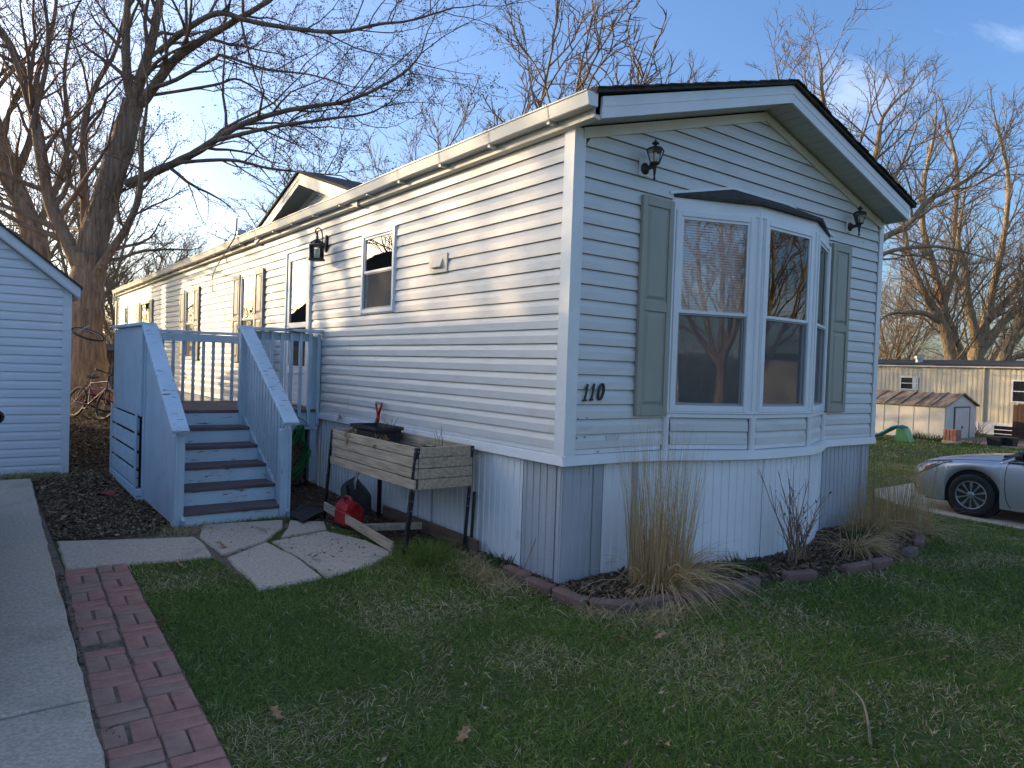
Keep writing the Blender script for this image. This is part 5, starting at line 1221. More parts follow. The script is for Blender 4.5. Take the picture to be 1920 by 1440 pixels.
far_tree(1, 43.6, 18.5, 0.85, 0.9, 'small bare tree behind the cream home, just right of the gable corner', 0.9)
far_tree(0, 59.0, 24.0, 1.15, 2.9, 'bare tree in the distance behind the twin-trunked tree', 1.0)
far_tree(2, 66.0, 21.0, 1.4, 4.4, 'tall bare tree in the distance behind the forked tree', 1.0)
far_tree(1, 72.0, 17.0, 1.3, 5.5, 'bare tree in the distance at the right edge', 1.0)
far_tree(0, 50.0, 33.0, 1.2, 0.2, 'bare tree in the distance hidden by the gable corner', 0.9)
# trees standing behind the photographer, seen in the bay window glass
far_tree(1, 6.0, -25.0, 1.0, 0.5, 'bare tree behind the photographer mirrored in the near bay pane', 1.0, 'bare trees mirrored in the bay window')
far_tree(0, 21.5, -13.5, 0.95, 1.9, 'bare tree across the street mirrored in the middle bay pane', 1.0, 'bare trees mirrored in the bay window')
far_tree(2, 1.5, -32.0, 1.2, 3.0, 'bare tree far behind the photographer, second from the near pane tree', 1.0, 'bare trees mirrored in the bay window')
far_tree(2, -14.5, 22.0, 1.0, 3.3, 'bare tree beside the added home left of the garage', 1.0, 'bare trees left of the garage')
far_tree(1, -10.2, 19.0, 1.0, 1.2, 'bare tree behind the garage casting twig shadows on the long wall', 1.0, 'bare trees left of the garage')
# woodland edge far off: one low mass of twigs all round the lots
R_ = np.random.default_rng(77); wt = Tubes(); spec_min = [.03, .03, .03, .03]
for k in range(2300):
    u = R_.random()
    if u < .38: x, y = R_.uniform(-42, 16), R_.uniform(46, 66)
    elif u < .43: x, y = R_.uniform(0.2, 4.2), R_.uniform(25, 34)
    elif u < .62: x, y = R_.uniform(-12, 50), R_.uniform(-64, -46)  # unseen brush behind the camera, added to cover horizon glow mirrored in the windows
    else: x, y = R_.uniform(62, 96), R_.uniform(-6, 60)
    p = np.array([x, y, gz(x, y)]); d = unit(np.array([R_.normal(0, .25), R_.normal(0, .25), 1.0])); H_ = R_.uniform(2, 6.5) if u > .46 or u < .38 else R_.uniform(1.2, 3.4)
    P_ = [p]
    for i in range(4): d = unit(d + R_.normal(0, .12, 3)); P_.append(P_[-1] + d * H_ / 4)
    P_ = np.array(P_); r_ = np.linspace(.045, .015, 5); wt.add(P_, r_, 3)
    for j in range(7):
        i = R_.integers(0, 4); q = P_[i] + (P_[i + 1] - P_[i]) * R_.random(); nd = unit(d + R_.normal(0, .6, 3)); ln = H_ * R_.uniform(.15, .4)
        wt.add(np.array([q, q + nd * ln * .5 + R_.normal(0, .05, 3), q + nd * ln + R_.normal(0, .1, 3)]), [.02, .014, .008], 3)
wood = wt.build('thicket', M['twig2']); tag(wood, 'distant mass of bare brush and saplings along the lot edges, partly added behind the camera', 'brush', kind='stuff')

# ================================================================= NEIGHBOURING BUILDINGS
def ribbed(mb, A, B, z0, z1, nrm, rib=.2, depth=.012):
    A = Vector((*A, 0)); B = Vector((*B, 0)); d = B - A; Ln = d.length; d.normalize(); n = Vector((*nrm, 0)); P = []
    s = 0.0
    while s < Ln:
        for f, o in ((0, 0), (.42, 0), (.5, depth), (.92, depth)):
            q = s + f * rib
            if q <= Ln: P.append(A + d * q + n * o)
        s += rib
    P.append(B); k = len(P)
    mb.add([(p.x, p.y, z0) for p in P] + [(p.x, p.y, z1) for p in P], [(i, i + 1, k + i + 1, k + i) for i in range(k - 1)])
M['creamwall'] = mat('cream_ribbed_metal', (0.60, 0.53, 0.40), 0.55, 0.06, 1.5, dirt=(.45, .40, .30), dirt_scale=1.2, dirt_lo=.55, dirt_hi=.9)
M['glass_far'] = mat('dark_far_glass', (0.02, 0.022, 0.025), 0.08, 0.3, 2, spec=.8)
def simple_home(label, x0, x1, y0, y1, zb, ze, face, wins, wm, roofm, door=None):
    """ribbed single-wide; face = -1 (faces -x) or +1; wins on that face (ya,yb,za,zb)"""
    t = thing('mobile_home', label, 'mobile home', ((x0 + x1) / 2, (y0 + y1) / 2, zb))
    xf = x0 if face < 0 else x1
    MB().box(x0 + .02, x1 - .02, y0 + .02, y1 - .02, zb, ze).build('shell', wm, t)
    n = int((y1 - y0) / 1.22)
    for i in range(n):
        a = y0 + (y1 - y0) * i / n; b = y0 + (y1 - y0) * (i + 1) / n - .006
        mb = MB(); ribbed(mb, (xf, a), (xf, b), zb + .82, ze, (face, 0)); mb.build('wall_panel', wm, t)
        mb = MB(); ribbed(mb, (xf - face * .05 + face * .08, a), (xf + face * .03, b), zb - .2, zb + .80, (face, 0), .1, .008); mb.build('skirt_panel', M['skirt_w'], t)
    MB().box(min(xf, xf + face * .03), max(xf, xf + face * .03), y0, y1, ze - .36, ze - .345).box(min(xf, xf + face * .035), max(xf, xf + face * .035), y0, y1, zb + .78, zb + .84).build('belt_trim', M['trim'], t)
    xm_ = (x0 + x1) / 2
    nseg = 3
    MB().prism([(x0 - .18, y0 - .2, ze), (x1 + .18, y0 - .2, ze), (x1 + .18, y0 - .2, ze + .09), (xm_, y0 - .2, ze + .34), (x0 - .18, y0 - .2, ze + .09)], (0, y1 - y0 + .4, 0)).build('roof', roofm, t)
    MB().box(min(xf + face * .0, xf + face * .16), max(xf, xf + face * .16), y0 - .15, y1 + .15, ze - .06, ze - .004).build('eave_board', M['trim'], t)
    for (a, b, c, d) in wins:
        T = ((xf + face * .012, 0, 0), (0, 1, 0), (face, 0, 0), (0, 0, 1))
        w_ = MB(T).box(a, a + .05, 0, .04, c, d).box(b - .05, b, 0, .04, c, d).box(a + .05, b - .05, 0, .039, c, c + .05).box(a + .05, b - .05, 0, .039, d - .05, d).box(a + .05, b - .05, 0, .03, (c + d) / 2 - .02, (c + d) / 2 + .02).build('window', M['frame'], t)
        MB(T).box(a + .05, b - .05, .004, .012, c + .05, (c + d) / 2 - .02).build('pane', M['glass_far'], w_)
        MB(T).box(a + .05, b - .05, .004, .014, (c + d) / 2 + .02, d - .05).build('pane', M['glass_far'], w_)
        MB(T).box(a + .08, a + .08 + (b - a) * .22, .0141, .017, c + .06, d - .06).build('curtain', M['trim'], w_)
    return t, xf
nh, _x = simple_home('cream ribbed metal mobile home beyond the lawn on the right', 33.0, 37.3, -2.0, 17.5, -0.95, 2.40, -1, [(11.62, 12.46, 1.20, 1.84), (6.6, 7.72, 0.84, 1.82)], M['creamwall'], M['shingle'])
MB().lathe([(.16, 2.4), (.16, 2.72), (.24, 2.74), (.24, 2.86), (.16, 2.90), (0, 2.92)], (33.6, 11.9, 0), 12).build('roof_vent', M['galv'], nh)
MB().tube([(32.93, 8.8, 2.35), (32.93, 8.8, -.1)], .04, 6).build('downspout', M['creamwall'], nh)
simple_home('unseen mobile home added beyond the garage to shade the foreground', -17.5, -13.2, 4.0, 24.0, 0.0, 3.25, 1, [(8, 9, 1.6, 2.7), (14, 15, 1.6, 2.7), (19, 20, 1.6, 2.7)], M['creamwall'], M['shingle'])  # out of frame, added as a shade caster for lawn and drive
simple_home('tan mobile home behind the photographer mirrored in the bay window', 27.0, 31.4, -36.0, -17.0, -0.9, 2.5, -1, [(-20.5, -19.4, .9, 1.9), (-26, -25, .9, 1.9)], M['creamwall'], M['shingle'])
simple_home('small tan home far behind the photographer mirrored in the near pane', 1.0, 5.5, -46.0, -34.0, -0.9, 2.3, -1, [], M['creamwall'], M['shingle'])
# metal garden shed with rusted ribbed roof
shd = thing('metal_shed', 'white metal garden shed with rusty ribbed roof in front of the cream home', 'shed', (28.4, 11, -.75))
M['shedwall'] = mat('white_shed_metal', (.64, .61, .55), .5, .06, 2)
M['rust'] = mat('rusty_metal_roof', (.22, .125, .06), .7, .45, 3, (.4, 2, 1), col2=(.36, .275, .18), bump=.3, bscale=20)
sx0, sx1, sy0, sy1, szb, sze, szp = 27.0, 29.95, 8.0, 15.6, -.95, .67, 1.13
MB().prism([(sx0, sy0, szb), (sx1, sy0, szb), (sx1, sy0, sze), ((sx0 + sx1) / 2, sy0, szp), (sx0, sy0, sze)], (0, sy1 - sy0, 0)).build('wall', M['shedwall'], shd)
npn = 13
for i in range(npn):
    a = sy0 + (sy1 - sy0) * i / npn; b = sy0 + (sy1 - sy0) * (i + 1) / npn
    MB().box(sx0 - .018, sx0 - .004, a + .02, b - .02, szb, sze - .02, .004).build('wall_panel', M['shedwall'], shd)
xm_ = (sx0 + sx1) / 2
for sgn in (-1, 1):
    xe = sx0 - .12 if sgn < 0 else sx1 + .12
    for i in range(npn):
        a = sy0 - .1 + (sy1 - sy0 + .2) * i / npn; b = sy0 - .1 + (sy1 - sy0 + .2) * (i + 1) / npn
        zl = sze - .02
        mb = MB().prism([(xe, a, zl), (xm_, a, szp + .03), (xm_, a, szp + .05), (xe, a, zl + .02)], (0, b - a - .01, 0))
        mb.prism([(xe, a, zl + .02), (xm_, a, szp + .05), (xm_, a, szp + .085), (xe, a, zl + .055)], (0, .045, 0))
        mb.build('roof_panel', M['rust'], shd)
for a, b in ((27.85, 28.52), (28.54, 29.2)):
    d_ = MB().box(a, b, sy0 - .03, sy0 - .005, szb + .05, .60, .004).build('door', M['shedwall'], shd)
MB().box(27.76, 27.85, sy0 - .035, sy0 - .004, szb + .05, .66).box(29.2, 29.29, sy0 - .035, sy0 - .004, szb + .05, .66).box(27.85, 29.2, sy0 - .035, sy0 - .004, .61, .66).build('door_frame', mat('dark_door_trim', (.10, .10, .115), .5), shd)
MB().box(28.47, 28.56, sy0 - .05, sy0 - .03, -.25, -.12).build('door_handle', M['black'], shd)
# tan shed far behind the maple
ts = thing('wooden_shed', 'tan wooden shed with flat dark roof far behind the maple trunk', 'shed', (1.2, 27.5, .3))
M['tanwood'] = mat('tan_boards', (.40, .31, .20), .8, .15, 3, (4, 4, .4))
MB().box(-1.2, .62, 27.0, 29.5, -.1, 1.72).build('wall', M['tanwood'], ts)
for i in range(8):
    MB().box(-1.2 + .2 * i, -1.2 + .2 * i + .19, 26.97, 26.995, -.1, 1.72, .004).build('board', M['tanwood'], ts)
MB().box(.62, 1.6, 26.9, 29.4, -.1, 1.72).build('wall', mat('dark_boards', (.13, .10, .075), .8), ts)
MB().box(-1.35, 1.9, 26.6, 29.7, 1.74, 1.98).build('roof', mat('grey_flat_roof', (.16, .15, .15), .8), ts)
MB().box(.30, .42, 26.93, 26.965, .2, 1.5).build('pipe', M['galv'], ts)
# toy slide, brick stack, bins, neighbour deck
sl = thing('toy_slide', 'teal and green plastic toy slide against the white shed wall', 'slide', (24.3, 8.6, -.6))
zg = gz(24.2, 8.6)
teal = mat('teal_plastic', (.03, .23, .27), .4); grn = mat('green_plastic', (.16, .42, .16), .4)
for o_, h_ in ((-.30, .10), (.30, .10)):
    MB().tube([(24.2 + o_ * .6, 9.55 + o_ * .0, zg + .05), (24.2 + o_ * .6, 9.1, zg + .22), (24.2 + o_ * .6, 8.62, zg + .52), (24.2 + o_ * .6, 8.45, zg + .56), (24.2 + o_ * .6, 8.25, zg + .50)], .05, 6).build('side_rail', teal, sl)
MB().add([(24.02, 9.55, zg + .03), (24.38, 9.55, zg + .03), (24.38, 9.1, zg + .17), (24.02, 9.1, zg + .17), (24.02, 8.6, zg + .48), (24.38, 8.6, zg + .48)], [(0, 1, 2, 3), (3, 2, 5, 4)]).build('chute', teal, sl)
MB().prism([(24.0, 8.55, zg), (24.0, 8.0, zg), (24.0, 8.2, zg + .48), (24.0, 8.48, zg + .50)], (.42, 0, 0)).build('ladder', grn, sl)
bs = thing('brick_stack', 'stack of red bricks on a grey plinth at the shed corner', 'bricks', (25.6, 7.2, -.7))
zg = gz(25.6, 7.2)
for lv in range(5):
    for i in range(4):
        for j in range(2):
            q0 = 25.38 + j * .24; q1 = 6.98 + i * .115
            MB().box(q0, q0 + .22, q1, q1 + .10, zg + .12 + lv * .083, zg + .12 + lv * .083 + .075, .006).build('brick', mat('b', (.27, .12, .075), .9) if False else M['brick1'], bs)
MB().box(25.36, 25.86, 6.96, 7.46, zg - .05, zg + .115, .01).build('plinth', M['concrete'], bs)
for k, (bx_, by_, w_, lb) in enumerate(((26.4, 6.05, .40, 'black plastic tub left of the dark crate by the cream home'), (26.75, 5.75, .55, 'dark grey plastic crate beside the black tub near the cream home'))):
    zg = gz(bx_, by_)
    b_ = thing('storage_bin', lb, 'bin', (bx_, by_, zg))
    MB().add([(bx_ - w_ * .42, by_ - .2, zg), (bx_ + w_ * .42, by_ - .2, zg), (bx_ + w_ * .42, by_ + .2, zg), (bx_ - w_ * .42, by_ + .2, zg), (bx_ - w_ * .5, by_ - .24, zg + .30), (bx_ + w_ * .5, by_ - .24, zg + .30), (bx_ + w_ * .5, by_ + .24, zg + .30), (bx_ - w_ * .5, by_ + .24, zg + .30)],
             [(0, 1, 2, 3), (0, 1, 5, 4), (1, 2, 6, 5), (2, 3, 7, 6), (3, 0, 4, 7)]).build('tub', M['plastic'], b_)
    MB().box(bx_ - w_ * .52, bx_ + w_ * .52, by_ - .26, by_ + .26, zg + .30, zg + .34, .01).build('rim', M['plastic'], b_)
nd_ = thing('neighbour_deck', 'brown wooden deck and fence of the cream home at the right edge', 'deck', (31.5, 6.5, -.8))
M['redwood'] = mat('red_brown_boards', (.085, .042, .026), .8, .25, 4, (4, 4, .5))
for i in range(12):
    y_ = 7.10 - i * .16
    MB().box(31.3, 31.34, y_ - .15, y_, -.75, .82 if i > 0 else .78, .004).build('fence_board', M['redwood'], nd_)
for i in range(4):
    MB().box(30.2, 30.24, 6.0, 7.4, -.75 + i * .17, -.75 + i * .17 + .14, .004).build('low_board', M['redwood'], nd_)
zc_ = gz(28.5, 6.6)
tag(poly_slab([(27.0, 7.85), (31.0, 7.7), (31.0, 5.0), (26.0, 5.2)], .02, .06).build('brick_terrace', M['brick2']), kind='structure')
# ================================================================= CAR
def interp(tab, y):
    ks = sorted(tab); 
    return float(np.interp(y, ks, [tab[k] for k in ks]))
YK = [2.40, 2.36, 2.26, 2.10, 1.85, 1.5, 1.1, .75, 0, -1, -1.8, -2.2, -2.44, -2.50]
WK = [.50, .62, .755, .84, .885, .908, .912, .91, .91, .905, .88, .83, .72, .62]
ZC = [.60, .68, .76, .82, .875, .925, .965, .99, .99, 1.0, 1.05, 1.06, 1.02, .92]
ZH = [.56, .63, .70, .765, .82, .858, .885, .90, .915, .945, .975, .97, .92, .84]
ZL = [.34, .27, .215, .195, .185, .18, .18, .18, .18, .18, .19, .24, .32, .40]
def tabf(T): 
    ks = np.array(YK[::-1]); vs = np.array(T[::-1])
    def f(y):
        # smooth (monotone-ish) interpolation through averaging
        return float((np.interp(y - .05, ks, vs) + 2 * np.interp(y, ks, vs) + np.interp(y + .05, ks, vs)) / 4)
    return f
fw_, fc_, fh_, fl_ = tabf(WK), tabf(ZC), tabf(ZH), tabf(ZL)
AX = (1.39, -1.39); RW, RA = .33, .392
def car_ring(y, arch=True):
    w, zc, zs, zb = fw_(y), fc_(y), fh_(y), fl_(y)
    if arch:
        for a in AX:
            if abs(y - a) < RA: zb = max(zb, .335 + math.sqrt(RA * RA - (y - a) ** 2))
    hgt_ = zs - zb
    ctrl_ = [(w * .965, zb), (w * .995, zb + .18 * hgt_), (w * 1.0, zb + .45 * hgt_), (w * .990, zb + .72 * hgt_), (w * .965, zs - .05 * min(1, hgt_ / .3)), (w * .925, zs), (w * .83, zs + .45 * (zc - zs)), (w * .62, zs + .80 * (zc - zs)), (w * .30, zs + .96 * (zc - zs)), (0, zc)]
    return ctrl_
def car_point(y, t, out=0.0):
    r_ = car_ring(y, False); x = t * (len(r_) - 1); i = min(int(x), len(r_) - 2); f = x - i
    px_, pz = r_[i][0] * (1 - f) + r_[i + 1][0] * f, r_[i][1] * (1 - f) + r_[i + 1][1] * f
    nx_, nz_ = (r_[i + 1][1] - r_[i][1]), -(r_[i + 1][0] - r_[i][0]); n = math.hypot(nx_, nz_) + 1e-9
    return px_ + out * nx_ / n, pz + out * nz_ / n
def build_car(label, paint, loc, group=None):
    t = thing('sedan_car', label, 'car', (0, 0, 0))
    st = sorted(set(list(np.linspace(2.40, -2.50, 60)) + [a + RA * math.sin(q) for a in AX for q in np.linspace(-math.pi / 2, math.pi / 2, 33)] + [a + s * (RA + .002) for a in AX for s in (-1, 1)]), reverse=True)
    mb = MB(); V = []; k = 0
    for y in st:
        r_ = car_ring(y); full = [(-x, y, z) for x, z in r_] + [(x, y, z) for x, z in r_[-2::-1]]; k = len(full); V += full
    F = [(i * k + j, i * k + j + 1, (i + 1) * k + j + 1, (i + 1) * k + j) for i in range(len(st) - 1) for j in range(k - 1)]
    F += [tuple(range(k)), tuple((len(st) - 1) * k + j for j in range(k))]
    mb.add(V, F); mb.build('body', paint, t, smooth=True)
    # dark underbody and wheel wells
    MB().box(-.80, .80, -2.2, 2.1, .17, .45).box(-.72, .72, -2.3, 2.2, .3, .72).build('underbody', M['plastic'], t)
    # cabin
    gy = [1.02, .80, .45, .15, -.2, -.6, -1.0, -1.35, -1.7, -1.98]; gz_ = [.955, 1.09, 1.285, 1.405, 1.455, 1.465, 1.44, 1.355, 1.20, 1.03]; V = []
    for y, z in zip(gy, gz_):
        wt_ = .60 + .19 * max(0, (1.2 - z) / .3) if z < 1.2 else .60; wb_ = .835
        zb_ = fh_(y) - .03; f_ = (z - zb_) / .55
        pr = [(wb_, zb_), (wb_ - (wb_ - wt_) * .5, zb_ + (z - zb_) * .52), (wt_ + .03, z - .06 * min(1, f_ * 2)), (wt_ * .75, z - .012), (0, z + .01)]
        V.append([(-x, y, zz) for x, zz in pr] + [(x, y, zz) for x, zz in pr[-2::-1]])
    k = len(V[0]); mb = MB(); mb.add([q for r_ in V for q in r_], [(i * k + j, i * k + j + 1, (i + 1) * k + j + 1, (i + 1) * k + j) for i in range(len(V) - 1) for j in range(k - 1)])
    mb.build('glasshouse', M['glass_far'], t, smooth=True)
    mb = MB(); sel = V[3:8]; mb.add([(x, y, z + .006) for r_ in sel for x, y, z in r_[2:7]], [(i * 5 + j, i * 5 + j + 1, (i + 1) * 5 + j + 1, (i + 1) * 5 + j) for i in range(len(sel) - 1) for j in range(4)]); mb.build('roof', paint, t, smooth=True)
    for sx in (-1, 1):
        for chain, rr in (([V[0][0], V[1][1], V[2][2], V[3][2], V[5][2], V[7][2], V[8][1], V[9][0]], .032),):
            pts = [Vector((sx * abs(x) + sx * .004, y, z + .004)) for x, y, z in chain]
            MB().tube(crom(pts, 4), rr, 6).build('pillar', paint, t, smooth=True)
        b1 = Vector((sx * .835, -.25, fh_(-.25) - .02)); b2 = Vector((sx * .625, -.38, 1.41)); MB().tube([b1, b2], .035, 5).build('pillar', M['plastic'], t)
        MB().tube([(sx * (fw_(y) * .94), y, fh_(y) + .003) for y in np.linspace(.92, -1.75, 14)], .010, 5).build('belt_moulding', M['plastic'], t)
        # shut lines
        for ys_, nm in (((.88), 'front'), ((-.28), 'rear')):
            pts = []
            for f in np.linspace(.03, .55, 14):
                yy = ys_ - .10 * max(0, .14 - f) * 3 + (.06 * math.sin(f * 5))
                px_, pz = car_point(yy, f, .0); pts.append((sx * (px_ + .0015), yy, pz))
            MB().tube(pts, .0045, 4).build('shut_line', M['plastic'], t)
        pts = []
        for y in np.linspace(.80, 2.20, 12):
            px_, pz = car_point(y, .60, .001); pts.append((sx * px_, y, pz))
        MB().tube(pts, .0035, 4).build('shut_line', M['plastic'], t)
        pts = [(sx * (car_point(y, f, .001)[0]), y, car_point(y, f, .001)[1]) for y, f in zip(np.linspace(1.80, 1.72, 6), np.linspace(.47, .30, 6))]
        MB().tube(pts, .0035, 4).build('shut_line', M['plastic'], t)
        # lamps as patches of the body surface
        def patch(y0, y1, lo, hi, m, nm, out=.006, n=12):
            A = []; B = []
            for q in range(n + 1):
                y = y0 + (y1 - y0) * q / n; a = lo(q / n); b = hi(q / n); pa, pb = car_point(y, a, out), car_point(y, b, out); A.append((sx * pa[0], y, pa[1])); B.append((sx * pb[0], y, pb[1]))
            rows = [A]
            for w_ in (.33, .66):
                rr_ = []
                for q in range(n + 1):
                    y = y0 + (y1 - y0) * q / n; f = lo(q / n) * (1 - w_) + hi(q / n) * w_; pp = car_point(y, f, out + .004); rr_.append((sx * pp[0], y, pp[1]))
                rows.append(rr_)
            rows.append(B); mb_ = MB(); kk = n + 1
            mb_.add([v_ for rr_ in rows for v_ in rr_], [(i * kk + j, i * kk + j + 1, (i + 1) * kk + j + 1, (i + 1) * kk + j) for i in range(3) for j in range(n)])
            return mb_.build(nm, m, t, smooth=True)
        hl = patch(2.335, 1.70, lambda f: .30 + .21 * f ** 1.4, lambda f: .585 - .055 * f, M['headlamp'], 'headlight')
        ol = [(sx * car_point(y, f, .007)[0], y, car_point(y, f, .007)[1]) for y, f in [(2.335 - .635 * q, .30 + .21 * q ** 1.4) for q in np.linspace(0, 1, 12)] + [(2.335 - .635 * q, .585 - .055 * q) for q in np.linspace(1, 0, 12)]]
        MB().tube(ol + [ol[0]], .006, 4).build('lamp_edge', M['plastic'], hl)
        am = patch(2.12, 1.93, lambda f: .365 + .085 * f, lambda f: .43 + .03 * f, M['amber'], 'side_marker', .013, 6); am.parent = hl; am.matrix_parent_inverse = world_of(hl).inverted()
        patch(-2.15, -2.46, lambda f: .42, lambda f: .58, M['red'], 'tail_light')
        patch(2.37, 2.22, lambda f: .10 + .02 * f, lambda f: .17 - .02 * f, M['chrome'], 'fog_bezel', .008, 5)
        # door mirror
        mm = MB().lathe([(0, -.075), (.05, -.070), (.078, -.03), (.085, .02), (.08, .045)], (0, 0, 0), 14, axis='y'); mm.v = [(sx * .985 + x * 1.25, .72 - y, 1.02 + z * .86) for x, y, z in mm.v]
        mir = mm.build('door_mirror', M['plastic'], t, smooth=True)
        m2 = MB().lathe([(0, 0), (.068, 0)], (0, 0, 0), 14, axis='y'); m2.v = [(sx * .985 + x * 1.25, .672 + y, 1.02 + z * .86) for x, y, z in m2.v]; m2.build('mirror_glass', M['mirror'], mir)
        MB().tube([(sx * .84, .74, .95), (sx * .93, .73, .985)], .028, 6).build('mirror_stalk', M['plastic'], mir)
        # wheels
        for a in AX:
            xw = sx * .80
            ty = MB().lathe([(.215, -.10), (.25, -.108), (.30, -.112), (.322, -.098), (.33, -.06), (.33, .06), (.322, .098), (.30, .112), (.25, .108), (.215, .10)], (xw, a, .33), 40, axis='x')
            wh = ty.build('wheel', M['tyre'], t, smooth=True)
            rim = MB(); so = xw + sx * .100
            rim.lathe([(.222, sx * .104), (.216, sx * .112), (.205, sx * .108), (.200, sx * .06), (.200, sx * -.06)], (xw, a, .33), 40, axis='x'); rim.f = [f for f in rim.f if len(f) == 4]
            for q in range(10):
                an = 2 * math.pi * (q + .5) / 10; dv = .10
                for w0, w1, ro in ((-.5, .5, 0),):
                    c0 = Vector((so + sx * .004, a + .045 * math.cos(an - .16), .33 + .045 * math.sin(an - .16))); c1 = Vector((so + sx * .004, a + .045 * math.cos(an + .16), .33 + .045 * math.sin(an + .16)))
                    tw = .075 if q % 2 else .115
                    d0 = Vector((so + sx * .006, a + .205 * math.cos(an - tw), .33 + .205 * math.sin(an - tw))); d1 = Vector((so + sx * .006, a + .205 * math.cos(an + tw), .33 + .205 * math.sin(an + tw)))
                    rim.prism([c0, d0, d1, c1], (-sx * .025, 0, 0))
            rim.lathe([(.055, sx * .085), (.055, sx * .104), (.030, sx * .112), (0, sx * .113)], (xw, a, .33), 20, axis='x')
            rim.build('rim', M['alloy'], wh, smooth=False)
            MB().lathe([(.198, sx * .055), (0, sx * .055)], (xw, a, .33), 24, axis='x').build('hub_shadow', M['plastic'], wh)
            MB().lathe([(RA + .004, sx * .02), (RA + .004, sx * -.18)], (xw, a, .335), 40, axis='x').build('wheel_well', M['plastic'], t)
    # grille, intake
    MB().box(-.46, .46, 2.392, 2.412, .50, .60, .006).build('grille', M['plastic'], t)
    MB().box(-.50, .50, 2.385, 2.412, .30, .44, .006).build('air_intake', M['plastic'], t)
    MB().box(-.26, .26, 2.405, 2.418, .445, .52, .003).build('number_plate', M['trim'], t)
    MB().box(-.62, .62, .80, 1.06, .93, .982).build('cowl', M['plastic'], t)
    t.location = loc
    return t
M['headlamp'] = mat('headlamp_lens', (.30, .33, .36), .08, .4, 9, metal=.2, coat=.9)
M['amber'] = mat('amber_reflector', (.50, .075, .02), .25, .1, 6, coat=.5)
M['chrome'] = mat('chrome', (.75, .76, .78), .12, .02, 3, metal=1.0)
M['mirror'] = mat('mirror_glass', (.55, .58, .58), .03, .02, 3, metal=1.0)
M['tyre'] = mat('tyre_rubber', (.018, .018, .019), .75, .2, 12)
M['alloy'] = mat('alloy_wheel', (.50, .51, .53), .28, .05, 4, metal=.8)
silver = mat('silver_car_paint', (.50, .51, .53), .30, .02, 3, metal=.5, coat=.7)
dark = mat('charcoal_car_paint', (.025, .027, .032), .3, .05, 3, metal=.4, coat=.8)
build_car('silver sedan parked nose-left on the pad at the right edge', silver, (9.93, -0.83, -0.485))
build_car('dark car at the left edge, only its black door mirror in view', dark, (-4.355, 2.14, 0.055))
# ================================================================= BICYCLES
def bicycle(label, loc, rot, frame_m, seed=0):
    t = thing('bicycle', label, 'bicycle', (0, 0, 0), 'bicycles behind the garage')
    def wheel(y):
        w_ = MB().ring((0, y, .34), (1, 0, 0), .315, .022, 30, 6).build('wheel', M['tyre'], t, smooth=True)
        MB().ring((0, y, .34), (1, 0, 0), .288, .010, 30, 5).build('rim', M['steel'], w_, smooth=True)
        sp = MB()
        for k in range(18):
            a = k * math.pi / 9; sp.tube([(.02 * (-1) ** k, y, .34), (0, y + .285 * math.cos(a), .34 + .285 * math.sin(a))], .0016, 3)
        sp.tube([(-.05, y, .34), (.05, y, .34)], .018, 8).build('spokes', M['steel'], w_)
    wheel(.52); wheel(-.52)
    fr = MB(); BBk = (0, -.08, .30); ST = (0, -.22, .76); HT = (0, .34, .82); HB = (0, .37, .68)
    for a, b, r_ in ((BBk, ST, .016), (BBk, HB, .02), (ST, HT, .016), (HT, HB, .02)): fr.tube([a, b], r_, 7)
    for s in (-.045, .045): fr.tube([(s, -.52, .34), (s * .4, BBk[1], BBk[2])], .010, 6).tube([(s, -.52, .34), (s * .4, -.21, .70)], .009, 6)
    fr.build('frame', frame_m, t)
    fk = MB()
    for s in (-.05, .05): fk.tube([(s, .52, .34), (s, .42, .62), (0, .37, .68)], .012, 6)
    fk.build('fork', M['black'], t)
    MB().tube([(0, .34, .82), (0, .32, .95)], .013, 6).tube([(0, .32, .95), (0, .38, .97)], .014, 6).tube([(-.31, .30, 1.0), (-.15, .37, .985), (0, .38, .97), (.15, .37, .985), (.31, .30, 1.0)], .011, 6).build('handlebar', M['black'], t)
    MB().tube([(-.31, .30, 1.0), (-.20, .35, .99)], .017, 6).tube([(.31, .30, 1.0), (.20, .35, .99)], .017, 6).build('grip', M['plastic'], t)
    MB().tube([ST, (0, -.25, .90)], .012, 6).build('seat_post', M['galv'], t)
    sd_ = MB(); sd_.add([(0, .02, .92), (-.03, -.1, .925), (-.075, -.32, .93), (.075, -.32, .93), (.03, -.1, .925), (0, .02, .895), (-.03, -.1, .89), (-.06, -.32, .87), (.06, -.32, .87), (.03, -.1, .89)], [(0, 1, 4), (1, 2, 3, 4), (0, 5, 6, 1), (1, 6, 7, 2), (2, 7, 8, 3), (3, 8, 9, 4), (4, 9, 5, 0), (5, 9, 6), (6, 9, 8, 7)]); sd_.build('saddle', M['plastic'], t)
    ck = MB().ring((.05, BBk[1], BBk[2]), (1, 0, 0), .085, .006, 20, 4).tube([(.06, -.08, .30), (.06, .05, .20)], .008, 5).tube([(-.06, -.08, .30), (-.06, -.21, .40)], .008, 5).box(.07, .15, .0, .09, .185, .205).box(-.15, -.07, -.25, -.17, .39, .41); ck.build('crankset', M['black'], t)
    t.location = loc; t.rotation_euler = rot
    return t
maroon = mat('maroon_frame', (.16, .015, .025), .35, .1, 5, coat=.4); blackf = mat('black_frame', (.02, .02, .022), .35, .1, 5, coat=.4); pinkf = mat('magenta_frame', (.32, .03, .09), .35, .1, 5, coat=.4)
zb_ = lambda x, y: gz(x, y) + .0
bicycle('maroon bicycle leaning beside the maple trunk, handlebars raised', (-1.55, 13.3, zb_(-1.5, 13.3)), (0, math.radians(-16), math.radians(205)), maroon)
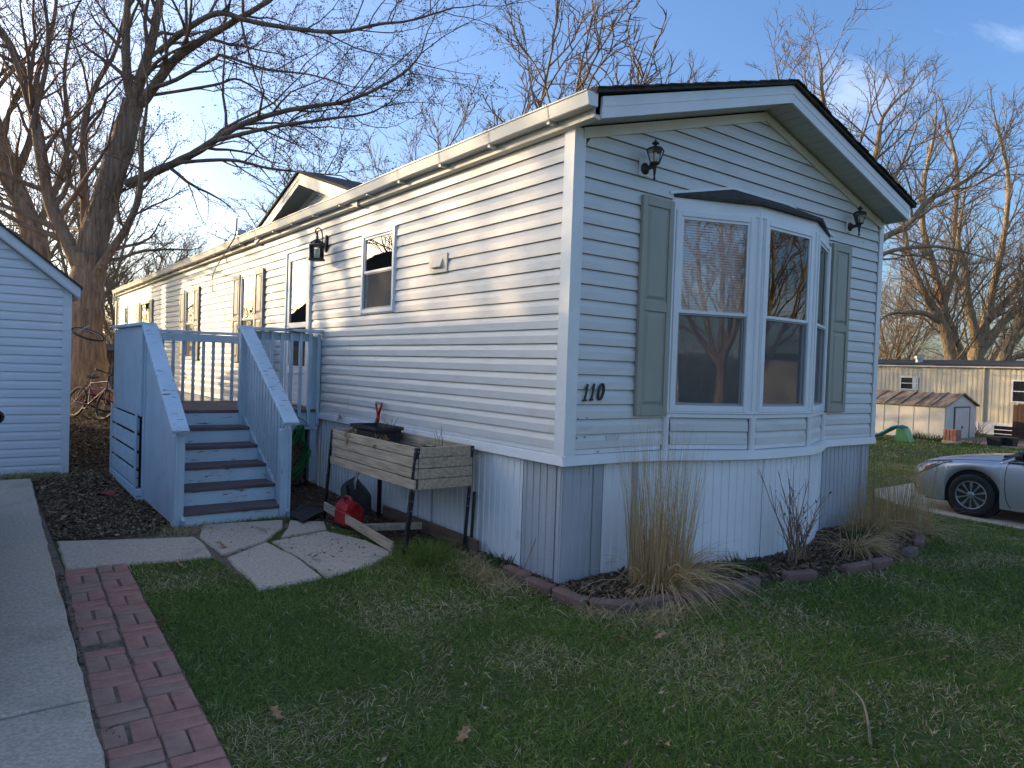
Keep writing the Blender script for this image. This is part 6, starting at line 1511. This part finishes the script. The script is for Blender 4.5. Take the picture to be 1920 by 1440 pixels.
bicycle('black bicycle leaning over right of the maroon one', (-1.02, 12.8, zb_(-1.0, 12.9) + .02), (0, math.radians(-34), math.radians(160)), blackf)
bicycle('magenta bicycle lying nearly flat beyond the other bicycles', (-.72, 13.9, zb_(-.7, 14) + .03), (0, math.radians(-50), math.radians(35)), pinkf)
bw = thing('hung_bicycle_tyre', 'bicycle wheel hung high on the maple trunk', 'wheel', (-1.35, 14.6, 2.0))
MB().ring((-1.42, 14.55, 2.02), (.25, -.35, .95), .33, .022, 30, 6).build('tyre', M['tyre'], bw, smooth=True); MB().ring((-1.42, 14.55, 2.02), (.25, -.35, .95), .30, .010, 30, 5).build('rim', M['galv'], bw, smooth=True)
MB().tube([(-1.65, 14.5, 2.05), (-1.40, 14.45, 2.22)], .012, 5).build('hook', M['galv'], bw)
# ================================================================= BED EDGING, PLANTS
bed = None
bx_ = [p for p in BED]
edg = thing('bed_edging', 'low brown edging blocks curving round the front flower bed', 'edging', (1.5, -0.8, 0))
def along(P, step):
    out = []; P = [Vector(p) for p in P]; 
    P = crom(P, 6); acc = 0; nxt = 0
    for i in range(len(P) - 1):
        a, b = P[i], P[i + 1]; Ln = (b - a).length
        while nxt <= acc + Ln:
            t = (nxt - acc) / Ln; out.append((a.lerp(b, t), (b - a).normalized())); nxt += step
        acc += Ln
    return out
BEDG = [(-0.17, 0.28), (-0.20, -0.05), (-0.19, -0.40), (-0.08, -0.60), (0.15, -0.72), (0.75, -0.80), (1.45, -0.80), (1.95, -0.92), (2.6, -1.05), (3.3, -1.02), (4.0, -0.80), (4.7, -0.45)]
for k, (p, d) in enumerate(along(BEDG, 0.31)):
    if k in (8, 10, 13): continue
    if p.x > 3.5 and k % 2: continue
    q = p + Vector((rnd.uniform(-.01, .01), rnd.uniform(-.01, .01))); a = d * .148
    lift = rnd.uniform(-.01, .012); zz = gz(q.x, q.y)
    MB().obox((q.x - a.x, q.y - a.y, zz + .025 + lift), (q.x + a.x, q.y + a.y, zz + .025 + rnd.uniform(-.01, .012)), .085, .10, ch=.014).build('edging_block', M['edger'], edg)
ribbon = M['straw2'] = tint_mat('dry_grass', [(0.0, (.24, .13, .05)), (.45, (.47, .295, .125)), (.8, (.56, .41, .21)), (1.0, (.60, .50, .34))], .75, .15)
def blades_np(base, dirs, length, width, droop, rg, nseg=5, tint=None):
    """ribbon blades: base (n,3), dirs (n,3) initial direction, arcs over with droop"""
    n = len(base); side = np.cross(dirs, np.array([0, 0, 1.0])) + rg.normal(0, .35, (n, 3)); side /= np.linalg.norm(side, axis=1, keepdims=True)
    P = base.copy(); d = dirs.copy(); rows = []
    for i in range(nseg + 1):
        w = width * (1 - (i / nseg) ** 1.5 * .9)
        rows.append(np.stack([P - side * w[:, None] * .5, P + side * w[:, None] * .5], 1))
        h = d.copy(); h[:, 2] = 0; hn = h / (np.linalg.norm(h, axis=1, keepdims=True) + 1e-6)
        d = d + (hn * .6 - np.array([0, 0, 1.0])) * (droop / nseg)[:, None] * (0.4 + i / nseg)
        d /= np.linalg.norm(d, axis=1, keepdims=True)
        P = P + d * (length / nseg)[:, None]
    V = np.stack(rows, 1).reshape(n, -1, 3); m_ = (nseg + 1) * 2
    q = np.array([[2 * i, 2 * i + 1, 2 * i + 3, 2 * i + 2] for i in range(nseg)])
    F = (np.arange(n)[:, None, None] * m_ + q[None]).reshape(-1, 4)
    t = rg.random(n) if tint is None else tint
    return V.reshape(-1, 3), F, np.repeat(t, nseg)
def join_np(parts):
    Vs = []; Fs = []; Ts = []; o = 0
    for V, F, T in parts: Vs.append(V); Fs.append(F + o); Ts.append(T); o += len(V)
    return np.concatenate(Vs), np.concatenate(Fs), np.concatenate(Ts)
def orn_grass(label, cx, cy, h, seed, n_up=420, n_arch=420, rad=.17, arch_dir=None, spreadf=1.0):
    rg = np.random.default_rng(seed); z0 = gz(cx, cy) + .03; parts = []
    a = rg.uniform(0, 2 * np.pi, n_up); r = rad * np.sqrt(rg.random(n_up)); base = np.stack([cx + r * np.cos(a), cy + r * np.sin(a), np.full(n_up, z0)], 1)
    d = np.stack([np.cos(a) * rg.uniform(0, .16, n_up) * spreadf * r / rad + rg.normal(0, .05, n_up), np.sin(a) * rg.uniform(0, .16, n_up) * spreadf * r / rad + rg.normal(0, .05, n_up), np.ones(n_up)], 1); d /= np.linalg.norm(d, axis=1, keepdims=True)
    parts.append(blades_np(base, d, h * rg.uniform(.26, 1.0, n_up) ** 1.15, rg.uniform(.0026, .0052, n_up), rg.uniform(0, .25, n_up), rg, 5, .25 + .6 * rg.random(n_up)))
    if n_arch:
        a = rg.uniform(0, 2 * np.pi, n_arch) if arch_dir is None else rg.normal(arch_dir, .9, n_arch)
        r = rad * np.sqrt(rg.random(n_arch)); base = np.stack([cx + r * np.cos(a), cy + r * np.sin(a), np.full(n_arch, z0)], 1)
        tl = rg.uniform(.35, 1.2, n_arch); d = np.stack([np.cos(a) * np.sin(tl), np.sin(a) * np.sin(tl), np.cos(tl)], 1)
        parts.append(blades_np(base, d, h * rg.uniform(.25, .62, n_arch), rg.uniform(.004, .0075, n_arch), rg.uniform(.8, 2.6, n_arch), rg, 6, .45 + .55 * rg.random(n_arch)))
    V, F, T = join_np(parts); V[:, 2] = np.maximum(V[:, 2], g(V[:, 0], V[:, 1]) + .01)
    o = np_mesh('ornamental_grass', V, F, ribbon, attr=T)
    return tag(o, label, 'grass clump', 'dead ornamental grasses in the front bed')
orn_grass('tall tan clump of dead ornamental grass left of the bay skirting', 0.60, -0.42, 1.28, 1, 820, 430, .22, arch_dir=-1.3)
orn_grass('wide tan clump of dead ornamental grass at the far bed corner', 4.55, -0.35, 1.20, 2, 620, 420, .32, spreadf=1.5)
orn_grass('smaller dead grass clump beside the far bed corner clump', 4.0, -0.30, .75, 3, 220, 260, .20, arch_dir=-2.3)
orn_grass('flattened grey heap of dead grass spilling over the bed edge', 3.05, -0.62, .80, 4, 10, 420, .16, arch_dir=-1.7)
# dead rose shrub
rs = thing('dead_shrub', 'leafless shrub with dark dried seed heads before the bay skirting', 'shrub', (2.20, -.55, 0)); r = random.Random(17); stem = MB(); heads = MB()
for k in range(26):
    a = r.uniform(0, 6.28); tl = r.uniform(.05, .62); p = Vector((2.2 + r.uniform(-.12, .12), -.58 + r.uniform(-.06, .06), .02)); d = Vector((math.cos(a) * tl * 1.3, math.sin(a) * tl * .6, 1)).normalized(); H_ = r.uniform(.3, .88); pts = [p]
    for i in range(6): d = (d + Vector((r.gauss(0, .09), r.gauss(0, .09), .03))).normalized(); pts.append(pts[-1] + d * H_ / 6)
    stem.tube(pts, [.0058 - .0006 * i for i in range(7)], 4)
    for j in range(r.randint(1, 4)):
        i = r.randint(2, 5); q = pts[i]; dd = (d + Vector((r.gauss(0, .5), r.gauss(0, .5), .2))).normalized(); ln = r.uniform(.08, .25); e = q + dd * ln; stem.tube([q, q + dd * ln * .5 + Vector((0, 0, .01)), e], [.003, .0026, .002], 3)
        if r.random() < .22: 
            for s in range(5):
                v_ = Vector((r.gauss(0, 1), r.gauss(0, 1), r.gauss(0, 1))).normalized() * .022; w_ = v_.cross(Vector((0, 0, 1))).normalized() * .007; heads.add([tuple(e - w_), tuple(e + w_), tuple(e + v_ + Vector((0, 0, .008)))], [(0, 1, 2)])
stem.build('stems', M['bark'], rs); heads.build('seed_heads', M['black'], rs)['kind'] = 'stuff'
M['shoot'] = tint_mat('green_shoots', [(0, (.018, .05, .014)), (1, (.055, .12, .03))], .55, .15)
def shoots(label, cx, cy, h, n, rad, seed, zoff=0.0):
    rg = np.random.default_rng(seed); a = rg.uniform(0, 6.28, n); r_ = rad * np.sqrt(rg.random(n)); base = np.stack([cx + r_ * np.cos(a), cy + r_ * np.sin(a), np.zeros(n)], 1); base[:, 2] = g(base[:, 0], base[:, 1]) + zoff
    d = np.stack([np.cos(a) * .35 * r_ / rad + rg.normal(0, .1, n), np.sin(a) * .35 * r_ / rad + rg.normal(0, .1, n), np.ones(n)], 1); d /= np.linalg.norm(d, axis=1, keepdims=True)
    V, F, T = blades_np(base, d, h * rg.uniform(.5, 1, n), rg.uniform(.010, .016, n) * max(1, h / .22), rg.uniform(.2, .9, n), rg, 4)
    tag(np_mesh('spring_shoots', V, F, M['shoot'], attr=T), label, 'plant', 'green spring shoots')
shoots('dark green shoots between the tall grass and the bare shrub', 1.55, -.52, .17, 90, .15, 1)
shoots('green shoots at the skirting near the planter end', -.10, .62, .15, 60, .10, 2)
shoots('green shoots right of the bare shrub in the bed', 3.55, -.45, .20, 80, .15, 3)
shoots('clump of green iris leaves beside the deck and bicycles', -1.62, 8.6, .34, 46, .22, 4)
for k, (yy, xx) in enumerate(((9.0, 26.4), (8.55, 26.35), (8.05, 26.1), (7.75, 25.9))):
    shoots(('first', 'second', 'third', 'fourth')[k] + ' dark green leafy clump from the slide along the shed', xx, yy, .36, 70, .26, 10 + k)
shoots('dark green leafy clump right of the brick stack by the shed doors', 26.3, 6.75, .26, 60, .24, 15)
br = MB(); r = random.Random(5)
for k in range(60):
    p = Vector((31.8 + r.uniform(-.4, .4), 8.9 + r.uniform(-.5, .5), -.75)); d = Vector((r.gauss(0, .5), r.gauss(0, .5), 1)).normalized(); ln = r.uniform(.4, 1.0); br.tube([p, p + d * ln * .5, p + d * ln + Vector((r.gauss(0, .1), r.gauss(0, .1), 0))], [.012, .009, .005], 3)
tag(br.build('bare_bush', M['twig']), 'small bare bush against the cream home skirting', 'bush')

# ================================================================= LAWN, LEAVES, MULCH
def sample(n, x0, x1, y0, y1, rg): return rg.uniform(x0, x1, n), rg.uniform(y0, y1, n)
def onhard(x, y):
    m = inpoly(x, y, [(-7.5, -9), (-2.96, -9), (-2.88, 6.3), (-7.5, 6.4)])
    m |= inpoly(x, y, [(-3.13, -9), (-2.75, -3.6), (-2.54, 2.03), (-2.93, 2.1)])
    for p in ([(-2.89, 3.05), (-1.93, 2.66), (-1.96, 1.97), (-2.91, 2.12)], [(-1.84, 2.64), (-1.72, 3.06), (-1.03, 2.93), (-1.42, 2.24), (-1.86, 1.95)], [(-1.85, 1.88), (-1.40, 2.18), (-1.385, 1.02), (-1.89, .95)], [(-1.385, 2.19), (-.84, 2.33), (-.64, 1.36), (-.95, 1.16), (-1.375, 1.02)]): m |= inpoly(x, y, p)
    m |= inpoly(x, y, [(0, 0), (4.6, 0), (4.6, 20.2), (0, 20.2)])
    m |= inpoly(x, y, pk)
    m |= inpoly(x, y, [(-2.9, 3.06), (-1.72, 3.08), (-.98, 2.9), (-.7, 2.72), (-.62, 1.40), (-.95, 1.17), (-1.38, 1.03), (-1.87, .97), (-1.93, 1.93), (-2.92, 2.1)])
    return m
def vis(x, y, z=0.0, pad=60):
    d = np.stack([x - CAM.x, y - CAM.y, np.full_like(x, z) - CAM.z], 1); f_, r_, u_ = np.array(_f), np.array(_r), np.array(_u)
    zc = d @ f_; zc = np.where(zc < .3, .3, zc); px_ = 960 + 1333.6 * (d @ r_) / zc; py_ = 720 - 1333.6 * (d @ u_) / zc
    return (px_ > -200) & (px_ < 2120) & (py_ < 1640) & (d @ f_ > .3), zc
def vnoise(x, y, s, seed):
    rg = np.random.default_rng(seed); G = rg.random((64, 64)); xs_, ys_ = x * s + 20, y * s + 20; i, j = np.floor(xs_).astype(int), np.floor(ys_).astype(int); fx, fy = xs_ - i, ys_ - j
    fx = fx * fx * (3 - 2 * fx); fy = fy * fy * (3 - 2 * fy); q = lambda a, b: G[a % 64, b % 64]
    return (q(i, j) * (1 - fx) + q(i + 1, j) * fx) * (1 - fy) + (q(i, j + 1) * (1 - fx) + q(i + 1, j + 1) * fx) * fy
M['grass'] = tint_mat('lawn_blades', [(0, (.060, .095, .015)), (.4, (.13, .195, .031)), (.70, (.21, .285, .054)), (.78, (.29, .25, .09)), (.90, (.50, .37, .19)), (1.0, (.64, .50, .32))], .6, .2)
rg = np.random.default_rng(4)
parts = []
def lawn_ok(x, y):
    return ~onhard(x, y) & ~inpoly(x, y, BEDPOLY) & ~inpoly(x, y, GRAVEL) & ~((x < -2.52 + .038 * (y - 1.94)) & (y < 2.2))
for (d0, d1, dens, wmin, hh) in ((0, 4.6, 8000, .0038, .052), (4.6, 7.2, 5200, .0055, .054), (7.2, 11.5, 2300, .0090, .056), (11.5, 19, 620, .018, .055), (19, 33, 130, .036, .07)):
    x0, x1, y0, y1 = -3.0, CAM.x + d1 * 1.25, CAM.y - 1.0 - d1 * .15, CAM.y + d1 * 1.2
    n = int(dens * (x1 - x0) * (y1 - y0)); n = min(n, 2200000)
    x, y = sample(n, x0, x1, y0, y1, rg)
    ok, zc = vis(x, y); ok &= (zc >= d0) & (zc < d1); x, y = x[ok], y[ok]
    k = lawn_ok(x, y); x, y = x[k], y[k]
    pat = .55 * vnoise(x, y, 1.1, 1) + .45 * vnoise(x, y, 3.7, 2); thin = vnoise(x, y, 2.1, 3)
    lit = inpoly(x, y, LITTER)
    keep = (rg.random(len(x)) < np.clip(.35 + 1.25 * pat, .25, 1)) & (~lit | ((rg.random(len(x)) < .06)))
    x, y, pat, thin = x[keep], y[keep], pat[keep], thin[keep]; n = len(x)
    if not n: continue
    base = np.stack([x, y, g(x, y) - .004], 1); a = rg.uniform(0, 6.28, n); ti = rg.uniform(.1, 1.0, n)
    dry = rg.random(n) < np.clip(.22 + 1.3 * (thin - .45), .10, .75)
    ti = np.where(dry, rg.uniform(.5, 1.45, n), ti)
    d = np.stack([np.cos(a) * np.sin(ti), np.sin(a) * np.sin(ti), np.cos(ti)], 1)
    tint = np.where(dry, rg.uniform(.76, 1.0, n), np.clip(rg.normal(.18 + .55 * pat, .14, n), 0, .72))
    near_edge = np.exp(-((x + .45) ** 2 + (y - 1.05) ** 2) / .10)
    ln = hh * rg.uniform(.55, 1.35, n) * (1 + 2.2 * near_edge)
    parts.append(blades_np(base, d, ln, np.maximum(wmin * rg.uniform(.8, 1.5, n), .003), rg.uniform(.1, 1.4, n), rg, 2, tint))
V, F, T = join_np(parts)
NBLADE = len(F) // 2
lawn = np_mesh('lawn_grass', V, F, M['grass'], attr=T); tag(lawn, 'short patchy spring lawn of green and straw blades', 'grass', kind='stuff')
# straw-coloured grass tufts where the lawn meets the bed and the planter
def tufts(pts, n, h, seed, name, label, spread=.14, lo=.76, hi=1.0, dr=(.6, 2.2)):
    rg = np.random.default_rng(seed); P = np.array(pts)[rg.integers(0, len(pts), n)] + rg.normal(0, spread, (n, 2)); a = rg.uniform(0, 6.28, n); tl = rg.uniform(.2, 1.2, n)
    ok = ~inpoly(P[:, 0], P[:, 1], [(0, 0), (4.6, 0), (4.6, 20), (0, 20)]); P, a, tl = P[ok], a[ok], tl[ok]; n = len(P)
    base = np.stack([P[:, 0], P[:, 1], g(P[:, 0], P[:, 1])], 1); d = np.stack([np.cos(a) * np.sin(tl), np.sin(a) * np.sin(tl), np.cos(tl)], 1)
    V, F, T = blades_np(base, d, h * rg.uniform(.4, 1.1, n), rg.uniform(.0035, .006, n), rg.uniform(*dr, n), rg, 4, rg.uniform(lo, hi, n))
    return tag(np_mesh(name, V, F, M['grass'], attr=T), label, 'grass', kind='stuff')
tufts([(-.30, .75), (-.34, .55), (-.36, .35), (-.38, .1), (-.25, .9), (-.2, -.62), (.1, -.85), (.4, -.9)], 2600, .16, 5, 'dry_grass', 'pale matted dry grass along the bed edge and planter', .09)
tufts([(-.62, 1.12), (-.50, 1.02), (-.58, .92), (-.42, 1.1)], 1500, .24, 6, 'tall_grass', 'tall green grass tuft at the foot of the planter leg', .07, .25, .72, (.2, 1.2))
tufts([(-2.75, 6.35), (-2.95, 6.4), (-3.1, 6.38), (-3.4, 6.4)], 900, .20, 7, 'dry_grass', 'shaggy dry grass at the foot of the garage wall', .09, .6, 1.0)
tufts([(-1.75, 2.98), (-1.85, 2.9), (-2.0, 2.95), (-1.95, 3.1)], 700, .10, 8, 'dry_grass', 'dry straw gathered at the foot of the step post', .08)
# fallen leaves and mulch: curled four-point flakes
M['litter'] = tint_mat('leaf_litter', [(0, (.05, .032, .020)), (.4, (.12, .075, .043)), (.75, (.23, .15, .085)), (.93, (.34, .24, .15)), (1, (.45, .36, .26))], .85, .05)
def flakes(x, y, size, rg, tint, zoff=.006, elong=1.7, tilt=.35):
    n = len(x); c = np.stack([x, y, g(x, y) + zoff + rg.uniform(0, .012, n)], 1); a = rg.uniform(0, 6.28, n)
    u = np.stack([np.cos(a), np.sin(a), rg.normal(0, tilt, n)], 1) * (size * elong)[:, None] * .5; v = np.stack([-np.sin(a), np.cos(a), rg.normal(0, tilt, n)], 1) * size[:, None] * .5
    bend = np.stack([np.zeros(n), np.zeros(n), rg.uniform(-.1, .5, n) * size], 1)
    V = np.stack([c - u + bend, c - v * .9, c + u + bend, c + v], 1).reshape(-1, 3); b = np.arange(n)[:, None] * 4
    F = np.concatenate([b + np.array([[0, 1, 2]]), b + np.array([[0, 2, 3]])]); return V, F, np.concatenate([tint, tint])
def scatter(poly, n, s0, s1, seed, name, label, lo=0, hi=1, avoid_hard=True, elong=1.7):
    rg = np.random.default_rng(seed); P = np.array(poly); x = rg.uniform(P[:, 0].min(), P[:, 0].max(), n * 3); y = rg.uniform(P[:, 1].min(), P[:, 1].max(), n * 3); k = inpoly(x, y, poly)
    if avoid_hard: k &= ~onhard(x, y)
    x, y = x[k][:n], y[k][:n]; n = len(x); V, F, T = flakes(x, y, rg.uniform(s0, s1, n), rg, rg.uniform(lo, hi, n) ** 1.2, elong=elong)
    return tag(np_mesh(name, V, F, M['litter'], attr=T), label, 'leaves', kind='stuff')
scatter(LITTER, 15000, .012, .042, 21, 'leaf_litter', 'brown fallen leaves covering the ground between garage and deck')
scatter([(-2.9, 3.1), (-1.85, 2.7), (-1.95, 4.5), (-2.2, 6.5), (-2.9, 6.5)], 4500, .010, .030, 22, 'leaf_litter', 'fine leaf crumbs on the dirt left of the steps')
scatter(BEDPOLY, 11000, .008, .030, 23, 'mulch', 'brown mulch and dead leaves filling the front bed', elong=2.4, hi=.95)
scatter([(-.45, 1.5), (-.15, .5), (.05, .5), (.05, 1.5)], 900, .012, .04, 28, 'mulch', 'mulch along the skirting below the planter end', elong=2.2, hi=.9)
scatter(GRAVEL, 5000, .008, .022, 24, 'gravel', 'gravel and leaf crumbs under the planter and deck', elong=1.2, hi=.97)
scatter([(-2.98, 2.0), (-2.92, 2.05), (-3.0, -3.5), (-3.10, -3.5)], 1500, .006, .022, 25, 'leaf_litter', 'leaf crumbs in the strip between drive and bricks', avoid_hard=False)
scatter([(-2.9, 2.0), (-2.5, 2.0), (-2.62, -3.5), (-3.1, -3.5)], 420, .005, .016, 26, 'leaf_litter', 'leaf crumbs lying in the brick joints', avoid_hard=False, lo=.3)
scatter([(-1.9, 1.9), (-1.8, 3.0), (-.7, 2.75), (-.65, 1.4), (-1.3, 1.1)], 360, .008, .022, 27, 'leaf_litter', 'leaf crumbs scattered over the patio slabs', avoid_hard=False)
rgl = np.random.default_rng(31); x, y = sample(13000, -2.5, 8.5, -4.5, 2.2, rgl); k = lawn_ok(x, y) & (vnoise(x, y, .9, 9) * .6 + vnoise(x, y, 2.7, 8) * .4 > .50); x, y = x[k], y[k]
V, F, T = flakes(x, y, rgl.uniform(.006, .017, len(x)), rgl, rgl.uniform(.25, .97, len(x)), .03, 2.2)
tag(np_mesh('leaf_litter', V, F, M['litter'], attr=T), 'pale leaf scraps and seed husks strewn over the lawn', 'leaves', kind='stuff')
# single oak leaves and twigs
M['oak'] = mat('oak_leaf', (.34, .185, .085), .8, .25, 30)
def oak_leaf(label, x, y, s, rz, tilt):
    P = [(0, -.6), (.12, -.45), (.30, -.42), (.16, -.22), (.42, -.08), (.20, .06), (.38, .30), (.14, .34), (0, .62), (-.14, .34), (-.36, .26), (-.20, .06), (-.44, -.10), (-.16, -.22), (-.28, -.42), (-.12, -.45)]
    mb = MB(); v = [(a * s, b * s, s * (.55 * a * a + .18 * math.sin(b * 4))) for a, b in P] + [(0, 0, 0)]
    mb.add(v, [(i, (i + 1) % 16, 16) for i in range(16)]); mb.tube([(0, -.6 * s, 0), (0.02 * s, -.9 * s, .05 * s)], .0015, 3)
    o = mb.build('oak_leaf', M['oak']); o.location = (x, y, gz(x, y) + .045); o.rotation_euler = (tilt, tilt * .6, rz); tag(o, label, 'leaf', 'dry oak leaves')
for q in (('orange oak leaf lying alone on the lawn, far right', 1.20, -2.21, .10, .6, .1), ('tan oak leaf at the bottom edge of the lawn, right of centre', -1.17, -2.0, .085, 2.9, .15), ('brown oak leaf below the bed edging corner', -.47, -1.06, .075, 1.5, .2), ('pale oak leaf just right of the one below the bed corner', -.23, -1.17, .075, 4.0, .15),
          ('tan oak leaf in the grass right of the lower brick path', -2.39, -.86, .07, .4, .2), ('small curled leaf at the bottom edge left of centre', -2.10, -1.40, .055, 2.0, .3), ('brown leaf in the grass below the left patio slab', -2.22, 1.73, .09, 1.1, .2), ('brown leaf at the right edge of the brick path', -2.57, .57, .07, 2.4, .2),
          ('brown leaf on the slab in front of the steps', -1.81, 2.17, .09, .9, .15), ('tan leaf in the middle of the right patio slab', -1.28, 1.48, .07, 3.5, .2), ('tan curled leaf in the grass near the bottom edge, centre', -1.80, -1.46, .07, 5.0, .25)):
    oak_leaf(*q)
tag(MB().tube(crom([Vector(p) for p in ((0.02, -2.20, .05), (-.06, -2.28, .045), (-.22, -2.38, .04), (-.39, -2.475, .03))], 4), [.0035, .004, .0042, .0045, .005, .005, .005, .0055, .006, .006, .0065, .007, .0075], 5).build('twig', M['twig2']), 'grey twig lying on the lawn at the lower right', 'twig')
tag(MB().tube(((-1.39, -1.71, .04), (-1.2, -1.67, .05), (-1.045, -1.64, .04)), [.002, .002, .0015], 4).build('twig', M['straw']), 'thin straw stalk lying on the lawn, bottom centre', 'twig')
tag(MB().tube(((.35, -2.02, .04), (.75, -2.12, .05), (1.15, -2.19, .04)), [.002, .002, .0015], 4).build('twig', M['straw']), 'long straw stalk on the lawn beside the orange leaf', 'twig')
tag(MB().tube(((-.02, .40, .02), (.02, .30, .30), (.04, .24, .42)), [.003, .003, .002], 4).build('dry_stalk', M['straw']), 'single dry stalk leaning on the skirting near the corner', 'stalk')
